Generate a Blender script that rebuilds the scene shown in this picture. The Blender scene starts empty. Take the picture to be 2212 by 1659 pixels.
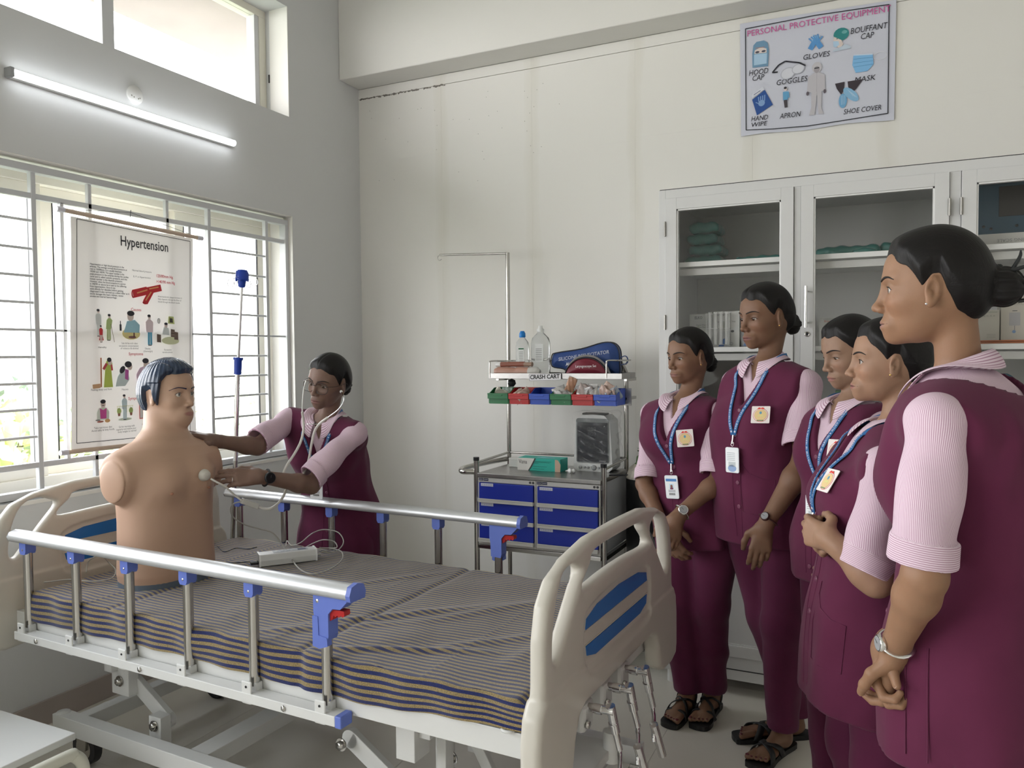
import bpy, bmesh, math, random
import numpy as np
from mathutils import Vector, Matrix
random.seed(7); np.random.seed(7)
D=bpy.data; SC=bpy.context.scene; COL=SC.collection
# ---------- camera ----------
cam_d=D.cameras.new('camera'); cam_d.sensor_width=36; cam_d.sensor_fit='HORIZONTAL'; cam_d.lens=27.604
cam_d.clip_start=.05; cam_d.clip_end=300
cam=D.objects.new('camera',cam_d); COL.objects.link(cam)
_y,_p,_r=-0.44728923,-0.03640771,-0.00854768
_f=Vector((math.sin(_y)*math.cos(_p),math.cos(_y)*math.cos(_p),math.sin(_p)))
_rt=Vector((math.cos(_y),-math.sin(_y),0)); _up=_rt.cross(_f)
_r2=_rt*math.cos(_r)+_up*math.sin(_r); _u2=-_rt*math.sin(_r)+_up*math.cos(_r)
_m=Matrix((_r2,_u2,-_f)).transposed().to_4x4(); _m.translation=Vector((0,0,1.45))
cam.matrix_world=_m
SC.camera=cam
CAMP=np.array([0,0,1.45])
# ---------- sky ----------
wd=D.worlds.new('sky'); SC.world=wd; wd.use_nodes=True
nt=wd.node_tree; nt.nodes.clear()
wo=nt.nodes.new('ShaderNodeOutputWorld'); bg=nt.nodes.new('ShaderNodeBackground')
tc=nt.nodes.new('ShaderNodeTexCoord'); sx=nt.nodes.new('ShaderNodeSeparateXYZ'); cr=nt.nodes.new('ShaderNodeValToRGB')
nt.links.new(tc.outputs['Generated'],sx.inputs[0]); nt.links.new(sx.outputs['Z'],cr.inputs[0])
cr.color_ramp.elements[0].position=0.0; cr.color_ramp.elements[0].color=(.96,.955,.95,1)
cr.color_ramp.elements[1].position=.8; cr.color_ramp.elements[1].color=(.86,.92,1,1)
nt.links.new(cr.outputs[0],bg.inputs[0]); bg.inputs[1].default_value=3.6
nt.links.new(bg.outputs[0],wo.inputs[0])
# ---------- large lights: daylight portals in the openings ----------
def portal(name,loc,rot,sx_,sy_):
    l=D.lights.new(name,'AREA'); l.shape='RECTANGLE'; l.size=sx_; l.size_y=sy_; l.energy=1
    l.cycles.is_portal=True
    o=D.objects.new(name,l); COL.objects.link(o); o.location=loc; o.rotation_euler=rot
    return o
portal('daylight_portal',(-3.30,1.70,1.57),(0,-math.pi/2,0),1.36,3.6)
portal('daylight_portal',(-3.30,1.70,3.08),(0,-math.pi/2,0),.62,3.6)
portal('daylight_portal',(-3.30,-1.975,2.14),(0,-math.pi/2,0),2.48,3.15)
# ---------- exposure ----------
SC.view_settings.view_transform='Standard'; SC.view_settings.look='None'
SC.view_settings.gamma=1; SC.view_settings.use_curve_mapping=False
SC.view_settings.exposure=1.5
SC.cycles.use_denoising=True
SC.cycles.max_bounces=8; SC.cycles.diffuse_bounces=5; SC.cycles.glossy_bounces=3; SC.cycles.transmission_bounces=6
SC.cycles.transparent_max_bounces=12; SC.cycles.caustics_reflective=False; SC.cycles.caustics_refractive=False
SC.cycles.sample_clamp_indirect=6
# ---------- materials ----------
def s2l(c):
    return tuple(((x/255)/12.92 if x/255<=.04045 else ((x/255+.055)/1.055)**2.4) for x in c)
def mat(name,col,rough=.5,metal=0,noise=0,nscale=20,bump=0,bscale=60,trans=0,alpha=1,spec=.5,vcol=False,coat=0,sss=0,ior=1.45,sheen=0):
    m=D.materials.new(name); m.use_nodes=True; n=m.node_tree.nodes; L=m.node_tree.links
    b=n['Principled BSDF']; c=tuple(col)+(1,)
    b.inputs['Base Color'].default_value=c; b.inputs['Roughness'].default_value=rough; b.inputs['Metallic'].default_value=metal
    b.inputs['Transmission Weight'].default_value=trans; b.inputs['Alpha'].default_value=alpha; b.inputs['IOR'].default_value=ior
    b.inputs['Specular IOR Level'].default_value=spec; b.inputs['Coat Weight'].default_value=coat
    if sheen: b.inputs['Sheen Weight'].default_value=sheen
    if sss:
        b.inputs['Subsurface Weight'].default_value=sss; b.inputs['Subsurface Scale'].default_value=.01
    src=None
    if vcol:
        a=n.new('ShaderNodeVertexColor'); a.layer_name='Col'; src=a.outputs[0]
    if noise:
        t=n.new('ShaderNodeTexCoord'); z=n.new('ShaderNodeTexNoise'); z.inputs['Scale'].default_value=nscale; z.inputs['Detail'].default_value=4
        L.new(t.outputs['Object'],z.inputs['Vector'])
        mr=n.new('ShaderNodeMapRange'); mr.inputs[1].default_value=.25; mr.inputs[2].default_value=.75; mr.inputs[3].default_value=1-noise; mr.inputs[4].default_value=1+noise
        L.new(z.outputs['Fac'],mr.inputs[0])
        mx=n.new('ShaderNodeMix'); mx.data_type='RGBA'; mx.blend_type='MULTIPLY'; mx.inputs[0].default_value=1
        if src: L.new(src,mx.inputs[6])
        else: mx.inputs[6].default_value=c
        L.new(mr.outputs[0],mx.inputs[7]); src=mx.outputs[2]
    if src: L.new(src,b.inputs['Base Color'])
    if bump:
        t=n.new('ShaderNodeTexCoord'); z=n.new('ShaderNodeTexNoise'); z.inputs['Scale'].default_value=bscale; z.inputs['Detail'].default_value=3
        L.new(t.outputs['Object'],z.inputs['Vector'])
        bp=n.new('ShaderNodeBump'); bp.inputs['Strength'].default_value=bump; bp.inputs['Distance'].default_value=.002
        L.new(z.outputs['Fac'],bp.inputs['Height']); L.new(bp.outputs[0],b.inputs['Normal'])
    return m
M={}
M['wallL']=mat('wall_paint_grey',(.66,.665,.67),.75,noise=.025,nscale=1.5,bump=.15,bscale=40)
M['wallB']=mat('wall_board_white',(.80,.785,.75),.7,bump=.12,bscale=30)
M['ceil']=mat('ceiling_paint',(.78,.77,.75),.8)
M['beam']=mat('beam_paint',(.76,.745,.71),.75,noise=.02,nscale=2,bump=.3,bscale=18)
M['tile']=mat('floor_tile_beige',(.70,.665,.60),.28,noise=.03,nscale=2.5)
M['grout']=mat('floor_grout',(.38,.36,.33),.8)
M['base']=mat('baseboard_brown',(.42,.365,.335),.4,noise=.05,nscale=6)
M['white']=mat('white_paint',(.78,.78,.77),.35)
M['whitegloss']=mat('white_powder_coat',(.64,.64,.625),.30,noise=.02,nscale=4)
M['grille']=mat('grille_paint',(.62,.63,.65),.45)
M['winframe']=mat('window_frame_cream',(.80,.77,.68),.45)
M['reveal']=mat('window_reveal_plaster',(.82,.80,.76),.7)
M['black']=mat('black_rubber',(.02,.02,.022),.5)
M['blackpl']=mat('black_plastic',(.015,.016,.018),.3)
M['steel']=mat('polished_steel',(.47,.455,.43),.18,metal=1)
M['chrome']=mat('chrome',(.75,.75,.76),.08,metal=1)
M['bsteel']=mat('brushed_steel',(.36,.35,.34),.32,metal=1,noise=.08,nscale=30)
M['alu']=mat('satin_aluminium',(.56,.57,.58),.34,metal=.5,noise=.03,nscale=14)
M['cabinet']=mat('cabinet_aluminium',(.62,.62,.62),.28,noise=.02,nscale=3)
M['cabinetin']=mat('cabinet_board',(.55,.55,.53),.5)
M['glass']=None
def thin_glass(name,f0,rough):
    m=mat(name,(1,1,1),rough); n=m.node_tree.nodes; l=m.node_tree.links
    t=n.new('ShaderNodeBsdfTransparent'); g=n.new('ShaderNodeBsdfGlossy'); g.inputs['Roughness'].default_value=rough
    z=n.new('ShaderNodeFresnel'); z.inputs[0].default_value=f0; x=n.new('ShaderNodeMixShader')
    ge=n.new('ShaderNodeNewGeometry'); k=n.new('ShaderNodeMath'); k.operation='SUBTRACT'; k.inputs[0].default_value=1; l.new(ge.outputs['Backfacing'],k.inputs[1])
    k2=n.new('ShaderNodeMath'); k2.operation='MULTIPLY'; l.new(z.outputs[0],k2.inputs[0]); l.new(k.outputs[0],k2.inputs[1]); z.inputs[0].default_value=f0
    l.new(k2.outputs[0],x.inputs[0]); l.new(t.outputs[0],x.inputs[1]); l.new(g.outputs[0],x.inputs[2]); l.new(x.outputs[0],n['Material Output'].inputs[0]); return m
M['pane']=thin_glass('window_glass',1.35,.0); M['glass']=thin_glass('cupboard_glass',1.5,.02)
M['bedplastic']=mat('cream_moulded_plastic',(.57,.54,.48),.3,noise=.015,nscale=4)
M['blueinlay']=mat('blue_inlay',(.02,.15,.47),.25)
M['bluepl']=mat('blue_plastic',(.115,.17,.52),.45)
M['bluedeep']=mat('deep_blue_plastic',(.01,.05,.40),.35)
M['redpl']=mat('red_plastic',(.42,.015,.015),.35)
M['vcol']=mat('printed_colours',(1,1,1),.55,vcol=True)
M['vcolgloss']=mat('printed_glossy_colours',(1,1,1),.3,vcol=True)
M['emit']=D.materials.new('lit_tube'); M['emit'].use_nodes=True
_b=M['emit'].node_tree.nodes['Principled BSDF']; _b.inputs['Base Color'].default_value=(1,1,1,1)
_b.inputs['Emission Color'].default_value=(.93,.97,1,1); _b.inputs['Emission Strength'].default_value=4.0
# ---------- mesh helpers ----------
def V(*a): return np.array(a[0] if len(a)==1 else a,float)
def nz(v): v=np.asarray(v,float); return v/(np.linalg.norm(v)+1e-12)
def tag(o,label=None,cat=None,group=None,kind=None):
    if label: o['label']=label
    if cat: o['category']=cat
    if group: o['group']=group
    if kind: o['kind']=kind
    return o
def empty(name,loc,rz=0,label=None,cat=None,group=None,kind=None):
    o=D.objects.new(name,None); COL.objects.link(o); o.location=loc; o.rotation_euler=(0,0,rz); o.empty_display_size=.05
    return tag(o,label,cat,group,kind)
def mkmesh(name,v,f,mats,sm=None,mi=None,cols=None,vcols=None,attrs=None):
    me=D.meshes.new(name); v=np.asarray(v,np.float32)
    if isinstance(f,np.ndarray):
        k=f.shape[1]; me.vertices.add(len(v)); me.vertices.foreach_set('co',v.ravel())
        me.loops.add(f.size); me.loops.foreach_set('vertex_index',f.astype(np.int32).ravel())
        me.polygons.add(len(f)); me.polygons.foreach_set('loop_start',np.arange(0,f.size,k,dtype=np.int32)); 
        me.polygons.foreach_set('loop_total',np.full(len(f),k,np.int32))
        me.update(calc_edges=True)
    else: me.from_pydata([tuple(x) for x in v],[],[tuple(int(i) for i in q) for q in f])
    for m in (mats if isinstance(mats,(list,tuple)) else [mats]): me.materials.append(m)
    n=len(me.polygons)
    if sm is not None: me.polygons.foreach_set('use_smooth',np.full(n,bool(sm)) if np.isscalar(sm) else np.array(sm,bool))
    if mi is not None: me.polygons.foreach_set('material_index',np.array(mi,np.int32))
    if cols is not None:
        a=me.color_attributes.new('Col','FLOAT_COLOR','CORNER')
        lt=np.zeros(n,np.int32); me.polygons.foreach_get('loop_total',lt)
        c=np.ones((n,4),np.float32); c[:,:3]=np.array([(1,1,1) if x is None else x[:3] for x in cols],np.float32)
        a.data.foreach_set('color',np.repeat(c,lt,axis=0).ravel())
    if vcols is not None:
        a=me.color_attributes.new('Col','FLOAT_COLOR','POINT'); c=np.ones((len(v),4),np.float32); c[:,:3]=vcols
        a.data.foreach_set('color',c.ravel())
    for k,w_ in (attrs or {}).items():
        w_=np.asarray(w_,np.float32)
        if w_.ndim==1: a=me.attributes.new(k,'FLOAT','POINT'); a.data.foreach_set('value',w_)
        else: a=me.attributes.new(k,'FLOAT_VECTOR','POINT'); a.data.foreach_set('vector',w_.ravel())
    me.update()
    return me
def obj(name,me,parent=None,loc=None):
    o=D.objects.new(name,me); COL.objects.link(o)
    if parent: o.parent=parent
    if loc is not None: o.location=loc
    return o
class MB:
    def __init__(s,T=None): s.v=[];s.f=[];s.s=[];s.c=[];s.m=[];s.T=T;s.col=None;s.mi=0
    def add(s,vs,fs,sm=0,c=None,mi=None):
        b=len(s.v); vs=[np.asarray(x,float) for x in vs]
        if s.T is not None: vs=[np.array(s.T@Vector(x)) for x in vs]
        s.v+=vs
        for q in fs: s.f.append([b+i for i in q]); s.s.append(sm); s.c.append(c if c is not None else s.col); s.m.append(s.mi if mi is None else mi)
        return s
    def box(s,x0,x1,y0,y1,z0,z1,c=None):
        vs=[(x,y,z) for x in(x0,x1) for y in(y0,y1) for z in(z0,z1)]
        return s.add(vs,[(0,1,3,2),(4,6,7,5),(0,4,5,1),(2,3,7,6),(0,2,6,4),(1,5,7,3)],0,c)
    def obox(s,o,ex,ey,ez,a,b,d,c=None):  # oriented box centred at o with half sizes a,b,d
        o,ex,ey,ez=map(V,(o,ex,ey,ez))
        vs=[o+ex*a*i+ey*b*j+ez*d*k for i in(-1,1) for j in(-1,1) for k in(-1,1)]
        return s.add(vs,[(0,1,3,2),(4,6,7,5),(0,4,5,1),(2,3,7,6),(0,2,6,4),(1,5,7,3)],0,c)
    def bar(s,a,b,w_,h,up=(0,0,1),c=None):
        a,b=V(a),V(b); e=nz(b-a); u=V(up); sd=nz(np.cross(e,u)); u=np.cross(sd,e)
        return s.obox((a+b)/2,e,sd,u,np.linalg.norm(b-a)/2,w_/2,h/2,c)
    def tube(s,path,r,n=10,caps=True,closed=False,flat=None,c=None,sm=1,up=None):
        P=[V(p) for p in path]; m=len(P); R_=r if hasattr(r,'__len__') else [r]*m
        vs=[];prev=None
        for i in range(m):
            if closed: t=nz(P[(i+1)%m]-P[i-1])
            else: t=nz(P[min(i+1,m-1)]-P[max(i-1,0)])
            if up is not None: a=nz(np.cross(t,V(up)))
            elif prev is None:
                a=np.cross(t,(0,0,1)); a=nz(a) if np.linalg.norm(a)>.1 else nz(np.cross(t,(0,1,0)))
            else: a=nz(prev-t*(prev@t))
            prev=a; b=np.cross(t,a); fl=1 if flat is None else flat
            for k in range(n):
                th=2*math.pi*k/n; vs.append(P[i]+a*R_[i]*math.cos(th)+b*R_[i]*fl*math.sin(th))
        fs=[]
        for i in range(m if closed else m-1):
            j=(i+1)%m
            for k in range(n): fs.append((i*n+k,i*n+(k+1)%n,j*n+(k+1)%n,j*n+k))
        s.add(vs,fs,sm,c)
        if caps and not closed:
            s.add(vs[:n],[tuple(range(n))[::-1]],0,c); s.add(vs[-n:],[tuple(range(n))],0,c)
        return s
    def cyl(s,a,b,r,n=16,r2=None,c=None,caps=True): return s.tube([a,b],[r,r if r2 is None else r2],n,caps,c=c)
    def lathe(s,prof,o=(0,0,0),ax=(0,0,1),n=20,c=None,sm=1,sx=1,sy=1,ref=None):
        o,ax=V(o),nz(ax); a=nz(np.cross(ax,(0,1,0) if abs(ax[1])<.9 else (1,0,0))) if ref is None else nz(ref); b=np.cross(ax,a)
        vs=[o+ax*z+a*r*sx*math.cos(2*math.pi*k/n)+b*r*sy*math.sin(2*math.pi*k/n) for r,z in prof for k in range(n)]
        fs=[(i*n+k,i*n+(k+1)%n,(i+1)*n+(k+1)%n,(i+1)*n+k) for i in range(len(prof)-1) for k in range(n)]
        s.add(vs,fs,sm,c); m=len(prof)
        if prof[0][0]>1e-5: s.add(vs[:n],[tuple(range(n))[::-1]],0,c)
        if prof[-1][0]>1e-5: s.add(vs[-n:],[tuple(range(n))],0,c)
        return s
    def sph(s,o,r,n=16,m=10,c=None,ax=(0,0,1)):
        r=r if hasattr(r,'__len__') else (r,r,r); o=V(o)
        vs=[o+V(r[0]*math.sin(math.pi*i/m)*math.cos(2*math.pi*k/n),r[1]*math.sin(math.pi*i/m)*math.sin(2*math.pi*k/n),r[2]*math.cos(math.pi*i/m)) for i in range(m+1) for k in range(n)]
        return s.add(vs,[(i*n+k,(i+1)*n+k,(i+1)*n+(k+1)%n,i*n+(k+1)%n) for i in range(m) for k in range(n)],1,c)
    def prism(s,pts,o,ex,ey,d,c=None,ez=None,sm=0,cap=True,top_only=False):
        o,ex,ey=V(o),V(ex),V(ey); ez=nz(np.cross(ex,ey)) if ez is None else V(ez)
        n=len(pts); lo=[o+ex*p[0]+ey*p[1] for p in pts]; hi=[p+ez*d for p in lo]
        area=sum(pts[i][0]*pts[(i+1)%n][1]-pts[(i+1)%n][0]*pts[i][1] for i in range(n))
        idx=list(range(n)) if area>0 else list(range(n))[::-1]
        s.add(hi,[tuple(idx)],0,c)
        if not top_only:
            s.add(lo,[tuple(idx[::-1])],0,c)
            s.add(lo+hi,[(idx[i],idx[(i+1)%n],n+idx[(i+1)%n],n+idx[i]) for i in range(n)],sm,c)
        return s
    def quadgrid(s,G,sm=1,c=None,flip=False):
        G=np.asarray(G); a,b=G.shape[:2]
        fs=[(i*b+j,i*b+j+1,(i+1)*b+j+1,(i+1)*b+j) for i in range(a-1) for j in range(b-1)]
        if flip: fs=[q[::-1] for q in fs]
        return s.add(list(G.reshape(-1,3)),fs,sm,c)
    def build(s,name,mats,parent=None,bevel=0,seg=2,loc=None,solid=0):
        vc=any(x is not None for x in s.c)
        me=mkmesh(name,s.v,s.f,mats,s.s,s.m,s.c if vc else None)
        o=obj(name,me,parent,loc)
        if solid:
            md=o.modifiers.new('solid','SOLIDIFY'); md.thickness=solid; md.offset=0
        if bevel:
            md=o.modifiers.new('bevel','BEVEL'); md.width=bevel; md.segments=seg; md.limit_method='ANGLE'; md.angle_limit=.7
        return o
def rrect(w_,h,r,n=4,cx=0,cy=0):
    out=[]
    for qx,qy,a0 in ((1,1,0),(-1,1,90),(-1,-1,180),(1,-1,270)):
        for k in range(n+1):
            a=math.radians(a0+90*k/n); out.append((cx+qx*(w_/2-r)+r*math.cos(a),cy+qy*(h/2-r)+r*math.sin(a)))
    return out
def oval(rx,ry,n=20,cx=0,cy=0,rot=0):
    return [(cx+rx*math.cos(t)*math.cos(rot)-ry*math.sin(t)*math.sin(rot),cy+rx*math.cos(t)*math.sin(rot)+ry*math.sin(t)*math.cos(rot)) for t in (2*math.pi*k/n for k in range(n))]
def smooth_path(pts,n=8):
    P=[V(p) for p in pts]; P=[2*P[0]-P[1]]+P+[2*P[-1]-P[-2]]; out=[]
    for i in range(1,len(P)-2):
        for k in range(n):
            t=k/n; a,b,c,d=P[i-1:i+3]
            out.append(.5*((2*b)+(-a+c)*t+(2*a-5*b+4*c-d)*t*t+(-a+3*b-3*c+d)*t**3))
    out.append(P[-2]); return out
def kids(o): return [c for c in D.objects if c.parent==o]
def copy_tree(o,parent=None):
    c=o.copy(); COL.objects.link(c)
    if parent: c.parent=parent
    for ch in list(o.children): copy_tree(ch,c)
    return c
_txt={}
def text_mesh(mb,s,o,ex,ey,size,c=(0,0,0),align='LEFT',bold=0,shear=0,width=None,off=.0004,spacing=1):
    key=(s,align,bold,shear,spacing)
    if key not in _txt:
        cu=D.curves.new('t','FONT'); cu.body=s; cu.size=1; cu.align_x=align; cu.offset=bold; cu.shear=shear; cu.space_character=spacing
        cu.resolution_u=2
        ob=D.objects.new('t',cu); COL.objects.link(ob)
        dg=bpy.context.evaluated_depsgraph_get(); dg.update(); me=ob.evaluated_get(dg).to_mesh()
        _txt[key]=([tuple(v.co) for v in me.vertices],[tuple(p.vertices) for p in me.polygons])
        ob.evaluated_get(dg).to_mesh_clear(); D.objects.remove(ob); D.curves.remove(cu)
    vs,fs=_txt[key]
    if not vs: return
    o,ex,ey=V(o),V(ex),V(ey); ez=nz(np.cross(ex,ey)); k=size
    kx=k
    if width: 
        xs=[v[0] for v in vs]; kx=width/max(1e-6,max(xs)-min(xs))
    mb.add([o+ex*v[0]*kx+ey*v[1]*k+ez*off for v in vs],fs,0,c)
# ---------- signed-distance mesher ----------
def ell(P,c,r,R_=None):
    q=P-V(c)
    if R_ is not None: q=q@np.asarray(R_).T
    r=V(r); k0=np.linalg.norm(q/r,axis=1); k1=np.linalg.norm(q/(r*r),axis=1)+1e-9
    return k0*(k0-1)/k1
def con(P,a,b,ra,rb=None):
    a,b=V(a),V(b); rb=ra if rb is None else rb; d=b-a
    t=np.clip((P-a)@d/(d@d+1e-12),0,1)
    return np.linalg.norm(P-a-t[:,None]*d,axis=1)-(ra+(rb-ra)*t)
def chain(P,pts,rs,k=.01):
    d=con(P,pts[0],pts[1],rs[0],rs[1])
    for i in range(1,len(pts)-1): d=smin(d,con(P,pts[i],pts[i+1],rs[i],rs[i+1]),k)
    return d
def smin(a,b,k):
    h=np.maximum(k-np.abs(a-b),0)/k; return np.minimum(a,b)-h*h*k*.25
def smax(a,b,k): return -smin(-a,-b,k)
def sstep(x): x=np.clip(x,0,1); return x*x*(3-2*x)
def nets(fn,lo,hi,h,band=2.2,coarse=4):
    lo,hi=V(lo),V(hi); N=np.maximum(np.ceil((hi-lo)/(h*coarse)).astype(int),1)
    cs=[lo[i]+h*coarse*(np.arange(N[i])+.5) for i in range(3)]
    Cg=np.stack(np.meshgrid(*cs,indexing='ij'),-1).reshape(-1,3); dc=fn(Cg)
    near=(np.abs(dc)<h*coarse*band).reshape(N); n=N*coarse
    F=np.where(dc.reshape(N)<0,-1.,1.).astype(np.float32)
    F=F.repeat(coarse,0).repeat(coarse,1).repeat(coarse,2)*np.float32(h*9)
    nb=near.repeat(coarse,0).repeat(coarse,1).repeat(coarse,2)
    idx=np.argwhere(nb); P=lo+h*(idx+.5)
    out=np.empty(len(P),np.float32)
    for i in range(0,len(P),200000): out[i:i+200000]=fn(P[i:i+200000])
    F[idx[:,0],idx[:,1],idx[:,2]]=out
    S=F<0
    cnt=np.zeros(tuple(n-1),np.int8)
    for a in(0,1):
        for b in(0,1):
            for c in(0,1): cnt+=S[a:n[0]-1+a,b:n[1]-1+b,c:n[2]-1+c]
    act=np.argwhere((cnt>0)&(cnt<8)); m=len(act)
    ids=np.full(tuple(n-1),-1,np.int32); ids[act[:,0],act[:,1],act[:,2]]=np.arange(m)
    acc=np.zeros((m,3)); num=np.zeros(m)
    for ax in range(3):
        o1,o2=[q for q in range(3) if q!=ax]
        for p in(0,1):
            for q in(0,1):
                A=act.copy(); A[:,o1]+=p; A[:,o2]+=q; B=A.copy(); B[:,ax]+=1
                fa=F[A[:,0],A[:,1],A[:,2]]; fb=F[B[:,0],B[:,1],B[:,2]]; x=(fa<0)!=(fb<0)
                t=np.where(x,fa/(fa-fb+1e-12),0); pt=A.astype(float); pt[:,ax]+=t
                acc[x]+=pt[x]; num[x]+=1
    Vv=lo+h*(acc/num[:,None]+.5)
    fs=[]
    for ax in range(3):
        o1,o2=(ax+1)%3,(ax+2)%3
        sl=[slice(None)]*3; sl[ax]=slice(0,n[ax]-1); a=S[tuple(sl)]; sl[ax]=slice(1,n[ax]); b=S[tuple(sl)]
        E_=np.argwhere(a!=b); E_=E_[(E_[:,o1]>0)&(E_[:,o2]>0)&(E_[:,o1]<n[o1]-1)&(E_[:,o2]<n[o2]-1)]
        flip=a[E_[:,0],E_[:,1],E_[:,2]]
        def g(d1,d2):
            q=E_.copy(); q[:,o1]-=d1; q[:,o2]-=d2; return ids[q[:,0],q[:,1],q[:,2]]
        Q=np.stack([g(1,1),g(0,1),g(0,0),g(1,0)],1)
        Q[~flip]=Q[~flip][:,::-1]; fs.append(Q)
    Fq=np.concatenate(fs); Fq=Fq[(Fq>=0).all(1)]
    return Vv,Fq
def relax(v,f,it=1,k=.5):
    e=np.concatenate([f[:,[0,1]],f[:,[1,2]],f[:,[2,3]],f[:,[3,0]]]); e=np.concatenate([e,e[:,::-1]])
    for _ in range(it):
        s=np.zeros_like(v); n=np.zeros(len(v)); np.add.at(s,e[:,0],v[e[:,1]]); np.add.at(n,e[:,0],1)
        v=v+k*(s/np.maximum(n,1)[:,None]-v)
    return v
def sdf_obj(name,fn,lo,hi,h,m,parent=None,loc=None,colf=None,attrf=None,rl=0,sm=1):
    v,f=nets(fn,lo,hi,h)
    if rl: v=relax(v,f,rl)
    me=mkmesh(name,v,f,m,sm,None,None,colf(v) if colf else None,attrf(v) if attrf else None)
    return obj(name,me,parent,loc)
def seg2(P,poly):  # signed 2-D polygon distance
    p=np.asarray(poly,float); n=len(p); d=np.full(len(P),1e9); ins=np.zeros(len(P),bool)
    for i in range(n):
        a,b=p[i],p[(i+1)%n]; e=b-a; w_=P-a; t=np.clip(w_@e/(e@e),0,1); d=np.minimum(d,((w_-t[:,None]*e)**2).sum(1))
        c=((a[1]>P[:,1])!=(b[1]>P[:,1]))&(P[:,0]<(b[0]-a[0])*(P[:,1]-a[1])/(b[1]-a[1]+1e-12)+a[0]); ins^=c
    d=np.sqrt(d); return np.where(ins,-d,d)
def spl2(pts,n=5):
    P=[V(*p) for p in pts]; m=len(P); out=[]
    for i in range(m):
        a,b,c,d=P[i-1],P[i],P[(i+1)%m],P[(i+2)%m]
        for k in range(n):
            t=k/n; out.append(.5*((2*b)+(-a+c)*t+(2*a-5*b+4*c-d)*t*t+(-a+3*b-3*c+d)*t**3))
    return np.array(out)
def wrk(P,seed,amp,fr=40,ax=None,st=1):
    g=np.random.RandomState(seed); d=np.zeros(len(P)); Q=P
    if ax is not None: ax=nz(ax); Q=P-np.outer(P@ax,ax)*(1-st)
    for i in range(4):
        k=g.normal(size=3); k=k/np.linalg.norm(k)*fr*(.6+.5*i); k2=g.normal(size=3)*fr*.35
        d+=np.sin(Q@k+1.7*np.sin(Q@k2+g.rand()*6)+g.rand()*6)/(1+.6*i)
    return d*amp*.5
# ---------- room shell ----------
def st(o): return tag(o,kind='structure')
XL,YB,XR,YF,ZC=-3.01,4.085,3.0,-3.7,3.9
def wall_x(name,x0,x1,y0,y1,z0,z1,holes,m):
    mb=MB(); ys=sorted({y0,y1}|{h[i] for h in holes for i in(0,1)}); zs=sorted({z0,z1}|{h[i] for h in holes for i in(2,3)})
    for i in range(len(ys)-1):
        for j in range(len(zs)-1):
            a,b,c,d=ys[i],ys[i+1],zs[j],zs[j+1]
            if any(h[0]<=a and b<=h[1] and h[2]<=c and d<=h[3] for h in holes): continue
            mb.box(x0,x1,a,b,c,d)
    return st(mb.build(name,m))
W1=(-.10,3.457,.902,2.236); W2=(-.10,3.447,2.783,3.385); W3=(-3.55,-.4,.9,3.38)
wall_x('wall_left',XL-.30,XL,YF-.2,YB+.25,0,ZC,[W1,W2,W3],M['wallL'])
m=M['wallB']; n=m.node_tree.nodes; L=m.node_tree.links; b=n['Principled BSDF']
# putty joints and stains of the board wall: colour only where the wall itself is stained
tcn=n.new('ShaderNodeTexCoord'); sp=n.new('ShaderNodeSeparateXYZ'); L.new(tcn.outputs['Object'],sp.inputs[0])
nz_=n.new('ShaderNodeTexNoise'); nz_.inputs['Scale'].default_value=2.2; nz_.inputs['Detail'].default_value=8; L.new(tcn.outputs['Object'],nz_.inputs['Vector'])
def math_(op,a,b_=None,v=None):
    x=n.new('ShaderNodeMath'); x.operation=op
    for i,q in enumerate((a,b_)):
        if q is None: continue
        if isinstance(q,(int,float)): x.inputs[i].default_value=q
        else: L.new(q,x.inputs[i])
    return x.outputs[0]
tot=None
wob=math_('MULTIPLY',math_('SUBTRACT',nz_.outputs['Fac'],.5),.10)
for xj,wd in ((-2.411,.05),(-1.822,.05),(-1.222,.045),(-.62,.05),(-.007,.05)):
    d=math_('ABSOLUTE',math_('SUBTRACT',math_('ADD',sp.outputs['X'],wob),xj))
    k=math_('MAXIMUM',math_('SUBTRACT',1,math_('DIVIDE',d,wd)),0)
    tot=k if tot is None else math_('MAXIMUM',tot,k)
n2=n.new('ShaderNodeTexNoise'); n2.inputs['Scale'].default_value=3.0; n2.inputs['Detail'].default_value=6
mp=n.new('ShaderNodeMapping'); mp.inputs['Scale'].default_value=(4,1,.8); L.new(tcn.outputs['Object'],mp.inputs[0]); L.new(mp.outputs[0],n2.inputs['Vector'])
amt=math_('MULTIPLY',math_('POWER',tot,.6),math_('MULTIPLY',n2.outputs['Fac'],.75))
mx=n.new('ShaderNodeMix'); mx.data_type='RGBA'; L.new(amt,mx.inputs[0]); mx.inputs[6].default_value=(.80,.785,.75,1); mx.inputs[7].default_value=(.66,.63,.54,1)
n3=n.new('ShaderNodeTexNoise'); n3.inputs['Scale'].default_value=1.1; n3.inputs['Detail'].default_value=3; L.new(tcn.outputs['Object'],n3.inputs['Vector'])
mx2=n.new('ShaderNodeMix'); mx2.data_type='RGBA'; L.new(math_('MULTIPLY',n3.outputs['Fac'],.35),mx2.inputs[0]); L.new(mx.outputs[2],mx2.inputs[6]); mx2.inputs[7].default_value=(.74,.715,.68,1)
L.new(mx2.outputs[2],b.inputs['Base Color'])
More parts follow.
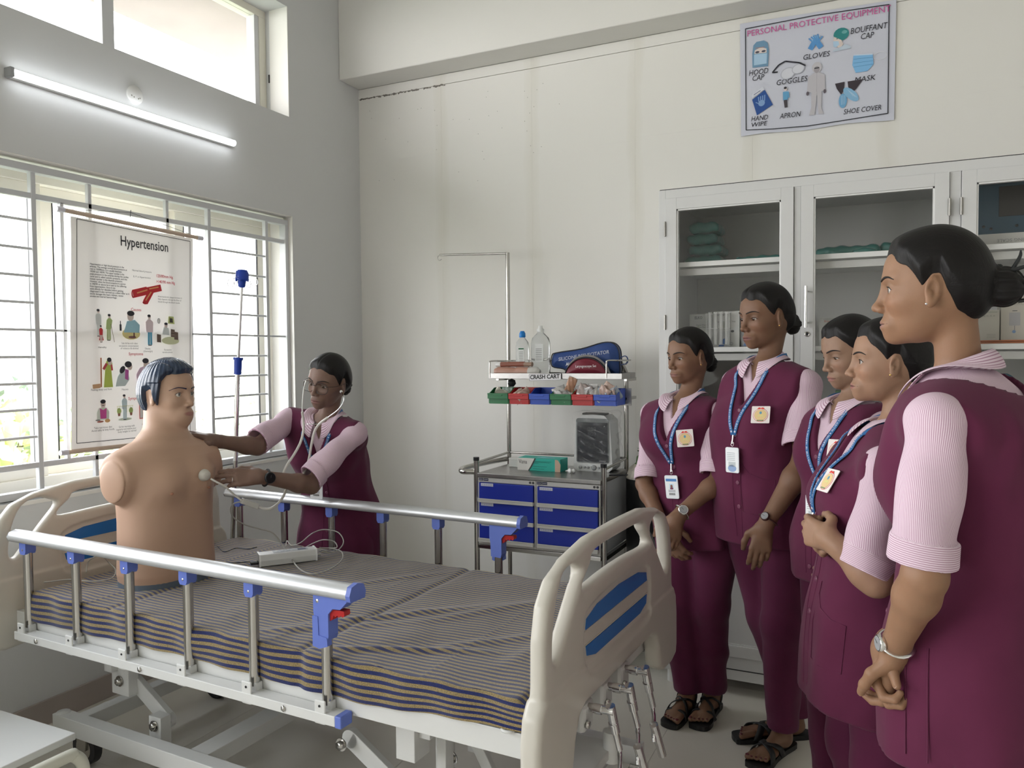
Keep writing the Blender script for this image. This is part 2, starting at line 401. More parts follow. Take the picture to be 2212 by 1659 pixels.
# board wall: boards with hairline joints
wb=MB(); wb.box(XL,XR+.2,YB+.012,YB+.25,0,ZC); wback=st(wb.build('wall_back',M['wallB']))
xs=[XL,-2.411,-1.822,-1.222,-.62,-.007,.6,1.2,1.8,2.4,XR]; zj=[2.66,2.60,2.585,2.60,2.63,2.6,2.6,2.6,2.6,2.6]
for i in range(10):
    x0,x1=xs[i]+.0002,xs[i+1]-.0002
    for a,c in ((0,zj[i]-.0001),(zj[i]+.0001,3.058),(3.061,3.118)):
        p=MB(); p.box(x0,x1,YB,YB+.011,a,c); p.build('panel',M['wallB'],wback)
p=MB(); g=random.Random(4)
for k in range(90):
    x=-3.0+.62*g.random(); p.sph((x,YB-.0005,3.06-.007*g.random()),(.004+.006*g.random(),.0012,.0025+.003*g.random()),6,4)
for k in range(36):
    x=-2.95+1.3*g.random(); z=2.45+.55*g.random(); p.sph((x,YB,z),(.0018,.0006,.0022),6,4)
p.build('putty_chips',M['chips'] if 'chips' in M else mat('dark_chips',(.22,.20,.18),.9),wback); 
wf=MB()
wf.box(XL,XR,YF-.2,YF,0,ZC)
st(wf.build('wall_front',M['wallB']))
wr=MB(); wr.box(XR,XR+.2,YF-.2,YB+.25,0,ZC); st(wr.build('wall_right',M['wallB']))
cl=MB(); cl.box(XL-.3,XR+.2,YF-.2,YB+.25,ZC,ZC+.15); st(cl.build('ceiling',M['ceil']))
bm=MB(); bm.box(XL,XR,3.893,YB+.01,3.121,ZC); st(bm.build('trim_1',M['beam'],bevel=.006))
fl=MB(); fl.box(XL-.3,XR+.2,YF-.2,YB+.25,-.2,-.004); flo=st(fl.build('floor',M['grout']))
tm=None; S_=.80
for i in range(11):
    for j in range(14):
        x=XL-.15+i*S_; y=YF-.05+j*S_
        if x>XR: continue
        if tm is None:
            q=MB(); q.box(.0004,S_-.0004,.0004,S_-.0004,-.004,0); to=q.build('tile',M['tile'],flo,bevel=.0003,seg=1); to.location=(x,y,0); tm=to
        else:
            o=tm.copy(); COL.objects.link(o); o.parent=flo; o.location=(x,y,0)
for nm,b_ in (('baseboard_left',(XL,XL+.012,YF,YB)),('baseboard_back',(XL+.012,XR,YB-.012,YB)),('baseboard_right',(XR-.012,XR,YF,YB-.012))):
    q=MB(); q.box(*b_,0,.10); st(q.build(nm,M['base'],bevel=.002))
# ---------- windows ----------
def frame_rect(mb,x0,x1,y0,y1,z0,z1,w_,wz=None):
    wz=wz or w_
    mb.box(x0,x1,y0,y1,z1-wz,z1); mb.box(x0,x1,y0,y1,z0,z0+wz); mb.box(x0,x1,y0,y0+w_,z0+wz,z1-wz); mb.box(x0,x1,y1-w_,y1,z0+wz,z1-wz)
def window(name,W,xs_,sashes,top=.06):
    root=st(empty(name,(XL-.2,W[0],W[2]))); R_=(XL-.2,W[0],W[2])
    def P(mb,nm,m,**k):
        o=mb.build(nm,m,root,**k); o.location=(-R_[0],-R_[1],-R_[2]); return o
    f=MB(); frame_rect(f,-3.25,-3.17,W[0],W[1],W[2],W[3],.05,top); P(f,'window_frame',M['winframe'],bevel=.002)
    for y0,y1,xo in sashes:
        s=MB(); frame_rect(s,xo-.018,xo+.018,y0,y1,W[2]+.06,W[3]-top,.052); so=P(s,'sash',M['winframe'],bevel=.002)
        g=MB(); frame_rect(g,xo+.012,xo+.0195,y0+.050,y1-.050,W[2]+.110,W[3]-top-.050,.006); g.build('gasket',M['black'],so)
        p=MB(); p.box(xo-.002,xo+.002,y0+.05,y1-.05,W[2]+.11,W[3]-top-.05); p.build('pane',M['pane'],so)
    return root,P
w1,P1_=window('window_1',W1,None,[(-.05,.62,-3.20),(.60,1.30,-3.235),(1.28,2.12,-3.20),(2.14,2.83,-3.235),(2.80,3.41,-3.20)])
q=MB(); q.box(XL-.01,XL+.004,W1[0],W1[1]+.0,W1[2]-.016,W1[2]); P1_(q,'sill_lip',M['reveal'])
q=MB(); q.box(-3.17,XL,W1[1]-.004,W1[1]-.0005,W1[2],W1[3]); q.box(-3.17,XL,W1[0],W1[1]-.004,W1[3]-.004,W1[3]-.0005); P1_(q,'reveal_lining',M['reveal'])
w2,P2_=window('window_2',W2,None,[],.04)
greyw=mat('grey_white_frame',(.66,.66,.68),.45)
for a,b in ((3.365,3.41),(2.425,2.485),(1.2,1.26)):
    q=MB(); q.box(-3.225,-3.175,a,b,W2[2]+.04,W2[3]-.04); P2_(q,'window_bar',greyw,bevel=.002)
for a,b in ((2.485,3.365),(1.26,2.425),(-.05,1.2)):
    q=MB(); q.box(-3.202,-3.198,a,b,W2[2]+.04,W2[3]-.04); P2_(q,'pane',M['pane'])
q=MB(); q.box(XL-.13,XL,W2[1]-.004,W2[1]-.0005,W2[2],W2[3]); P2_(q,'reveal_lining',M['reveal'])
q=MB(); q.box(XL-.142,XL-.135,3.442,3.4465,2.99,3.035); P2_(q,'latch_slot',M['black'])
window('window_3',W3,None,[(-3.5,-1.97,-3.20),(-1.99,-.45,-3.235)])
# steel security grille in the window opening
gx=-3.06; GR=empty('window_grille',(gx,1.7,.92),0,'pale grey steel security grille with ladder rungs set in the large window','grille'); go=(-gx,-1.7,-.92)
def G(nm,f,m=M['grille']):
    mb=MB(); f(mb); o=mb.build(nm,m,GR,bevel=.0015,seg=1); o.location=go; return o
fx=lambda w_:(gx-w_/2,gx+w_/2)
G('frame',lambda b:frame_rect(b,gx-.022,gx+.022,-.08,3.452,.906,2.215,.024,.028))
for z in (2.095,1.567,1.03): G('bar',lambda b:b.box(gx-.010,gx+.010,-.06,3.43 if z>1.1 else 3.43,z-(.011 if z!=1.567 else .005),z+(.011 if z!=1.567 else .005)))
ladders=[(.353,.753),(1.178,1.578) ,(1.603,2.003),(2.894,3.294)]
for y0,y1 in ((.353,.753),(1.603,2.003),(2.894,3.294)):
    for y in(y0,y1): G('upright',lambda b:b.box(gx-.012,gx+.012,y-.010,y+.010,.93,2.19))
    for z in (1.998,1.887,1.78,1.675,1.46,1.355,1.252,1.143): G('rung',lambda b:b.tube([(gx,y0+.01,z),(gx,y1-.01,z)],.0065,6),M['grille'])
for y,z0,z1 in ((2.248,.93,2.19),(2.644,.93,2.19),(2.122,1.04,2.09),(2.773,1.04,2.09),(1.02,.93,2.19),(1.36,.93,2.19),(.1,.93,2.19)):
    G('upright',lambda b:b.box(gx-.010,gx+.010,y-.008,y+.008,z0,z1))
G('wire_tie',lambda b:(b.tube([(gx+.012,2.44,2.075),(gx+.018,2.44,2.11)],.0015,5),b.tube([(gx+.012,2.44,2.08),(gx+.02,2.455,2.05)],.0008,5)),M['black'])
# ---------- lamp and cover plate ----------
TL=empty('tube_light',(XL,2.45,2.53),0,'long lit tube light batten fixed between the two windows','lamp')
q=MB(); q.box(0,.022,-.565,.565,-.016,.016); q.build('batten',M['white'],TL,bevel=.003)
q=MB(); q.prism([(.022,-.014),(.036,-.012),(.042,0),(.036,.012),(.022,.014)],(0,-.555,0),(1,0,0),(0,0,1),1.11,ez=(0,1,0)); q.build('tube',M['emit'],TL)
q=MB(); q.box(0,.040,-.572,-.556,-.018,.018); q.build('end_cap',mat('grey_end_cap',(.35,.36,.37),.5),TL,bevel=.002)
TL.rotation_euler=(0,0,0)
DC=empty('cover_plate',(XL,2.447,2.612),0,'round white plastic cover plate on the wall above the lit tube','plate')
q=MB(); q.lathe([(.040,0),(.041,.006),(.036,.009),(.0001,.010)],(0,0,0),(1,0,0),n=28); q.build('disc',M['white'],DC)
q=MB()
for y,z in ((-.02,-.008),(-.008,-.012),(.014,-.014),(.022,-.010)): q.lathe([(.0032,.0095),(.0001,.0105)],(0,y,z),(1,0,0),n=8)
q.build('screw',M['steel'],DC)
# ---------- outside ----------
q=MB(); q.box(-4.06,-3.315,-1.5,5.2,3.46,3.58); o=q.build('window_awning',mat('awning_concrete',(.34,.29,.28),.9,noise=.08,nscale=3,bump=.4,bscale=12)); tag(o,'weathered pinkish concrete awning slab outside above the upper window','awning')
q=MB(); q.box(-60,-3.5,-40,60,-6.2,-6.0); st(q.build('ground',mat('ground_outside',(.22,.24,.18),.9,noise=.2,nscale=.6)))
def leaf_mat(nm,c): return mat(nm,c,.7,noise=.35,nscale=1.2)
LM=[leaf_mat('pale_leaves',(.62,.68,.34)),leaf_mat('grey_green_leaves',(.36,.42,.34)),leaf_mat('light_leaves',(.70,.74,.58))]
def tree(x,y,h,r,mi,label,seed,nl=2600):
    g=np.random.RandomState(seed); t=empty('tree',(x,y,-6),0,label,'tree','trees outside the window')
    q=MB(); q.tube(smooth_path([(0,0,0),(.2,.1,h*.3),(0,.2,h*.55),(.1,0,h*.8)],4),[.28-.2*i/12 for i in range(13)],8)
    for k in range(5):
        a=k*1.3; q.tube([(0,.1,h*.45),(math.cos(a)*r*.4,math.sin(a)*r*.4,h*.65),(math.cos(a)*r*.7,math.sin(a)*r*.7,h*.8)],[.12,.07,.03],6)
    q.build('trunk',mat('bark',(.20,.16,.12),.9),t)
    cen=[(g.normal()*r*.45,g.normal()*r*.45,h*.74+g.normal()*h*.10) for _ in range(16)]
    n_=nl; c=np.array(cen)[g.randint(0,16,n_)]; d=g.normal(size=(n_,3)); d/=np.linalg.norm(d,axis=1)[:,None]; p=c+d*(r*.42*g.rand(n_)**.4)[:,None]
    a=g.normal(size=(n_,3)); a/=np.linalg.norm(a,axis=1)[:,None]; b=np.cross(a,g.normal(size=(n_,3))); b/=np.linalg.norm(b,axis=1)[:,None]; s=.16+.12*g.rand(n_,1)
    v=np.stack([p-a*s,p+b*s*.45,p+a*s,p-b*s*.45],1).reshape(-1,3); f=np.arange(n_*4,dtype=np.int32).reshape(-1,4)
    tag(obj('foliage',mkmesh('foliage',v,f,LM[mi],False),t),kind='stuff')
tree(-15,8.6,8.4,2.6,1,'grey green leafy tree outside beyond the left panes',3)
tree(-12,6.6,6.6,2.0,0,'yellow green bushy tree low outside the left panes',5)
tree(-13.5,12.2,6.6,1.9,2,'pale low tree outside behind the drip pole',8)
tree(-14.5,15.5,6.9,2.3,2,'pale low tree outside behind the nurse\'s raised arm',9)
tree(-14,10.0,6.3,1.8,0,'small pale tree outside below the hanging chart',12)
# ---------- hanging hypertension chart ----------
px=-3.026
CH=empty('hanging_chart',(px,2.45,1.06),0,'white hypertension teaching chart on rods hung on the window grille','chart')
cho=(-px,-2.45,-1.06)
def C_(mb,nm,m,par=CH,**k):
    o=mb.build(nm,m,par,**k); o.location=cho if par is CH else (0,0,0); return o
G_=[]
for i in range(21):
    z=2.036-(2.036-1.075)*i/20; row=[]
    for j in range(13):
        u=j/12; row.append((px-.004*math.sin(u*3.1)-.003*math.sin(z*9),2.140+.628*u-.012*math.sin(i/20*math.pi)*(u>.9)-.02*(i/20)*(1-u)-.006*(i/20),z-.012*u*(1-i/20)))
    G_.append(row)
chm=mat('chart_paper',(.74,.72,.71),.5,noise=.015,nscale=5); _b=chm.node_tree.nodes['Principled BSDF']; _b.inputs['Transmission Weight'].default_value=.0
_n=chm.node_tree.nodes; _t=_n.new('ShaderNodeBsdfTranslucent'); _t.inputs[0].default_value=(.85,.80,.76,1); _mx=_n.new('ShaderNodeMixShader'); _mx.inputs[0].default_value=.10
_o=_n['Material Output']; chm.node_tree.links.new(_b.outputs[0],_mx.inputs[1]); chm.node_tree.links.new(_t.outputs[0],_mx.inputs[2]); chm.node_tree.links.new(_mx.outputs[0],_o.inputs[0])
q=MB(); q.quadgrid(G_,flip=False); C_(q,'sheet',chm)
rodm=mat('beige_rod',(.55,.43,.34),.5)
q=MB(); q.tube([(px+.004,2.097,2.055),(px+.004,2.807,2.032)],.0095,10); C_(q,'rod',rodm)
q=MB(); q.tube([(px+.004,2.08,1.070),(px+.004,2.77,1.064)],.0095,10); C_(q,'rod',rodm)
wcap=mat('lilac_cap',(.62,.60,.66),.4); q=MB()
for y,z in ((2.094,2.055),(2.806,2.032),(2.08,1.07),(2.77,1.064)): q.tube([(px+.004,y-.016,z),(px+.004,y+.016,z)],.0115,10)
C_(q,'rod_cap',wcap)
q=MB(); q.tube([(px-.005,2.11,2.06),(px-.02,2.44,2.10),(px-.005,2.79,2.04)],.001,5); C_(q,'cord',M['black'])
EX,EY=(0,1,0),(0,0,1); x0=px+.0035
BK=(.03,.03,.035); RD=(.62,.03,.06)
t=MB()
def line(mb,p,q_,w_,c,x=x0,o3=False):
    p,q_=V(*p),V(*q_); d=nz(q_-p); n_=V(-d[1],d[0])*w_/2
    mb.prism([tuple(p-n_),tuple(q_-n_),tuple(q_+n_),tuple(p+n_)],(x,0,0),EX,EY,.0004,c,top_only=True)
for a,b in (((2.166,2.028),(2.748,2.009)),((2.748,2.009),(2.722,1.098)),((2.137,1.102),(2.722,1.092)),((2.166,2.028),(2.137,1.102))): line(t,a,b,.0028,BK)
text_mesh(t,'Hypertension',(x0,2.366,1.944),EX,EY,.062,BK,width=.25,bold=.012)
para=['Hypertension or high blood pressure in the','arteries. The average normal blood pressure at','rest is 120/80mm. It is usually between','100/60 and 140/90. The upper number is the','peak pressure in the arteries during the cardiac','cycle and is called systolic pressure, and the','lowest number is the diastolic pressure.','However, when the blood pressure in a person','is 140/90 or above he is said to be suffering','from hypertension. Since it can','exist silently for decades before getting','diagnosed it also termed as a silent killer as it','slowly damages the heart, kidneys, causes','strokes and internal haemorrhage.']
for i,l in enumerate(para): text_mesh(t,l,(x0,2.219-.0003*i,1.846-.0104*i),EX,EY,.0105,BK,width=.178*len(l)/46,bold=.02)
text_mesh(t,'Normal blood pressure',(x0,2.423,1.838),EX,EY,.011,BK,width=.10); text_mesh(t,'B. P. in Hypertension',(x0,2.428,1.811),EX,EY,.011,BK,width=.09)
text_mesh(t,'120/80mm Hg.',(x0,2.549,1.822),EX,EY,.019,RD,width=.092,bold=.015); text_mesh(t,'>140/90 mm Hg',(x0,2.549,1.796),EX,EY,.019,RD,width=.103,bold=.015)
for i,l in enumerate(['Arteriosclerotic plaque-increase in','fatty deposits disrupt the flow of','blood through the blood vessels.']): text_mesh(t,l,(x0,2.556,1.731-.012*i),EX,EY,.0105,BK,width=.135*len(l)/35)
text_mesh(t,'Causes',(x0,2.411,1.662),EX,EY,.018,RD,width=.053,bold=.01); text_mesh(t,'Symptoms',(x0,2.394,1.465),EX,EY,.018,RD,width=.074,bold=.01); text_mesh(t,'Symptoms',(x0,2.386,1.268),EX,EY,.018,RD,width=.074,bold=.01)
for s,y,z,w_ in (('Heredity',2.247,1.496,.038),('Salt & fat-rich diet:',2.360,1.514,.082),('excessive consumption',2.347,1.503,.098),('of tobacco & alcohol',2.354,1.492,.09),('Obesity',2.478,1.491,.03),('(Overweight)',2.471,1.479,.048),('Excessive',2.583,1.486,.04),('tensiousness',2.573,1.475,.056),('Feeling dizzy and faint',2.208,1.316,.098),('Nausea',2.355,1.312,.032),('Take nutritious diet',2.217,1.154,.085),('Avoid salty & fatty foods.',2.205,1.143,.11),('Go for morning walk',2.335,1.149,.08),('regularly and reduce your',2.322,1.138,.10),('body weight to normal',2.330,1.127,.092),('Take medicines',2.452,1.149,.07),('and rest',2.452,1.138,.04)): text_mesh(t,s,(x0,y,z),EX,EY,.0115,BK,width=w_)
C_(t,'lettering',M['vcol'])
d=MB(); zo=[x0]
def O2(cx,cy,rx,ry,c,rot=0,n_=14): zo[0]+=.00001; d.prism(oval(rx,ry,n_,cx,cy,rot),(zo[0],0,0),EX,EY,.0003,c,top_only=True)
def PL(pts,c): zo[0]+=.00001; d.prism(pts,(zo[0],0,0),EX,EY,.0003,c,top_only=True)
def LN(a,b,w_,c): zo[0]+=.00001; line(d,a,b,w_,c,zo[0])
SK=(.72,.62,.58); HR=(.03,.03,.04)
# artery
for a,b,w_ in (((2.425,1.737),(2.50,1.757),.036),((2.495,1.755),(2.575,1.775),.030),((2.525,1.762),(2.487,1.702),.028)): LN(a,b,w_,(.62,.03,.04))
for a,b in (((2.445,1.742),(2.50,1.760)),((2.52,1.752),(2.49,1.712)),((2.51,1.765),(2.56,1.777))): LN(a,b,.006,(.80,.35,.15))
O2(2.425,1.737,.009,.019,(.50,.02,.03)); O2(2.425,1.737,.005,.012,(.75,.30,.30)); O2(2.487,1.702,.015,.008,(.5,.02,.03))
# figures: head, hair, torso, legs
def man(x,z,h,top,leg,hair=HR,w_=.20,bend=0,skirt=None):
    LN((x-.03*h,z+.42*h),(x-.04*h,z+.03*h),.075*h,leg); LN((x+.05*h,z+.42*h),(x+.05*h,z+.03*h),.075*h,leg)
    if skirt: PL([(x-.06*h,z+.5*h),(x+.08*h,z+.5*h),(x+.16*h,z+.12*h),(x-.13*h,z+.12*h)],skirt)
    PL([(x-w_*h/2,z+.42*h),(x+w_*h/2,z+.42*h),(x+w_*h/2+.02*h+bend,z+.74*h),(x+.05*h+bend,z+.82*h),(x-.05*h+bend,z+.82*h),(x-w_*h/2-.02*h+bend,z+.74*h)],top)
    O2(x+bend,z+.89*h,.055*h,.07*h,SK); O2(x+bend-.008*h,z+.93*h,.062*h,.045*h,hair)
    for g in(-1,1): O2(x+g*.03*h+0,z+.015*h,.04*h,.015*h,HR)
man(2.252,1.545,.12,(.70,.74,.74),(.72,.76,.76)); man(2.298,1.528,.118,(.45,.58,.25),(.50,.60,.30),bend=.006); man(2.262,1.520,.075,(.62,.04,.05),SK,skirt=(.62,.03,.05)); LN((2.31,1.60),(2.325,1.522),.0022,(.2,.15,.1))
O2(2.41,1.56,.046,.026,(.75,.66,.30)); O2(2.405,1.575,.03,.012,(.80,.50,.15)); PL([(2.372,1.565),(2.452,1.565),(2.455,1.60),(2.43,1.622),(2.39,1.615)],(.35,.60,.72)); O2(2.408,1.636,.017,.02,SK); O2(2.410,1.650,.019,.012,HR); LN((2.357,1.572),(2.357,1.600),.010,HR); LN((2.357,1.60),(2.357,1.615),.004,HR); O2(2.415,1.545,.020,.006,(.25,.12,.12)); LN((2.424,1.545),(2.424,1.565),.007,(.15,.05,.05))
man(2.506,1.508,.145,(.78,.66,.70),(.12,.42,.62),w_=.24)
O2(2.557,1.622,.0085,.0125,(.2,.2,.25)); O2(2.557,1.622,.0065,.010,(.82,.82,.8)); PL([(2.608,1.612),(2.645,1.610),(2.640,1.645),(2.612,1.645)],(.55,.62,.25)); PL([(2.617,1.617),(2.636,1.616),(2.634,1.636),(2.618,1.637)],(.08,.07,.06)); O2(2.62,1.532,.05,.018,(.72,.76,.50)); PL([(2.575,1.56),(2.615,1.558),(2.61,1.592),(2.582,1.594)],(.70,.76,.76)); O2(2.596,1.603,.009,.011,SK); O2(2.596,1.610,.010,.006,HR)
for x,z in ((2.555,1.545),(2.633,1.57),(2.652,1.558)): PL([(x-.011,z-.020),(x+.012,z-.022),(x+.012,z+.014),(x-.010,z+.017)],(.16,.11,.09))
for k in range(3): LN((2.624,1.585-.012*k),(2.642,1.584-.012*k),.0012,(.4,.35,.3))
# second row
LN((2.256,1.33),(2.258,1.455),.006,(.50,.16,.06)); LN((2.216,1.333),(2.252,1.336),.018,(.62,.38,.22))
PL([(2.268,1.328),(2.312,1.328),(2.306,1.40),(2.312,1.43),(2.30,1.452),(2.283,1.44),(2.276,1.40)],(.50,.62,.12)); O2(2.300,1.437,.010,.015,SK); O2(2.297,1.446,.011,.010,HR); LN((2.268,1.405),(2.285,1.43),.012,(.55,.08,.10)); LN((2.31,1.40),(2.307,1.425),.009,(.60,.10,.10))
PL([(2.325,1.33),(2.372,1.33),(2.395,1.36),(2.385,1.40),(2.36,1.405),(2.335,1.37)],(.62,.74,.76)); PL([(2.372,1.362),(2.388,1.355),(2.392,1.40),(2.374,1.405)],(.50,.12,.42)); O2(2.398,1.415,.013,.016,SK); O2(2.390,1.425,.018,.014,HR); O2(2.36,1.402,.012,.018,HR,-.6)
PL([(2.435,1.33),(2.50,1.33),(2.50,1.40),(2.475,1.415),(2.45,1.41),(2.43,1.38)],(.72,.56,.72)); O2(2.483,1.425,.015,.019,SK); O2(2.480,1.440,.017,.012,HR); 
PL([(2.56,1.33),(2.63,1.33),(2.63,1.40),(2.60,1.42),(2.57,1.40)],(.55,.70,.62)); O2(2.60,1.43,.014,.018,SK); O2(2.60,1.443,.016,.010,HR)
# third row
PL([(2.232,1.19),(2.288,1.19),(2.29,1.225),(2.275,1.243),(2.247,1.243),(2.232,1.225)],(.66,.72,.66)); PL([(2.248,1.195),(2.276,1.195),(2.278,1.24),(2.262,1.232),(2.246,1.24)],(.62,.10,.36)); O2(2.262,1.256,.012,.015,SK); O2(2.262,1.268,.013,.009,HR); LN((2.257,1.251),(2.267,1.251),.003,HR); O2(2.281,1.185,.013,.008,(.75,.45,.20)); O2(2.247,1.183,.016,.004,(.45,.15,.12)); O2(2.236,1.190,.012,.003,(.2,.2,.2))
for k in range(9): LN((2.330+.0095*k,1.215),(2.330+.0095*k,1.243),.0014,(.62,.60,.25))
LN((2.328,1.243),(2.410,1.243),.0016,(.62,.60,.25)); O2(2.368,1.185,.035,.006,(.70,.80,.68)); man(2.366,1.182,.115,(.60,.74,.80),(.62,.78,.84)); 
for x in (2.338,2.398): O2(x,1.222,.010,.014,(.45,.58,.20)); PL([(x-.005,1.20),(x+.005,1.20),(x+.007,1.212),(x-.007,1.212)],(.40,.20,.14))
PL([(2.44,1.18),(2.50,1.18),(2.50,1.245),(2.44,1.245)],(.66,.16,.14)); PL([(2.444,1.184),(2.496,1.184),(2.496,1.241),(2.444,1.241)],(.80,.78,.76)); man(2.47,1.185,.06,(.5,.5,.6),(.4,.4,.5))
C_(d,'drawings',M['vcol'])
# ---------- protective equipment poster ----------
py=YB-.006; PP=empty('wall_poster',(-.33,py,2.52),0,'hand lettered personal protective equipment poster taped high on the back wall','poster'); ppo=(.33,-py,-2.52)
def Q_(mb,nm,m): o=mb.build(nm,m,PP); o.location=ppo; return o
G_=[]
def ppmap(u,v):
    a=V(-.680,3.089)*(1-u)+V(.019,3.068)*u; b=V(-.674,2.533)*(1-u)+V(.014,2.526)*u
    p=a*(1-v)+b*v; return (p[0],py-.002-.0022*math.sin(u*9+1)*(v**.5)-.0015*abs(math.sin(u*4)),p[1]+.004*math.sin(u*11)*v)
ppg=[[ppmap(j/24,i/8) for j in range(25)] for i in range(9)]
q=MB(); q.quadgrid(ppg); Q_(q,'sheet',mat('poster_paper',(.60,.61,.70),.5))
EX,EY=(1,0,0),(0,0,1); y0=py-.0068
def line2(mb,p,q_,w_,c,y):
    p,q_=V(*p),V(*q_); dd=nz(q_-p); n_=V(-dd[1],dd[0])*w_/2
    mb.prism([tuple(p-n_),tuple(q_-n_),tuple(q_+n_),tuple(p+n_)],(0,y,0),EX,EY,.0003,c,top_only=True)
t=MB(); BK=(.02,.02,.03)
bd=[(-.653,3.058),(-.33,3.062),(-.011,3.050),(-.012,2.555),(-.20,2.548),(-.36,2.543),(-.52,2.550),(-.649,2.561)]
for i in range(8): line2(t,bd[i],bd[(i+1)%8],.0042,BK,y0)
text_mesh(t,'PERSONAL PROTECTIVE EQUIPMENT',(-.646,y0,3.018),EX,(-.02,0,1),.042,(.58,.10,.32),width=.640,spacing=1.0)
for s,x,z,w_,h in (('BOUFFANT',-.176,2.945,.158,.030),('CAP',-.132,2.912,.056,.030),('GLOVES',-.386,2.860,.120,.027),('HOOD',-.638,2.825,.092,.029),('CAP',-.622,2.797,.056,.029),('GOGGLES',-.508,2.758,.142,.029),('MASK',-.157,2.717,.090,.027),('HAND',-.626,2.600,.080,.026),('WIPE',-.627,2.572,.076,.024),('APRON',-.490,2.594,.098,.028),('SHOE COVER',-.203,2.576,.162,.026)): text_mesh(t,s,(x,y0,z),EX,EY,h*1.3,BK,width=w_,shear=.18)
Q_(t,'lettering',M['vcol'])
d=MB(); zz=[y0]
def O3(cx,cy,rx,ry,c,rot=0,n_=16): zz[0]-=.00001; d.prism(oval(rx,ry,n_,cx,cy,rot),(0,zz[0],0),EX,EY,.0002,c,top_only=True)
def P3(pts,c): zz[0]-=.00001; d.prism(pts,(0,zz[0],0),EX,EY,.0002,c,top_only=True)
def L3(a,b,w_,c): zz[0]-=.00001; line2(d,a,b,w_,c,zz[0])
B1,B2,B3=(.10,.30,.62),(.30,.52,.75),(.02,.08,.30)
P3([(-.619,2.862),(-.545,2.858),(-.541,2.94),(-.548,2.972),(-.565,2.986),(-.60,2.985),(-.615,2.97),(-.620,2.93)],(.16,.30,.45)); P3([(-.610,2.928),(-.552,2.925),(-.553,2.945),(-.58,2.955),(-.608,2.945)],SK); O3(-.596,2.934,.010,.005,(.05,.05,.08)); O3(-.566,2.934,.010,.005,(.05,.05,.08)); P3([(-.612,2.925),(-.55,2.922),(-.552,2.872),(-.612,2.872)],(.40,.58,.76)); L3((-.605,2.955),(-.56,2.953),.003,(.4,.2,.15))
for g,bx in ((1,-.352),(-1,-.302)):
    L3((bx,2.905),(bx+g*.018,2.935),.024,B1); O3(bx+g*.022,2.943,.016,.017,B2 if g>0 else B1)
    for k in range(4): L3((bx+g*(.012+.006*k),2.948),(bx+g*(.016+.010*k),2.972-.003*k),.0055,B2 if g>0 else B1)
    L3((bx+g*.010,2.940),(bx-g*.006,2.958),.006,B1)
O3(-.214,2.952,.034,.030,(.03,.24,.24)); P3([(-.245,2.945),(-.213,2.925),(-.205,2.905),(-.218,2.885),(-.235,2.90),(-.248,2.925)],SK); P3([(-.249,2.925),(-.226,2.922),(-.222,2.905),(-.236,2.895),(-.248,2.90)],(.45,.62,.80)); P3([(-.25,2.884),(-.225,2.890),(-.195,2.903),(-.172,2.890),(-.172,2.880),(-.25,2.876)],(.52,.60,.70)); L3((-.228,2.934),(-.236,2.934),.003,HR); O3(-.20,2.96,.012,.008,(.15,.42,.42))
for a,b in (((-.525,2.823),(-.495,2.855)),((-.495,2.855),(-.465,2.868)),((-.465,2.868),(-.40,2.850)),((-.40,2.850),(-.372,2.832)),((-.525,2.823),(-.500,2.822))): L3(a,b,.007,BK)
O3(-.453,2.808,.034,.028,(.48,.49,.56),.3); O3(-.453,2.808,.030,.024,(.66,.67,.74),.3); O3(-.405,2.822,.030,.024,(.48,.49,.56),.2); O3(-.405,2.822,.026,.020,(.66,.67,.74),.2)
O3(-.321,2.815,.022,.026,(.55,.53,.57)); O3(-.321,2.805,.013,.016,(.35,.32,.35)); L3((-.332,2.812),(-.310,2.812),.005,(.03,.03,.04)); P3([(-.36,2.775),(-.335,2.79),(-.308,2.79),(-.285,2.775),(-.283,2.70),(-.298,2.70),(-.30,2.62),(-.29,2.592),(-.312,2.592),(-.32,2.69),(-.330,2.592),(-.355,2.592),(-.345,2.63),(-.345,2.70),(-.365,2.705)],(.52,.50,.54)); L3((-.321,2.79),(-.321,2.70),.002,(.40,.38,.42)); O3(-.362,2.697,.006,.010,(.12,.10,.12)); O3(-.285,2.697,.006,.010,(.12,.10,.12))
for a,b in (((-.168,2.838),(-.178,2.80)),): pass
P3([(-.160,2.845),(-.078,2.835),(-.074,2.79),(-.10,2.762),(-.15,2.762),(-.165,2.80)],(.22,.48,.78)); 
for k in range(3): L3((-.160,2.826-.018*k),(-.077,2.822-.016*k),.0018,(.08,.25,.50))
L3((-.160,2.845),(-.078,2.836),.005,(.60,.70,.85)); d.tube([(-.075+.028+.028*math.cos(a),y0-.001,2.822+.018*math.sin(a)) for a in np.linspace(0,6.28,14)[:-1]],.0009,4,closed=True,c=(.8,.8,.84))
P3([(-.620,2.706),(-.560,2.745),(-.522,2.668),(-.597,2.626)],B3); P3([(-.625,2.728),(-.570,2.762),(-.562,2.748),(-.618,2.712)],(.66,.68,.76)); L3((-.612,2.728),(-.58,2.745),.004,(.2,.2,.3)); O3(-.575,2.683,.016,.015,(.22,.35,.60),.5)
for k in range(4): L3((-.588+.009*k,2.692),(-.590+.010*k,2.715+.002*k),.0045,(.22,.35,.60))
L3((-.585,2.68),(-.603,2.69),.004,(.22,.35,.60))
O3(-.463,2.735,.007,.009,SK); O3(-.464,2.740,.007,.006,HR); P3([(-.475,2.722),(-.452,2.722),(-.452,2.682),(-.474,2.682)],(.12,.35,.58)); L3((-.451,2.72),(-.447,2.69),.006,(.12,.35,.58)); L3((-.467,2.682),(-.462,2.645),.009,(.06,.05,.06)); L3((-.460,2.682),(-.458,2.645),.009,(.06,.05,.06))
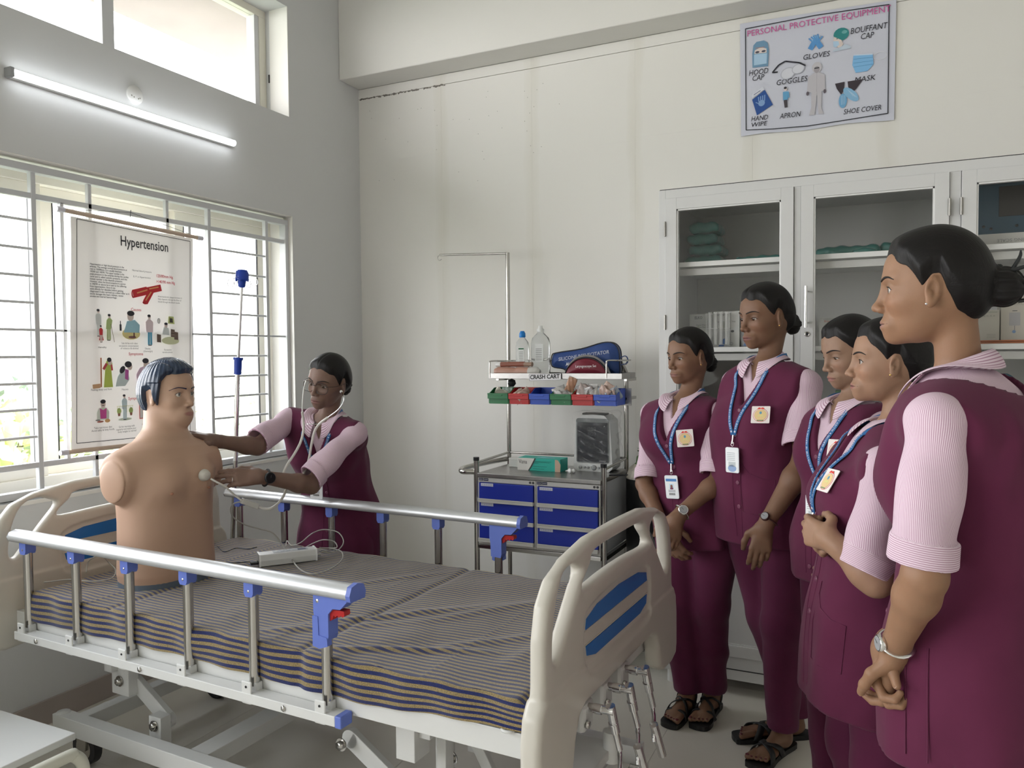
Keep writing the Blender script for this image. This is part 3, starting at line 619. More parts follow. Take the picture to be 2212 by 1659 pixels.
P3([(-.240,2.725),(-.198,2.728),(-.200,2.69),(-.212,2.668),(-.232,2.70)],(.04,.03,.04)); P3([(-.185,2.727),(-.118,2.728),(-.145,2.690),(-.162,2.672),(-.182,2.70)],(.04,.03,.04)); O3(-.205,2.640,.018,.034,(.16,.38,.62)); O3(-.17,2.665,.020,.045,(.24,.46,.68),.75); 
for k in range(3): L3((-.212+.007*k,2.665),(-.211+.006*k,2.622),.0015,(.5,.65,.8)); L3((-.185+.008*k,2.69-.008*k),(-.160+.008*k,2.655-.004*k),.0015,(.5,.65,.8))
Q_(d,'drawings',M['vcol'])
q=MB(); q.prism(rrect(.02,.006,.002),(-.678,py-.012,2.80),(0,0,1),(1,0,0),.0004,ez=(0,-1,0)); 
# ---------- hospital bed ----------
BA=math.radians(-2.271); BO=(-2.686,1.676,0)
BED=empty('hospital_bed',BO,BA,'crank hospital bed with cream head and foot boards and folding side rails','bed')
bu=V(math.cos(BA),math.sin(BA),0); bv=V(-bu[1],bu[0],0)
def bw(s,t,z): return V(BO)+bu*s+bv*t+V(0,0,z)
def board(name,s0,flip):
    TC=.435
    half=[(.0,1.000),(.20,.997),(.34,.975),(.42,.945),(.465,.895),(.484,.82),(.487,.72),(.490,.695),(.515,.66),(.525,.60),(.525,.50),(.515,.460),(.46,.445),(.38,.450),(.335,.475),(.318,.54),(.295,.585),(.26,.600)]
    pts=[(x,z) for x,z in half]+[(-x,z) for x,z in half[::-1] if x>0]
    oc=np.array(pts)
    slot=[(-.285,.943),(-.262,.922),(-.312,.865),(-.382,.790),(-.415,.757),(-.434,.778),(-.420,.867),(-.385,.935),(-.33,.955)]
    top=[(-.18,.957),(0,.962),(.18,.957),(.212,.930),(.258,.893),(.240,.878),(.10,.884),(0,.886),(-.10,.884),(-.240,.878),(-.258,.893),(-.212,.930)]
    holes=[spl2(slot,3),spl2([(-x,z) for x,z in slot[::-1]],3),spl2(top,3)]
    def f(P):
        q=P[:,1:]; d2=seg2(q,oc)
        hd=np.full(len(P),1e9)
        for h in holes: hd=np.minimum(hd,seg2(q,h))
        d2=np.maximum(d2,-hd)
        t=.020+.006*sstep((.695-q[:,1])/.008)-.007*sstep((-seg2(q,pan))/.012)*(P[:,0]>0)
        r=.0155; a=np.maximum(d2+r,0); b=np.maximum(np.abs(P[:,0])-t+r,0)
        return np.minimum(np.maximum(d2+r,np.abs(P[:,0])-t+r),0)+np.sqrt(a*a+b*b)-r
    pan=spl2([(-.262,.770),(-.225,.832),(0,.850),(.225,.832),(.262,.770),(.255,.69),(.215,.655),(0,.65),(-.215,.655),(-.255,.69)],3)
    v,fc=nets(f,(-.04,-.54,.43),(.04,.54,1.012),.0062); v=relax(v,fc,1,.4)
    if flip: v[:,0]*=-1; fc=fc[:,::-1]
    v=v+V(s0,TC,0)
    bd=obj(name,mkmesh(name,v,fc,M['bedplastic'],True),BED)
    sg=-1 if flip else 1
    for zs in ([(-.238,.775),(-.232,.800),(-.16,.818),(0,.826),(.16,.818),(.232,.800),(.238,.775)],[(-.236,.733),(.236,.733),(.230,.708),(.16,.690),(0,.684),(-.16,.690),(-.230,.708)]):
        q=MB(); q.prism([(x,z) for x,z in zs],(s0+sg*.0115,TC,0),(0,1,0),(0,0,1),.0035,ez=(sg,0,0)); o=q.build('inlay',M['blueinlay'],bd)
    for zc in ((.772,),(.736,)):
        q=MB(); q.box(s0+sg*.013-.0015,s0+sg*.013+.0015,TC-.245,TC+.245,zc[0]-.0015,zc[0]+.0015); q.build('inlay_border',M['bedplastic'],bd)
    return bd
FB=board('footboard',2.000,False); HB=board('headboard',-.075,False)
lb=MB(); lx=-.075+.0225
lb.box(lx,lx+.0008,.355,.60,.962,.990); o=lb.build('label_strip',mat('label_paper',(.72,.70,.70),.5),HB)
t=MB(); 
for k,(a,b) in enumerate((((.355,.962),(.60,.962)),((.355,.990),(.60,.990)),((.355,.962),(.355,.990)),((.600,.962),(.600,.990)))): t.bar((lx+.001,a[0],a[1]),(lx+.001,b[0],b[1]),.0014,.0006,up=(1,0,0),c=(.02,.02,.02))
text_mesh(t,'INTENSIVE CARE',(lx+.001,.360,.966),(0,1,0),(0,0,1),.027,(.01,.01,.01),bold=.03,width=.225); t.build('label_lettering',M['vcol'],HB)
# main frame
def part(nm,fn,m,par=BED,bevel=.002,**k):
    q=MB(); fn(q); return q.build(nm,m,par,bevel=bevel,**k)
part('side_beam',lambda q:q.box(-.06,1.98,.014,.050,.515,.576),M['whitegloss'])
part('side_beam',lambda q:q.box(-.06,1.98,.885,.920,.515,.576),M['whitegloss'])
part('cross_beam',lambda q:q.box(-.055,-.005,.045,.885,.52,.57),M['whitegloss']); part('cross_beam',lambda q:q.box(1.92,1.97,.045,.885,.52,.57),M['whitegloss'])
part('deck',lambda q:[q.box(.02+.49*i,.02+.49*i+.47,.05,.88,.566,.574) for i in range(4)],M['whitegloss'])
part('corner_socket',lambda q:q.tube([(1.895+.014*math.cos(a),.012+.012*math.sin(a),.580) for a in np.linspace(0,6.28,17)[:-1]],.004,8,closed=True),M['whitegloss'],bevel=0)
part('head_bracket',lambda q:(q.box(-.12,-.05,-.03,.05,.50,.575),q.box(-.135,-.10,-.035,.005,.46,.53)),M['whitegloss'])
def guard(t0,sg):
    r_=empty('guard_rail',(0,0,0)); r_.parent=BED
    q=MB(); q.prism([(-.026*1,.832),(.026,.832),(.030,.845),(.022,.862),(0,.868),(-.022,.862),(-.030,.845)],(-.015,t0,0),(0,1,0),(0,0,1),1.475,ez=(1,0,0),sm=1); q.build('top_rail',M['alu'],r_)
    q=MB(); q.prism([(-.029,.828),(.029,.828),(.033,.845),(.024,.866),(0,.872),(-.024,.866),(-.033,.845)],(1.455,t0,0),(0,1,0),(0,0,1),.014,ez=(1,0,0)); q.build('rail_end_cap',M['bluepl'],r_,bevel=.003); q=MB(); q.prism([(-.025,.833),(.025,.833),(.029,.845),(.021,.861),(0,.867),(-.021,.861),(-.029,.845)],(-.021,t0,0),(0,1,0),(0,0,1),.008,ez=(1,0,0)); q.build('rail_end_plug',mat('grey_plug',(.30,.31,.32),.5) if 'grey_plug' not in D.materials else D.materials['grey_plug'],r_)
    q=MB(); q.box(.015,1.415,t0-.034 if sg<0 else t0-.010,t0+.010 if sg<0 else t0+.034,.500,.528); q.build('lower_bar',M['whitegloss'],r_,bevel=.002)
    q=MB(); q.box(1.415,1.436,t0-.035 if sg<0 else t0-.011,t0+.011 if sg<0 else t0+.035,.498,.530); q.build('lower_bar_cap',M['bluepl'],r_,bevel=.003)
    for s in (.14,.66,1.24): q=MB(); yy=t0+sg*.033; q.lathe([(.0085,0),(.0085,.004),(.0001,.006)],(s,yy,.514),(0,sg,0),n=6); q.build('bolt',M['steel'],r_)
    for i in range(6):
        s=.050+.2628*i; p=MB(); p.tube([(s,t0,.540),(s,t0,.80)],.0148,16); po=p.build('post',M['steel'],r_)
        q=MB(); q.box(s-.018,s+.018,t0-.012,t0+.012,.520,.550); q.box(s-.018,s+.018,t0+sg*.030-.003,t0+sg*.030+.003,.497,.560); q.build('post_bracket',M['whitegloss'],po,bevel=.003)
        q=MB(); q.tube([(s,t0+sg*.033,.545),(s,t0+sg*.0345,.545)],.0035,8); q.build('rivet',M['black'],po)
        if i<5:
            q=MB(); q.prism([(-.0175,.834),(-.0175,.800),(-.012,.790),(.012,.790),(.0175,.800),(.0175,.834)],(s,t0-.018,0),(1,0,0),(0,0,1),.036,ez=(0,1,0)); q.build('post_clip',M['bluepl'],po,bevel=.003)
            q=MB(); q.lathe([(.004,0),(.0001,.0015)],(s,t0+sg*.0185,.806),(0,sg,0),n=8); q.build('rivet',M['steel'],po)
    s=1.364
    q=MB(); q.prism([(-.028,.833),(-.028,.785),(-.024,.765),(-.022,.715),(.018,.712),(.022,.725),(.022,.785),(.036,.800),(.062,.802),(.102,.842),(.100,.850),(.0,.850)],(s,t0-.019,0),(1,0,0),(0,0,1),.038,ez=(0,1,0)); q.build('latch_housing',M['bluepl'],r_,bevel=.003)
    q=MB(); q.prism([(-.030,.775),(-.012,.775),(-.010,.725),(.018,.722),(.020,.700),(-.008,.690),(-.030,.695)],(s,t0+sg*.012-.009,0),(1,0,0),(0,0,1),.018,ez=(0,1,0)); q.build('latch_sleeve',M['bluepl'],r_,bevel=.002)
    q=MB(); q.prism([(.020,.796),(.068,.797),(.070,.786),(.064,.780),(.058,.784),(.052,.778),(.046,.783),(.040,.778),(.034,.782),(.030,.770),(.022,.765)],(s,t0-.012,0),(1,0,0),(0,0,1),.024,ez=(0,1,0)); q.build('release_lever',M['redpl'],r_,bevel=.002)
    q=MB(); q.lathe([(.005,0),(.0001,.002)],(s-.014,t0+sg*.0195,.815),(0,sg,0),n=10); q.build('rivet',M['steel'],r_)
    return r_
guard(0,-1); guard(.934,1)
# undercarriage
wg=M['whitegloss']
part('base_beam',lambda q:q.box(.02,1.95,.085,.135,.135,.195),wg); part('base_beam',lambda q:q.box(-.01,1.95,.79,.84,.135,.195),wg)
part('base_cross_beam',lambda q:q.box(.09,.14,.135,.79,.140,.190),wg); part('base_cross_beam',lambda q:q.box(.66,.74,.135,.79,.140,.190),wg); part('base_cross_beam',lambda q:q.box(1.80,1.86,.135,.79,.140,.190),wg)
part('plug',lambda q:q.lathe([(.024,.0),(.022,.004),(.0001,.006)],(.045,.11,.195),(0,0,1),n=16),wg,bevel=0)
for (s1,s2) in ((.255,.445),(1.25,1.44)):
    for t_ in (.23,.68):
        if t_==.68 or s1<1: part('hanger',lambda q:q.box(s1-.045,s1+.045,t_-.045,t_-.005,.27,.515),wg)
        part('lift_arm',lambda q:(q.bar((s1,t_,.32),(s2,t_,.205),.022,.055),q.tube([(s2,t_-.011,.205),(s2,t_+.011,.205)],.0275,16),q.tube([(s1,t_-.011,.32),(s1,t_+.011,.32)],.0275,16)),wg)
        part('arm_bracket',lambda q:(q.box(s2-.03,s2+.03,t_-.055,t_-.013,.135,.235)),wg)
        for s,z,y in ((s1,.32,t_-.046),(s2,.205,t_-.056)): part('bolt',lambda q:(q.lathe([(.019,0),(.019,.003)],(s,y,z),(0,-1,0),n=18),q.lathe([(.014,.003),(.014,.012),(.0001,.014)],(s,y,z),(0,-1,0),n=6)),M['steel'],bevel=0)
part('hanger',lambda q:q.box(.205,.245,.16,.30,.355,.515),wg)
part('support_leg',lambda q:q.box(1.515,1.575,.09,.16,.385,.515),wg)
part('support_leg',lambda q:(q.box(1.50,1.53,.30,.36,.14,.515),q.bar((1.53,.33,.50),(1.72,.33,.18),.02,.035)),wg)
part('support_bracket',lambda q:(q.box(1.575,1.61,.11,.40,.445,.475),q.box(1.57,1.60,.20,.24,.30,.50)),wg)
part('bolt',lambda q:(q.lathe([(.024,0),(.024,.004)],(1.555,.295,.30),(0,-1,0),n=18),q.lathe([(.017,.004),(.017,.014),(.0001,.016)],(1.555,.295,.30),(0,-1,0),n=6)),M['steel'],bevel=0)
part('crank_shaft',lambda q:[q.tube([(.6,t_,.50),(1.93,t_,.55)],.011,8) for t_ in(.30,.45)],M['steel'],bevel=0)
def caster(s,t_,r=.062):
    c=MB(); c.tube([(s,t_-.015,r),(s,t_+.015,r)],[r,r],24); co=c.build('caster_wheel',M['black'],BED,bevel=.006)
    q=MB(); q.tube([(s,t_-.017,r),(s,t_+.017,r)],.040,20); q.build('wheel_hub',M['steel'],co,bevel=.002)
    q=MB(); q.prism([(-.02,0),(.02,0),(.03,.06),(.03,.085),(-.03,.085),(-.03,.06)],(s,t_-.024,r-.005),(1,0,0),(0,0,1),.006,ez=(0,1,0)); q.prism([(-.02,0),(.02,0),(.03,.06),(.03,.085),(-.03,.085),(-.03,.06)],(s,t_+.018,r-.005),(1,0,0),(0,0,1),.006,ez=(0,1,0)); q.box(s-.03,s+.03,t_-.024,t_+.024,r+.066,r+.076); q.build('caster_fork',M['steel'],co,bevel=.002)
for s,t_ in ((.03,.76),(.05,.16),(1.90,.16),(1.90,.76)): caster(s+.05,t_)
# cranks at the foot end
for t_,a in ((.20,.25),(.335,.30),(.465,.40)):
    part('crank_box',lambda q:q.box(1.955,2.022,t_-.034,t_+.034,.525,.598),M['whitegloss'],bevel=.012)
    part('bolt',lambda q:q.lathe([(.010,0),(.010,.008),(.0001,.010)],(2.022,t_-.02,.548),(1,0,0),n=6),M['steel'],bevel=0)
    r_=empty('crank_handle',(0,0,0)); r_.parent=BED
    j=V(2.075,t_+.005,.583); e=j+V(.012,.032,-.108)
    q=MB(); q.tube([(2.02,t_,.583),tuple(j+V(.008,0,0))],.0105,12); q.tube([(2.035,t_,.583),(2.055,t_,.583)],.0125,12); q.build('crank_axle',M['chrome'],r_)
    q=MB(); q.tube([j+V(0,0,.012),j+(e-j)*.55],.0120,12); q.tube([j+(e-j)*.5,e],.0085,10); q.tube([j+(e-j)*.30,j+(e-j)*.33],.0132,12); q.build('crank_arm',M['chrome'],r_)
    q=MB(); q.tube(smooth_path([e+V(0,0,.01),e+V(.002,-.006,-.008),e+V(.012,-.03,-.016),e+V(.03,-.085,-.022),e+V(.034,-.098,-.030),e+V(.036,-.100,-.045)],5),.0062,8); q.build('crank_bend',M['chrome'],r_)
    q=MB(); g0=e+V(.034,-.098,-.012); q.tube([g0+V(0,-.002,.012),g0+V(.012,.035,-.085)],.0115,12); q.build('crank_grip',M['chrome'],r_)
part('crank_mount',lambda q:(q.box(1.90,2.03,.05,.36,.40,.425),q.tube([(2.03,.33,.39),(2.03,.33,.47)],.022,14)),wg)
# ---------- mattress in a striped cover ----------
s0,s1,t0,t1,zb,zt=.035,1.945,.004,.925,.562,.657
MT=empty('mattress',tuple(bw(s0,t0,zb)),BA,'thin mattress in a blue and ochre striped cover lying on the hospital bed','mattress')
NS,NT=230,150
per=[];R_=.013
def prof(w_):   # w: unrolled distance from near bottom edge over the top to far bottom edge
    H_=zt-zb-R_; A_=math.pi*R_/2; Wd=(t1-t0)-2*R_
    if w_<H_: return 0.,w_
    w_-=H_
    if w_<A_: a=w_/R_; return R_-R_*math.cos(a),H_+R_*math.sin(a)
    w_-=A_
    if w_<Wd: return R_+w_,H_+R_
    w_-=Wd
    if w_<A_: a=w_/R_; return R_+Wd+R_*math.sin(a),H_+R_*math.cos(a)
    w_-=A_; return 2*R_+Wd,H_-w_
Ltot=2*(zt-zb-R_)+math.pi*R_+(t1-t0)-2*R_
ws=np.concatenate([np.linspace(0,.12,34),np.linspace(.12,Ltot-.1,NT)[1:],np.linspace(Ltot-.1,Ltot,10)[1:]])
ss=np.linspace(0,s1-s0,NS); G=np.zeros((len(ss),len(ws),3)); ST=np.zeros((len(ss),len(ws)))
base_=np.array([prof(w_) for w_ in ws]); rg=np.random.RandomState(11)
fold=[(1.02,.10,1.55,.62,.022,.010),(.95,.02,1.38,.35,.02,.007),(1.22,.03,1.75,.26,.016,.011),(1.35,.3,1.75,.85,.025,.006),(.35,.25,.75,.85,.02,.0018),(1.5,.15,1.85,.5,.02,.005),(.9,.5,1.2,.88,.02,.005),(1.75,.1,1.88,.75,.03,.007)]
for i,s in enumerate(ss):
    t=base_[:,0]; z=base_[:,1].copy(); x=np.full(len(ws),s); y=t.copy()
    top=np.clip((z-(zt-zb-R_)*.9)/.02,0,1)*((t>.005)&(t<t1-t0-.005))
    dz=np.zeros(len(ws)); sh=np.zeros(len(ws))
    for a,b,c,d_,wd,h in fold:
        ex_=V(c-a,d_-b); L_=np.linalg.norm(ex_); ex_=ex_/L_; al=(s-a)*ex_[0]+(t-b)*ex_[1]; pe=-(s-a)*ex_[1]+(t-b)*ex_[0]
        env=np.clip(al/(.25*L_),0,1)*np.clip((L_-al)/(.4*L_),0,1); rd=np.exp(-(pe/wd)**2); dz+=h*.8*env*rd; sh+=h*.8*env*pe/wd*rd
    for sc in (.42,1.22):   # mattress hinge seams
        dz-=.006*math.exp(-((s-sc)/.012)**2)
    for sc in (.30,.78,1.09,1.62): dz+=.0018*math.exp(-((s-sc)/.004)**2)
    n1=.0010*np.sin(s*31+t*9)+.0009*np.sin(s*13-t*23+1)+.0007*np.sin(s*57+t*31)
    z=z+top*(dz+n1)
    side=(t<R_+.001)|(t>t1-t0-R_-.001); sg=np.where(t<.4,-1,1)
    y=y+side*sg*(.004*np.sin(s*9+.6)*np.sin(z*30)+.003*np.sin(s*22+z*40)+.003*math.sin(s*41))-side*sg*.008*math.exp(-((s-1.22)/.02)**2)
    z=z+side*(1-top)*(-.004*math.sin(s*5.2+1)*(1-z/.07))*(t<.1)
    z=z+side*(t<.1)*np.clip(1-z/.07,0,1)*.020*float(np.clip((s-1.45)/.35,0,1))
    edge=min(s,ss[-1]-s); 
    if edge<.03: k=1-edge/.03; z=z-.018*k*k*top*1.0
    G[i,:,0]=x; G[i,:,1]=y; G[i,:,2]=z; ST[i]=ws+.0025*np.sin(s*6)+.002*np.sin(s*17+ws*20)-sh*.5
v=G.reshape(-1,3); a,b=G.shape[:2]
fi=np.arange(a*b).reshape(a,b); F_=np.stack([fi[:-1,:-1],fi[1:,:-1],fi[1:,1:],fi[:-1,1:]],-1).reshape(-1,4).astype(np.int32)
sm_=mat('striped_bed_cover',(.3,.25,.1),.85,sheen=.35,spec=.2,bump=.3,bscale=700); n=sm_.node_tree.nodes; L=sm_.node_tree.links; b=n['Principled BSDF']
at=n.new('ShaderNodeAttribute'); at.attribute_name='st'; k=n.new('ShaderNodeMath'); k.operation='MULTIPLY'; k.inputs[1].default_value=1/.0192; L.new(at.outputs['Fac'],k.inputs[0])
k0=n.new('ShaderNodeMath'); k0.operation='ADD'; k0.inputs[1].default_value=.3; L.new(k.outputs[0],k0.inputs[0])
fr=n.new('ShaderNodeMath'); fr.operation='FRACT'; L.new(k0.outputs[0],fr.inputs[0]); cr=n.new('ShaderNodeValToRGB'); e=cr.color_ramp.elements
OC=(.235,.175,.078,1); NB=(.010,.016,.085,1); e[0].position=.46; e[0].color=OC; e[1].position=.50; e[1].color=NB; q_=e.new(.95); q_.color=NB; q_=e.new(.99); q_.color=OC; L.new(fr.outputs[0],cr.inputs[0])
nn=n.new('ShaderNodeTexNoise'); nn.inputs['Scale'].default_value=420; nn.inputs['Detail'].default_value=2; tcx=n.new('ShaderNodeTexCoord'); L.new(tcx.outputs['Object'],nn.inputs['Vector'])
mr=n.new('ShaderNodeMapRange'); mr.inputs[1].default_value=.3; mr.inputs[2].default_value=.7; mr.inputs[3].default_value=.62; mr.inputs[4].default_value=1.4; L.new(nn.outputs['Fac'],mr.inputs[0])
mx=n.new('ShaderNodeMix'); mx.data_type='RGBA'; mx.blend_type='MULTIPLY'; mx.inputs[0].default_value=1; L.new(cr.outputs[0],mx.inputs[6]); L.new(mr.outputs[0],mx.inputs[7]); L.new(mx.outputs[2],b.inputs['Base Color'])
obj('cover',mkmesh('cover',v,F_,sm_,True,attrs={'st':ST.reshape(-1)}),MT)
q=MB(); q.box(.02,s1-s0-.02,.03,t1-t0-.03,.0145,zt-zb-.03); q.build('foam',M['black'],MT,bevel=.012)
q=MB(); 
for i in range(len(ss)-1): pass
for s_ in (0,s1-s0):   # end skirts of the cover
    k=0 if s_==0 else -1; row=G[k]; lowr=row.copy(); lowr[:,2]=np.minimum(row[:,2],.0); q.quadgrid(np.stack([row,lowr]),flip=(k==-1))
q.build('cover_end',sm_,MT)
# ---------- drip stand ----------
IV=empty('drip_stand',tuple(bw(-.075,1.0,.0)),BA,'steel drip pole with blue hook head standing at the far head corner of the bed','drip stand')
q=MB(); q.tube([(-.02,0,.02),(.0,0,.60),(.032,0,.98)],.0105,14); q.build('lower_tube',M['steel'],IV)
q=MB(); q.tube([(.032,0,.98),(.0585,0,1.41)],.0105,14); q.tube([(.0585,0,1.41),(.096,0,1.80)],.0075,12); q.build('pole',M['chrome'],IV)
q=MB(); q.tube([(.0555,0,1.375),(.058,0,1.395),(.061,0,1.44)],[.017,.017,.018],14); q.tube([(.061,0,1.44),(.0625,0,1.452)],.022,14); q.build('height_clamp',M['bluedeep'],IV)
c=V(.096,0,1.80); q=MB()
q.lathe([(.010,-.035),(.016,-.030),(.018,-.005),(.030,.0),(.028,.03),(.020,.045),(.0001,.047)],c,(.09,0,1),n=16)
for k in range(6): a=k*math.pi/3; q.bar(c+V(math.cos(a)*.026,math.sin(a)*.026,-.008),c+V(math.cos(a)*.022,math.sin(a)*.022,.04),.009,.008)
q.build('hook_hub',M['bluedeep'],IV,bevel=.002)
for a in (.25,1.9,math.pi+.15,-1.2):
    d_=V(math.cos(a),math.sin(a),0); pts=[c+d_*.02+V(0,0,.004),c+d_*.055+V(0,0,.008)]+[c+d_*(.062+.018*math.sin(b))+V(0,0,-.012+.018*math.cos(b)) for b in np.linspace(0,4.9,10)]
    q=MB(); q.tube(smooth_path(pts,3),.0018,6); q.build('hook',M['chrome'],IV)
q=MB(); 
for k in range(5): a=k*2*math.pi/5; q.bar((-.02,0,.05),(-.02+math.cos(a)*.17,math.sin(a)*.17,.035),.022,.015)
q.build('foot',M['bluedeep'],IV)
# ---------- corner of the white step trolley ----------
TR=empty('step_trolley',(-2.40,1.50,0),0,'white topped trolley with cream tube rail and black caster at the bottom left corner','trolley')
tp=.30; q=MB(); q.box(-.52,.151,-.38,.06,tp-.022,tp); q.build('top_panel',M['whitegloss'],TR,bevel=.003)
crm=mat('cream_tube_paint',(.66,.65,.56),.3)
q=MB(); q.tube(smooth_path([(.20,-.45,tp-.035),(.20,-.30,tp-.035),(.20,-.02,tp-.035),(.20,.02,tp-.045),(.20,.045,tp-.085),(.20,.04,tp-.15),(.20,.03,.10)],6),.0185,14); q.build('tube_rail',crm,TR)
q=MB(); q.tube([(-.45,.04,.0),(-.45,.04,tp-.022)],.0125,10); q.tube([(-.45,-.34,.0),(-.45,-.34,tp-.022)],.0125,10);q.tube([(.12,-.34,.0),(.12,-.34,tp-.022)],.0125,10); q.build('leg',crm,TR)
q=MB(); q.tube([(.215,.07,.055),(.247,.07,.055)],.052,24); cw=q.build('caster_wheel',M['black'],TR,bevel=.006)
q=MB(); q.tube([(.213,.07,.055),(.214,.07,.055)],.032,20); q.tube([(.19,.07,.055),(.249,.07,.055)],.010,12); q.build('wheel_hub',M['white'],cw)
q=MB(); q.prism([(-.035,.02),(.02,.0),(.045,.05),(.03,.085),(-.03,.09)],(.205,.07,.03),(0,1,0),(0,0,1),.008,ez=(1,0,0)); q.build('caster_fork',M['white'],cw,bevel=.002)
# ---------- teaching torso ----------
MK={'hc':[-2.375,2.03,1.322],'hf':[0.991,0.13,0.0],'hu':[0,0,1],'hs':1.03}
mB=basis_=None
# ---------- crash cart ----------
CA=empty('crash_cart',(-1.52,3.655,0),0,'stainless steel crash cart with six blue drawers and raised shelf against the back wall','cart'); co=(1.52,-3.655,0)
def cp(nm,fn,m,par=CA,bevel=.0015,col=None):
    q=MB(); fn(q); o=q.build(nm,m,par,bevel=bevel); 
    if par is CA: o.location=co
    return o
xl,xr,yf,yb=-1.857,-1.187,3.45,3.86; ST_=M['steel']; BS=M['bsteel']
for x in(xl,xr):
    cp('post',lambda q:q.tube([(x,yf,.10),(x,yf,.928)],.0135,16),ST_,bevel=0); cp('post_cap',lambda q:q.tube([(x,yf,.926),(x,yf,.943)],.0150,16),M['blackpl'])
cp('post',lambda q:q.tube([(-1.872,yb,.10),(-1.872,yb,2.008)],[.0115,.0115],14) ,ST_,bevel=0)
cp('post',lambda q:q.tube(smooth_path([(-1.206,yb,.10),(-1.206,yb,.9),(-1.206,yb,1.30),(-1.212,yb-.004,1.37),(-1.235,yb-.03,1.412),(-1.275,yb-.07,1.418)],6),.0125,14),ST_,bevel=0)
cp('drip_arm',lambda q:(q.tube([(-1.872,yb,2.0),(-1.872,yb,2.006)],.009,10),q.tube([(-1.872,yb,2.004),(-2.30,yb,2.022)],.006,8),q.tube([(-2.30+.014*math.sin(a)-.0,yb,2.012+.014*math.cos(a)-.006) for a in np.linspace(.2,-4.2,12)],.0022,6)),ST_,bevel=0)
for nm,a,b in (('back_rail',(-1.872,yb,.92),(-1.206,yb,.92)),('side_rail',(xl,yf,.915),(-1.872,yb,.92)),('side_rail',(xr,yf,.915),(-1.206,yb,.92))): cp(nm,lambda q:q.tube([a,b],.0065,10),ST_,bevel=0)
cp('push_handle',lambda q:q.tube(smooth_path([(-1.86,yf+.005,.868),(-1.93,yf-.01,.868),(-1.965,yf+.05,.872),(-1.955,yf+.12,.876),(-1.93,yf+.25,.88),(-1.88,yb-.02,.885)],6),.0135,14),ST_,bevel=0)
cp('counter',lambda q:(q.box(-1.845,-1.197,3.436,yb-.012,.846,.867)),BS,bevel=.003)
cp('cabinet_body',lambda q:(q.box(-1.842,-1.200,3.452,yb-.02,.508,.846)),mat('grey_cart_panel',(.45,.46,.46),.35))
cp('bottom_beam',lambda q:(q.box(-1.842,-1.2,yf-.012,yf+.012,.488,.508),q.box(-1.842,-1.2,yb-.012,yb+.012,.488,.508),q.box(xl-.01,xl+.01,yf,yb,.488,.508),q.box(xr-.01,xr+.01,yf,yb,.488,.508)),ST_)
cp('lower_tray',lambda q:q.box(-1.845,-1.2,yf+.01,yb-.012,.20,.215),BS)
cream=mat('cart_front_grey',(.55,.54,.52),.35)
for (a,b) in ((-1.843,-1.528),(-1.526,-1.200)):
    def fr(q): q.box(a,b,3.440,3.452,.822,.844); q.box(a,a+.008,3.440,3.452,.51,.822); q.box(b-.008,b,3.440,3.452,.51,.822); q.box(a+.008,b-.008,3.440,3.452,.51,.530)
    cp('front_frame',fr,cream)
    t=MB(); 
    for x0_,w_ in ((a+.004,.026),(a+.032,.026)): t.prism([(0,0),(w_,0),(w_,.013),(0,.013)],(x0_,3.4395,.829),(1,0,0),(0,0,1),.0006,(.03,.03,.06))
    for x0_,w_ in ((b-.036,.013),(b-.020,.013)): t.prism(oval(w_/2,.006,10),(x0_+w_/2,3.4395,.834),(1,0,0),(0,0,1),.0006,(.05,.05,.05))
    for x0_ in (a+.006,a+.034): t.bar((x0_,3.4386,.8355),(x0_+.021,3.4386,.8355),.002,.0004,up=(0,1,0),c=(.5,.5,.55)); 
    o=t.build('maker_label',M['vcol'],CA); o.location=co
    for z0_,z1_ in ((.741,.820),(.640,.722),(.543,.622)):
        dr=cp('drawer',lambda q:q.box(a+.010,b-.010,3.430,3.445,z0_,z1_),mat('drawer_blue',(.012,.03,.33),.38) if 'drawer_blue' not in D.materials else D.materials['drawer_blue'],bevel=.002)
        cp('drawer_handle',lambda q:(q.box(a+.008,b-.008,3.420,3.440,z0_-.018,z0_-.002),q.box(a+.008,b-.008,3.420,3.424,z0_-.006,z0_+.002)),cream,par=dr)
        t=MB(); t.prism([(0,0),(.068,0),(.068,.015),(0,.015)],(a+.022,3.4295,z1_-.016),(1,0,0),(0,0,1),.0006,(.55,.56,.66)); 
        for k in range(5): t.prism([(0,0),(.007,0),(.007,.006),(0,.006)],(a+.027+.012*k,3.4288,z1_-.012),(1,0,0),(0,0,1),.0003,(.42,.43,.55))
        t.build('drawer_label',M['vcol'],dr)
t=MB(); 
for x,z in ((-1.62,.520),(-1.235,.535),(-1.235,.528)): text_mesh(t,'CAUTION: DO NOT LEAN',(x,3.4395,z),(1,0,0),(0,0,1),.008,(.45,.08,.05),width=.05 if x<-1.5 else .028)
o=t.build('warning_lettering',M['vcol'],CA); o.location=co
for x,y in ((xl,yf),(xr,yf),(-1.872,yb),(-1.206,yb)): cp('caster_wheel',lambda q:(q.tube([(x-.012,y+.01,.05),(x+.012,y+.01,.05)],.05,20)),M['black'],bevel=.004)
cp('pole_knob',lambda q:(q.tube([(-1.86,yb-.01,1.302),(-1.835,yb-.03,1.302)],.006,8),q.lathe([(.010,0),(.022,.002),(.024,.010),(.018,.016),(.0001,.018)],(-1.838,yb-.03,1.302),(.4,-1,0),n=7)),M['blackpl'],bevel=.002)
cp('upper_shelf',lambda q:(q.box(-1.860,-1.145,3.60,3.82,1.334,1.337),q.box(-1.860,-1.145,3.60,3.603,1.331,1.360),q.box(-1.860,-1.857,3.60,3.82,1.331,1.360),q.box(-1.148,-1.145,3.60,3.82,1.331,1.360),q.box(-1.86,-1.145,3.817,3.82,1.331,1.36)),BS)
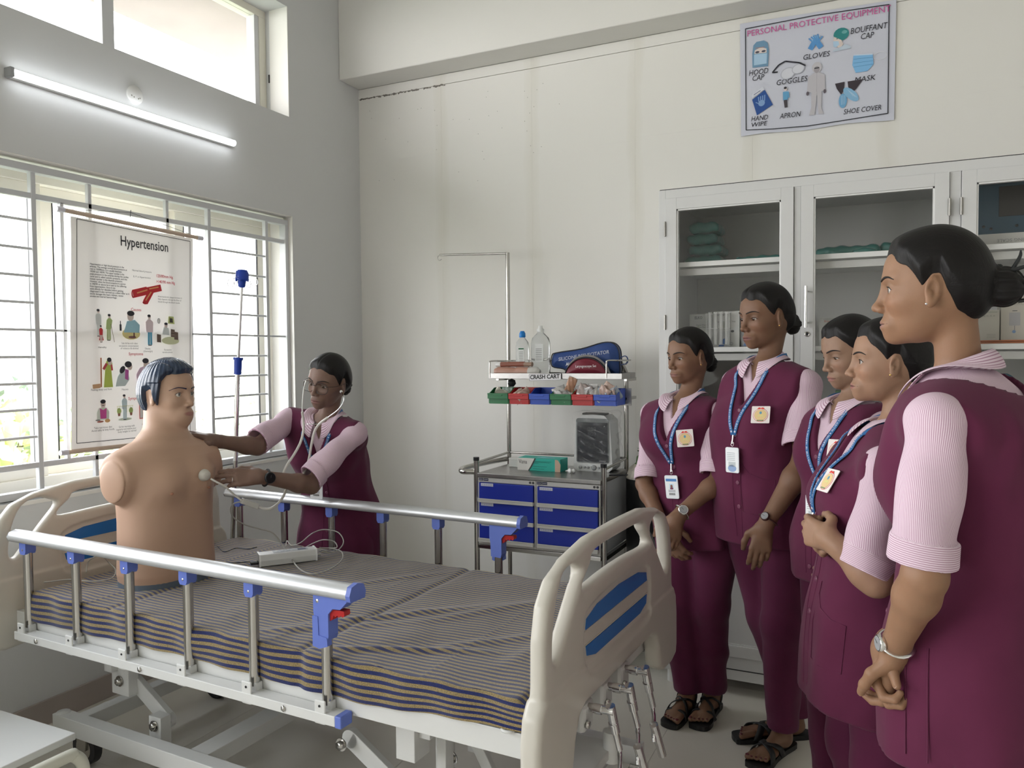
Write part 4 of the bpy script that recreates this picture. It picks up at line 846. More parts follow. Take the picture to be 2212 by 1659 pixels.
for x0_,x1_ in ((-1.854,-1.854),(-1.223,-1.223)):
    cp('shelf_guard',lambda q:q.tube(smooth_path([(x0_,3.602,1.335),(x0_,3.602,1.405),(x0_+(.0 if x0_<-1.5 else .0),3.62,1.421),(x0_+(.02),3.75,1.421),(x0_+.0+(.0 if x0_<-1.5 else .04),3.86,1.421)],5),.0042,8),ST_,bevel=0)
cp('shelf_guard',lambda q:q.tube([(-1.86,3.86,1.421),(-1.21,3.86,1.421)],.0042,8),ST_,bevel=0)
cp('shelf_guard',lambda q:q.tube(smooth_path([(-1.223,3.602,1.405),(-1.215,3.602,1.421),(-1.16,3.62,1.421),(-1.15,3.70,1.421),(-1.20,3.84,1.40)],5),.0042,8),ST_,bevel=0)
cp('bin_rail',lambda q:(q.box(-1.85,-1.13,3.700,3.706,1.20,1.285)),BS)
cp('shelf_bracket',lambda q:[q.box(x-.008,x+.008,3.70,yb,1.318,1.334) for x in(-1.86,-1.16)]+[q.box(x-.008,x+.008,3.70,yb,1.225,1.24) for x in(-1.86,-1.16)],ST_)
lab=empty('cart_sign',(-1.54,3.594,1.34),0,'paper sign reading CRASH CART stuck on the cart shelf edge','sign')
q=MB(); q.prism([(-.088,.014),(-.086,-.018),(.085,-.012),(.085,.020)],(0,0,0),(1,0,0),(0,0,1),.0012); q.build('card',mat('sign_paper',(.72,.71,.74),.5),lab)
t=MB(); text_mesh(t,'CRASH CART',(-.083,-.0015,-.010),(1,0,.035),(0,0,1),.029,(.01,.01,.01),width=.160,bold=.03)
for a,b in (((-.088,.014),(.085,.020)),((-.086,-.018),(.085,-.012)),((-.088,.014),(-.086,-.018)),((.085,-.012),(.085,.020))): t.bar((a[0],-.0018,a[1]),(b[0],-.0018,b[1]),.001,.0004,up=(0,1,0),c=(.02,.02,.02))
t.build('lettering',M['vcol'],lab)
# bins
def bin_(x0_,x1_,m,label):
    b=empty('parts_bin',((x0_+x1_)/2,3.65,1.205),0,label,'bin','storage bins on the crash cart'); w_=(x1_-x0_)/2-.0015; q=MB()
    prof=[(-.095,.030),(-.095,.052),(-.075,.055),(-.02,.080),(.048,.080)]
    T_=.003
    for sx_ in(-1,1):
        xs_=sx_*w_; q.prism([(-.083,.002),(.048,.002),(.048,.080),(-.02,.080),(-.072,.056),(-.095,.050),(-.095,.028),(-.083,.026)],(xs_ if sx_<0 else xs_-T_,0,0),(0,1,0),(0,0,1),T_,ez=(1,0,0))
    q.box(-w_+T_,w_-T_,-.083,.048,.0,.003); q.box(-w_,w_,-.098,-.093,.026,.052); q.box(-w_+.004,w_-.004,-.086,-.082,.0,.028); q.box(-w_+T_,w_-T_,.045,.048,.003,.080); q.box(-w_,w_,-.100,-.094,.046,.054); q.box(-w_*.45,w_*.45,-.1005,-.098,.040,.050)
    q.build('tray',m,b,bevel=.001,seg=1)
    return b
GRN=mat('green_plastic',(.01,.14,.045),.35); BLU=mat('bin_blue',(.02,.07,.42),.35)
binx=[-1.845,-1.727,-1.613,-1.500,-1.387,-1.274,-1.158]
for i,(m_,l) in enumerate(((GRN,'green bin at the left end of the cart bin row, with mask and tubing'),(M['redpl'],'red bin second from the left on the cart, with a few sachets'),(BLU,'empty looking blue bin in the middle of the cart bin row'),(GRN,'green bin right of the middle, overflowing with foil packets'),(M['redpl'],'red bin second from the right, heaped with wrapped packets'),(BLU,'blue bin at the right end of the cart bin row'))): bin_(binx[i],binx[i+1],m_,l)
# packets
pk=mat('foil_packet',(1,1,1),.25,vcol=True,bump=.8,bscale=70,spec=.7); g=random.Random(5)
def packet(c,w_,h,rot,col,col2,label,n=8):
    G_=[]; R_=Matrix.Rotation(rot[2],3,'Z')@Matrix.Rotation(rot[0],3,'X')@Matrix.Rotation(rot[1],3,'Y')
    rp=empty('packet',c,0,label,'packet','wrapped packets in the cart bins'); q=MB()
    for sg in (1,-1):
        G_=[]
        for i in range(n+1):
            row=[]
            for j in range(n+1):
                u,v_=i/n*2-1,j/n*2-1; bul=.006*(1-u*u)*(1-v_*v_)*sg; cr_=.004*math.sin(u*7+v_*5+w_*900)+.003*math.sin(v_*11-u*4)
                p=Vector((u*w_/2,bul+cr_*(1-abs(u)*.3),v_*h/2)); row.append(np.array(R_@p))
            G_.append(row)
        q.quadgrid(np.array(G_),flip=sg<0,c=col if sg>0 else col2)
    q.build('wrapper',pk,rp,solid=.0006)
def heap(x0_,x1_,n,zb_,zt_,cols,where):
    for k in range(n):
        x=x0_+(x1_-x0_)*(k+.5)/n; z=zb_+(zt_-zb_)*g.random(); c=g.choice(cols)
        packet((x,3.575+.05*g.random(),z),.055+.02*g.random(),.05+.02*g.random(),(g.uniform(-.8,.8),g.uniform(-1,1),g.uniform(-.7,.7)),c,tuple(a*.8 for a in c),'%s crumpled sachet in the %s, counted from the left'%(('first','second','third','fourth','fifth','sixth')[k],where))
SIL=(.62,.60,.58); WH=(.72,.70,.70); PK=(.62,.45,.38)
heap(-1.815,-1.75,2,1.245,1.26,[(.45,.55,.50),(.62,.60,.50)],'leftmost green bin'); heap(-1.70,-1.635,3,1.24,1.252,[WH,PK],'left red bin')
heap(-1.495,-1.39,6,1.245,1.285,[SIL,WH,SIL],'right green bin'); heap(-1.38,-1.285,6,1.245,1.28,[SIL,WH,(.6,.5,.48)],'right red bin'); heap(-1.265,-1.175,6,1.245,1.278,[SIL,(.45,.52,.60),PK],'right blue bin')
packet((-1.405,3.60,1.305),.045,.075,(0.2,.35,.3),(.62,.58,.54),(.50,.28,.18),'brown and silver packet standing tallest above the cart bins')
# things on the upper shelf
zS=1.3375
def bottle(nm,x,y,h,r,label,blue,lw):
    b=empty(nm,(x,y,zS),0,label,'bottle'); pm=D.materials.get('clear_bottle_plastic') or mat('clear_bottle_plastic',(.93,.95,.95),.12,trans=.82,ior=1.2,spec=.6)
    q=MB(); pr=[(r*.9,0),(r,.006),(r,h*.35),(r*.985,h*.36),(r*.985,h*.40),(r,h*.41),(r,h*.66),(r*.86,h*.76),(r*.5,h*.83),(r*.33,h*.86),(r*.33,h*.90)]
    q.lathe(pr,n=28,sx=1,sy=.72); q.build('flask',pm,b)
    q=MB(); 
    if blue: q.lathe([(r*.40,h*.86),(r*.46,h*.87),(r*.44,h*.95),(r*.30,h*.985),(r*.28,h),(.0001,h)],n=18); q.build('cap',mat('bright_blue_cap',(.01,.20,.60),.35),b)
    else: q.lathe([(r*.36,h*.88),(r*.36,h*.93),(r*.22,h*.95),(r*.20,h),(.0001,h)],n=16); q.build('cap',mat('translucent_cap',(.78,.79,.78),.3),b)
    q=MB(); yy=-r*.72-.0008; q.prism([(-lw/2,0),(lw/2,0),(lw/2,h*.34),(-lw/2,h*.34)],(lw*.18,yy,h*.30),(1,0,0),(0,0,1),.0008,(.62,.63,.62)); 
    if blue: q.prism([(-lw/2,0),(lw/2,0),(lw/2,h*.03),(-lw/2,h*.03)],(lw*.18,yy-.0008,h*.60),(1,0,0),(0,0,1),.0003,(.02,.12,.05))
    for k in range(7): q.prism([(0,0),(lw*.75,0),(lw*.75,h*.012),(0,h*.012)],(lw*.18-lw*.4,yy-.0008,h*(.33+.035*k)),(1,0,0),(0,0,1),.0003,(.22,.23,.22))
    q.build('label',M['vcol'],b)
bottle('saline_bottle',-1.713,3.70,.238,.037,'saline bottle with blue cap on the crash cart shelf',True,.030)
bottle('water_bottle',-1.628,3.74,.265,.052,'larger clear bottle without blue cap on the crash cart shelf',False,.045)
bd=empty('bandage_roll',(-1.735,3.665,zS),0,'long skin coloured crepe bandage roll in plastic lying on the cart shelf','bandage')
q=MB(); q.tube([(-.118,0,.025),(-.10,0,.027),(-.01,0,.026),(0,0,.025),(.01,0,.027),(.115,0,.026)],[.020,.0265,.0255,.0235,.0262,.0255],16); q.build('roll',mat('crepe_bandage',(.44,.24,.18),.4,bump=.6,bscale=60),bd)
q=MB(); q.tube([(.075,0,.026),(.120,0,.026),(.135,0,.024)],[.0268,.0272,.014],14); q.build('wrapper_end',pk if 0 else mat('crinkled_film',(.60,.58,.55),.25,bump=1,bscale=90),bd)
bd2=empty('bandage_roll',(-1.77,3.665,zS+.053),0,'thin red brown bandage roll lying on top of the long bandage roll','bandage')
q=MB(); q.tube([(-.05,0,.013),(.085,0,.014)],.0135,14); q.build('roll',mat('red_brown_wrap',(.25,.09,.06),.45,bump=.3,bscale=60),bd2)
q=MB(); q.tube([(-.078,0,.012),(-.048,0,.013)],[.012,.0125],14); q.build('wrapper_end',M['white'],bd2)
q=MB(); q.tube([(.088,-.008,.013),(.132,-.008,.013)],.0145,14,flat=.8); q.build('roll_end',mat('brown_ring',(.30,.20,.15),.4),bd2)
def pouch(nm,x0,y0,pts,th,m,label,cat,zip_=None,parts=()):
    r_=empty(nm,(x0,y0,zS),0,label,cat); oc=spl2(pts,4)
    def f(P):
        q=P[:,[0,2]]; d2=seg2(q,oc); t=th*(.35+.65*sstep(-d2/.045))+.0018*np.sin(q[:,0]*60+q[:,1]*35)
        return smax(d2,np.abs(P[:,1])-t,.010)
    xs_=[p[0] for p in pts]; zs_=[p[1] for p in pts]
    v,fc=nets(f,(min(xs_)-.01,-th-.012,min(zs_)-.01),(max(xs_)+.01,th+.012,max(zs_)+.01),.0035); obj('bag',mkmesh('bag',relax(v,fc,1,.4),fc,m,True),r_)
    q=MB(); q.tube([(p[0],-th*.40,p[1]) for p in oc],.0028,6,closed=True); q.tube([(p[0],th*.40,p[1]) for p in oc],.0028,6,closed=True); q.build('piping',M['black'],r_)
    return r_,f
nyl=mat('blue_nylon',(.018,.055,.21),.5,bump=.3,bscale=40,sheen=.2)
p1,f1=pouch('resuscitator_pouch',-1.56,3.745,[(-.0,.055),(.0,.110),(.03,.125),(.16,.143),(.27,.172),(.325,.170),(.355,.14),(.362,.08),(.358,.01),(.30,.004),(.14,.004),(.10,.012),(.065,.040)],.040,nyl,'blue nylon silicone resuscitator pouch standing on the crash cart shelf','pouch')
t=MB(); text_mesh(t,'SILICONE RESUSCITATOR',(.048,-.0445,.082),nz((1,-.0,.135)),(0,0,1),.025,(.42,.45,.55),width=.272,bold=.012); text_mesh(t,'AUTOCLAVABLE',(.088,-.0445,.058),(1,0,.06),(0,0,1),.022,(.72,.72,.74),width=.15,bold=.03); t.build('lettering',M['vcol'],p1)
q=MB(); q.tube(smooth_path([(.355,-.01,.09),(.385,-.01,.105),(.40,-.01,.095),(.398,-.01,.07),(.36,-.01,.06)],4),.008,8,flat=.3); q.build('strap',nyl,p1)
mar=mat('maroon_nylon',(.16,.012,.028),.45,bump=.3,bscale=40)
p2,f2=pouch('laryngoscope_pouch',-1.455,3.655,[(0,.012),(.015,.050),(.055,.085),(.11,.097),(.165,.085),(.205,.050),(.222,.010),(.20,.003),(.02,.003)],.024,mar,'small maroon half round laryngoscope pouch in front of the blue pouch','pouch')
t=MB(); text_mesh(t,'Laryngoscope Set',(.062,-.0275,.050),(1,0,.02),(0,0,1),.018,(.65,.60,.62),width=.108,bold=.01); t.build('lettering',M['vcol'],p2)
q=MB(); pts=[(.004,.02),(.018,.058),(.058,.095),(.11,.107),(.165,.095),(.212,.055),(.23,.02)]; q.tube([(a,-.0,b) for a,b in [tuple(x) for x in smooth_path([(a,b,0) for a,b in pts],4)[:] and [(p[0],p[1]) for p in smooth_path([(a,b,0) for a,b in pts],4)]]],.006,8); q.build('zip',mat('grey_zip',(.20,.19,.19),.5),p2)
# counter things
zC=.8675
mon=empty('patient_monitor',(-1.325,3.73,zC),0,'grey patient monitor in clear plastic wrap on the crash cart top','monitor')
q=MB(); 
def shell(q,w0,w1,h,d0,r,c=None,y=0): q.prism([(-w0/2+.02,0),(w0/2-.02,0),(w0/2,.02),(w1/2,h-.03),(w1/2-.03,h-.004),(0,h),(-w1/2+.03,h-.004),(-w1/2,h-.03),(-w0/2,.02)],(0,y,0),(1,0,0),(0,0,1),d0,c,ez=(0,1,0))
gy=mat('monitor_shell',(.62,.63,.62),.35); shell(q,.205,.178,.285,.13,.02,y=-.045); q.build('case',gy,mon,bevel=.014,seg=3)
q=MB(); q.prism(rrect(.172,.222,.012,cy=.155),(0,-.0455,0),(1,0,0),(0,0,1),.003,ez=(0,-1,0)); q.build('bezel',mat('monitor_bezel',(.16,.17,.17),.35),mon)
q=MB(); q.prism(rrect(.160,.196,.003,cy=.148),(0,-.049,0),(1,0,0),(0,0,1),.0012,ez=(0,-1,0)); q.build('screen',mat('dark_screen',(.035,.038,.045),.12,spec=.8),mon)
q=MB()
SEG={'a':((0,1),(1,1)),'b':((1,1),(1,.5)),'c':((1,.5),(1,0)),'d':((0,0),(1,0)),'e':((0,0),(0,.5)),'f':((0,.5),(0,1)),'g':((0,.5),(1,.5))}
for r_,zz_ in ((0,.205),(1,.180)):
    for k in range(3):
        for s_ in 'abcdefg':
            (a,b),(c,d_)=SEG[s_]; X=-.022+.015*k; q.bar((X+a*.009,-.0508,zz_+b*.016),(X+c*.009,-.0508,zz_+d_*.016),.0012,.0004,up=(0,1,0),c=(.13,.13,.14))
q.bar((.035,-.0508,.055),(.070,-.0508,.056),.003,.0004,up=(0,1,0),c=(.25,.25,.26)); text_mesh(q,'A',(.060,-.0508,.225),(1,0,0),(0,0,1),.01,(.6,.6,.6)); text_mesh(q,'Z',(.060,-.0508,.10),(1,0,0),(0,0,1),.01,(.4,.4,.4)); q.build('screen_print',M['vcol'],mon)
for x,r in ((-.065,.0085),(-.042,.006),(-.024,.006),(.006,.013),(.033,.006),(.055,.007)):
    q=MB(); q.lathe([(r,0),(r,.004),(r*.7,.0055),(.0001,.0055)],(x,-.046,.020),(0,-1,0),n=16); q.build('button',mat('monitor_button',(.30,.31,.31),.4) if 'monitor_button' not in D.materials else D.materials['monitor_button'],mon)
q=MB(); q.box(-.062,.062,-.030,.03,.282,.291); q.build('top_handle',mat('monitor_handle',(.12,.12,.11),.5),mon,bevel=.004)
def f_w(P):
    q=P.copy(); d=np.max(np.stack([np.abs(q[:,0])-(.113-.012*q[:,2]/.29),np.abs(q[:,1]-.02)-.082,q[:,2]-.300,-q[:,2]-.0]),0)
    return smax(d,d,.02)-.004+.0035*np.sin(q[:,0]*60+q[:,2]*50)*np.sin(q[:,1]*40+q[:,2]*23+1)+.002*np.sin(q[:,2]*150+q[:,0]*60)
film=thin_glass('clear_wrap_film',1.3,.12); M['film']=film
v,fc=nets(f_w,(-.14,-.09,-.004),(.14,.13,.32),.006); obj('plastic_wrap',mkmesh('plastic_wrap',v,fc,film,True),mon)
gb=empty('glove_box',(-1.585,3.655,zC),0,'teal and white carton of gloves lying on the crash cart top','box')
W_,H_,Dp=.235,.062,.10; q=MB(); q.box(-W_/2,W_/2,-Dp/2,Dp/2,0,H_,c=(.03,.42,.34)); 
q.prism([(-W_/2,0),(-W_/2+.062,0),(-W_/2+.075,.022),(-W_/2+.095,H_),(-W_/2,H_)],(0,-Dp/2-.0002,0),(1,0,0),(0,0,1),.0006,(.74,.72,.68),ez=(0,-1,0)); q.prism([(-W_/2+.060,0),(-W_/2+.067,0),(-W_/2+.082,.022),(-W_/2+.103,H_),(-W_/2+.096,H_),(-W_/2+.074,.022)],(0,-Dp/2-.0005,0),(1,0,0),(0,0,1),.0006,(.05,.06,.06),ez=(0,-1,0))
q.prism([(0,.0),(.028,0),(.030,H_*.6),(.016,H_*.95),(0,H_*.98)],(W_/2-.028,-Dp/2-.0003,0),(1,0,0),(0,0,1),.0006,(.55,.40,.30),ez=(0,-1,0)); q.prism(oval(.05,.012,16,cx=.02,cy=.0),(0,0,H_),(1,0,0),(0,1,0),.0006,(.20,.50,.62))
text_mesh(q,'Vana',(-W_/2+.008,-Dp/2-.001,.034),(1,0,0),(0,0,1),.030,(.05,.05,.06),width=.046); 
for k,(a,w_) in enumerate(((.048,.10),(.043,.09),(.038,.03),(.022,.075),(.010,.06))): q.bar((-.03,-Dp/2-.0008,a),(-.03+w_,-Dp/2-.0008,a),.0018,.0004,up=(0,1,0),c=(.01,.16,.13))
q.build('carton',M['vcol'],gb,bevel=.001)
wb_=empty('small_carton',(-1.735,3.72,zC),0,'small plain white carton behind the glove box on the crash cart','box'); q=MB(); q.box(-.055,.055,-.035,.035,0,.044); q.box(-.056,.056,-.036,.036,.036,.046); q.build('carton',mat('white_carton',(.68,.66,.63),.6),wb_,bevel=.001)
cn=empty('crumpled_tissue',(-1.41,3.60,zC),0,'small crumpled tissue beside the glove box','tissue'); q=MB(); 
def f_t(P): return ell(P,(0,0,.010),(.024,.014,.011))+.003*np.sin(P[:,0]*260+P[:,1]*190)
v,fc=nets(f_t,(-.03,-.02,-.003),(.03,.02,.026),.0025); obj('paper',mkmesh('paper',v,fc,M['white'],True),cn)
pn=empty('pen',(-1.165,3.60,zC),.5,'black pen lying near the right corner of the crash cart top','pen'); q=MB(); q.tube([(-.045,0,.004),(.04,0,.004),(.048,0,.004)],[.004,.004,.001],8); q.build('barrel',M['blackpl'],pn)
# ---------- oxygen cylinder ----------
CY=empty('oxygen_cylinder',(-1.08,3.80,0),0,'black oxygen cylinder with scuffed white and green top beside the crash cart','cylinder')
bk=mat('black_cylinder_paint',(.012,.012,.013),.45,noise=.4,nscale=30,bump=.3,bscale=30)
q=MB(); q.lathe([(.10,0),(.105,.01),(.105,.835)],n=32); q.build('body',bk,CY)
wh=mat('chipped_white_paint',(.52,.48,.42),.6,noise=.3,nscale=45); q=MB(); q.lathe([(.105,.835),(.103,.85),(.088,.885),(.062,.905)],n=32); q.build('shoulder',wh,CY)
q=MB(); q.lathe([(.062,.905),(.055,.912),(.052,.94),(.045,.946),(.018,.948)],n=28); q.build('collar_band',mat('green_collar_paint',(.08,.17,.05),.5,noise=.2,nscale=40),CY)
q=MB(); q.tube([(0,0,.945),(0,0,1.00)],.016,14); q.tube([(-.045,-.01,.975),(.02,0,.975)],.010,10); q.tube([(0,0,1.0),(0,0,1.03)],.008,8); q.lathe([(.022,1.03),(.024,1.035),(.022,1.045),(.0001,1.047)],n=10); q.build('valve',ST_,CY)
t=MB(); text_mesh(t,'3',(.005,-.100,.845),(1,-.15,0),(0,.25,1),.05,(.40,.04,.03),bold=.02); t.build('number',M['vcol'],CY)
q=MB(); q.tube(smooth_path([(-.13,-.20,.62),(-.09,-.22,.66),(-.02,-.21,.66),(.05,-.16,.60),(.07,-.10,.50)],6),.009,10); q.build('trolley_hoop',ST_,CY)
q=MB(); q.tube([(-.13,-.20,.62),(-.13,.0,.62)],.009,10); q.tube([(.07,-.10,.50),(.07,-.10,.03)],.009,10); q.box(-.11,.11,-.12,.11,.0,.008); q.build('trolley_frame',ST_,CY)
# ---------- glass fronted cupboard ----------
yF,yBk,zT=3.36,4.07,2.155
CB=empty('glass_cupboard',(.35,3.7,0),0,'tall grey aluminium cupboard with glazed upper doors along the back wall','cupboard'); cbo=(-.35,-3.7,0)
def bp_(nm,fn,m=M['cabinet'],par=CB,bevel=.0015):
    q=MB(); fn(q); o=q.build(nm,m,par,bevel=bevel)
    if par is CB: o.location=cbo
    return o
xL,xR=-.901,2.55
bp_('side_panel',lambda q:q.box(xL,xL+.012,yF+.03,yBk,.10,zT)); bp_('side_panel',lambda q:q.box(xR-.012,xR,yF+.03,yBk,.10,zT))
bp_('back_panel',lambda q:q.box(xL+.012,xR-.012,yBk-.01,yBk,.10,zT),M['cabinetin']); bp_('top_panel',lambda q:q.box(xL,xR,yF+.03,yBk,zT-.012,zT)); bp_('base_panel',lambda q:q.box(xL+.012,xR-.012,yF+.03,yBk-.01,.10,.115))
bp_('top_gap',lambda q:q.box(xL+.004,xR,yF+.002,yF+.03,zT,zT+.003),M['black'],bevel=0)
for z in (1.85,1.478,1.12): bp_('shelf',lambda q:(q.box(xL+.02,xR-.014,yF+.075,yBk-.01,z-.021,z)),M['white'])
for z in (1.828,1.455): bp_('shelf_bar',lambda q:(q.box(xL+.03,xR-.02,yF+.10,yF+.115,z-.035,z-.005)),M['cabinetin'])
# front framework
mull=[(-.347,-.322),(.200,.237),(.78,.81),(1.35,1.385),(1.93,1.955)]
bp_('frame_stile',lambda q:q.box(xL,xL+.030,yF,yF+.03,.065,zT)); bp_('frame_stile',lambda q:q.box(xR-.03,xR,yF,yF+.03,.065,zT))
bp_('frame_rail',lambda q:q.box(xL+.03,xR-.03,yF,yF+.03,zT-.038,zT)); bp_('frame_rail',lambda q:q.box(xL+.03,xR-.03,yF,yF+.03,.066,.168)); bp_('frame_rail',lambda q:q.box(xL+.03,xR-.03,yF,yF+.03,.935,.985))
bp_('plinth_groove',lambda q:q.box(xL+.03,xR-.03,yF-.002,yF,.110,.114),M['black'],bevel=0)
for a,b in mull: bp_('frame_mullion',lambda q:q.box(a,b,yF,yF+.03,.168,zT-.038))
for x in (xL+.03,-.34,.22,.80,1.37,1.94,xR-.04): bp_('leg',lambda q:q.tube([(x+.015,yF+.05,0),(x+.015,yF+.05,.066)],.022,14),M['white'])
edges=[xL+.030]+[v_ for p in mull for v_ in p]+[xR-.03]
gls=M['glass']
for i in range(0,len(edges),2):
    a,b=edges[i]+.0015,edges[i+1]-.0015; hl=(i//2)%2==0 if i<2 else (i//2)%2==0
    for z0_,z1_,up in ((.9865,zT-.0395,1),(.1695,.9335,0)):
        r_=empty('door',(0,0,0)); r_.parent=CB; r_.location=cbo; w_=.048
        for (s0,s1,s2,s3) in ((a,a+w_,z0_,z1_),(b-w_,b,z0_,z1_),(a+w_,b-w_,z1_-w_,z1_),(a+w_,b-w_,z0_,z0_+w_)):
            q=MB(); q.box(s0,s1,yF-.012,yF+.02,s2,s3); q.build('door_stile' if s1-s0<.1 else 'door_rail',M['cabinet'],r_,bevel=.001)
        q=MB(); 
        for (s0,s1,s2,s3) in ((a+w_,a+w_+.006,z0_+w_,z1_-w_),(b-w_-.006,b-w_,z0_+w_,z1_-w_),(a+w_,b-w_,z1_-w_-.006,z1_-w_),(a+w_,b-w_,z0_+w_,z0_+w_+.006)): q.box(s0,s1,yF-.006,yF+.014,s2,s3)
        q.build('bead',M['white'] if up else M['cabinet'],r_)
        q=MB(); q.box(a+w_,b-w_,yF+.000,yF+.004,z0_+w_,z1_-w_); q.build('pane' if up else 'panel',gls if up else M['cabinet'],r_)
        if up:
            hx=a-.001 if (i//2) in (0,2,4) else b+.001
            for hz in (z1_-.13,z0_+.60,z0_+.12):
                q=MB(); q.tube([(hx,yF-.016,hz-.032),(hx,yF-.016,hz+.032)],.0045,8); q.box(hx-.006,hx+.006,yF-.014,yF-.012,hz-.03,hz+.03); q.build('hinge',mat('hinge_metal',(.35,.34,.32),.35,metal=.8) if 'hinge_metal' not in D.materials else D.materials['hinge_metal'],r_)
        kx=(b-.024) if (i//2) in (0,2,4) else (a+.023)
        if (i//2)!=0 or not up:
            zc=1.633 if up else .62
            q=MB(); q.tube([(kx,yF-.040,zc-.082),(kx,yF-.040,zc+.082)],.0065,12); q.tube([(kx,yF-.012,zc-.062),(kx,yF-.040,zc-.062)],.004,8); q.tube([(kx,yF-.012,zc+.062),(kx,yF-.040,zc+.062)],.004,8); q.build('handle',M['chrome'],r_)
        if up and (i//2)==1:
            q=MB(); q.lathe([(.0105,0),(.0105,.003),(.006,.004),(.0055,.0),(.0001,.0)],(a+.026,yF-.012,1.525),(0,-1,0),n=18); q.build('lock',M['steel'],r_); q=MB(); q.lathe([(.0045,0),(.0001,.0012)],(a+.026,yF-.0165,1.525),(0,-1,0),n=8); q.build('keyhole',M['black'],r_)
# things inside
def gown(x,y,z,w_,d_,h,label,sd,col=(.03,.17,.15)):
    r_=empty('folded_gown_pack',(x,y,z),0,label,'gown pack','green gown packs in the cupboard')
    m_=D.materials.get('green_gown_cloth') or mat('green_gown_cloth',col,.5,bump=.5,bscale=50)
    def f(P): return np.linalg.norm(np.maximum(np.abs(P-V(0,0,h/2))-V(w_/2-.03,d_/2-.03,h/2-h*.42),0),axis=1)-h*.40+.004*np.sin(P[:,0]*45+sd)*np.sin(P[:,1]*38)+.0025*np.sin(P[:,0]*110+P[:,2]*90+sd)
    v,fc=nets(f,(-w_/2-.03,-d_/2-.03,-.005),(w_/2+.03,d_/2+.03,h+.012),.008); v=v-V(0,0,v[:,2].min()); obj('cloth',mkmesh('cloth',v,fc,m_,True),r_)
    v2=v.copy(); ctr=V(0,0,h/2); n_=(v2-ctr); v2=v2+n_/np.linalg.norm(n_,axis=1)[:,None]*(.004+.003*np.sin(v2[:,0]*140+v2[:,1]*90)[:,None]); v2[:,2]=np.maximum(v2[:,2],0)
    obj('plastic_sleeve',mkmesh('plastic_sleeve',v2,fc,M['film'],True),r_)
z0_=1.8505
zz_=z0_
for k,(h,l) in enumerate(((.050,'bottom green gown pack of the stack on the top left shelf'),(.046,'third green gown pack from the top of the left stack'),(.048,'second green gown pack from the top of the left stack'),(.050,'topmost green gown pack of the left stack'))):
    gown(-.775+.01*(k%2),3.74-.01*k,zz_,.19-.012*k,.20,h,l,k); zz_+=h+.002
gown(-.52,3.72,z0_,.24,.2,.034,'flat loosely wrapped green gown pack behind the first glass door',7)
gown(-.16,3.70,z0_,.27,.2,.050,'wide green gown pack behind the second glass door',9); gown(.04,3.74,z0_,.17,.2,.060,'narrow plump green gown pack right of the wide one',12); gown(-.09,3.55,z0_,.13,.10,.022,'small thin green pack lying in front of the wide gown pack',15)
def carton(nm,x,y,z,w_,d_,h,label,base,prints,cat='box'):
    r_=empty(nm,(x,y,z),0,label,cat); q=MB(); q.box(-w_/2,w_/2,-d_/2,d_/2,0,h,c=base)
    yy=-d_/2-.0004; k=[0]
    for p in prints:
        k[0]+=1; y_=yy-.00015*k[0]
        if p[0]=='t': text_mesh(q,p[1],(p[2],y_-.0003,p[3]),(1,0,0),(0,0,1),p[4],p[6],width=p[5],bold=p[7] if len(p)>7 else 0,shear=p[8] if len(p)>8 else 0)
        else: q.prism(p[1],(0,y_,0),(1,0,0),(0,0,1),.0002,p[2],ez=(0,-1,0))
    q.build('carton',M['vcol'],r_); return r_
zs_=1.4785
def meter(x,y,s,rot=.5,blue=True):
    out=[('p',[(x+a,y+b) for a,b in ((-.030*s,-.010*s),(.030*s,.014*s),(.034*s,.030*s),(-.024*s,.008*s))],(.52,.53,.52)),('p',oval(.0065*s,.0045*s,12,x-.008*s,y+.004*s),(.05,.05,.06)),('p',oval(.0065*s,.0045*s,12,x+.014*s,y+.013*s),(.05,.05,.06)),('p',[(x+a*s,y+b*s) for a,b in ((-.020,.018),(-.002,.025),(-.010,.055),(-.028,.045))],(.34,.35,.30))]
    if blue: out+=[('p',[(x+a*s,y+b*s) for a,b in ((-.040,-.045),(-.018,-.045),(-.010,-.012),(-.020,-.016))],(.10,.18,.38))]
    return out
DKT=(.06,.06,.07)
carton('meter_carton',-.762,3.60,zs_,.105,.07,.150,'grey box lettered ELKO behind the shortest student',(.46,.47,.46),[('t','ELKO',-.030,.128,.018,.034,DKT,.02),('t','Digital Weather',-.022,.098,.009,.055,DKT),('t','Device Measuring',-.022,.088,.009,.060,DKT)]+meter(.0,.045,1.))
carton('meter_carton',-.650,3.585,zs_,.115,.07,.158,'pale grey box with printed meter and clear rack in front',(.52,.52,.50),[('t','elkometer',-.045,.138,.016,.040,DKT,.0,.2),('t','Digital Measuring and Temp',-.040,.110,.009,.080,DKT)]+meter(.012,.055,1.15)+[('p',oval(.006,.006,14,.0,.015),(.2,.2,.2)),('p',oval(.0045,.0045,14,.0,.015),(.5,.5,.5)),('p',oval(.006,.006,14,.025,.015),(.2,.2,.2)),('p',oval(.0045,.0045,14,.025,.015),(.5,.5,.5))])
carton('meter_carton',-.545,3.60,zs_,.088,.07,.150,'darker grey box with printed meter beside the tall student\'s chin',(.26,.26,.27),[('t','Measurement Meter',-.038,.106,.009,.070,DKT)]+meter(.005,.050,1.)+[('p',oval(.005,.005,14,.012,.014),(.5,.5,.5)),('p',oval(.005,.005,14,.032,.014),(.5,.5,.5))])
rk=empty('test_tube_rack',(-.68,3.53,zs_),0,'clear acrylic rack standing in front of the grey boxes','rack'); q=MB()
acr=mat('clear_acrylic',(.85,.85,.83),.1,alpha=.35,spec=.7)
for x in (-.05,.05): q.box(x-.0015,x+.0015,-.02,.02,0,.15)
for z in (.01,.08,.145): q.box(-.05,.05,-.02,.02,z,z+.003)
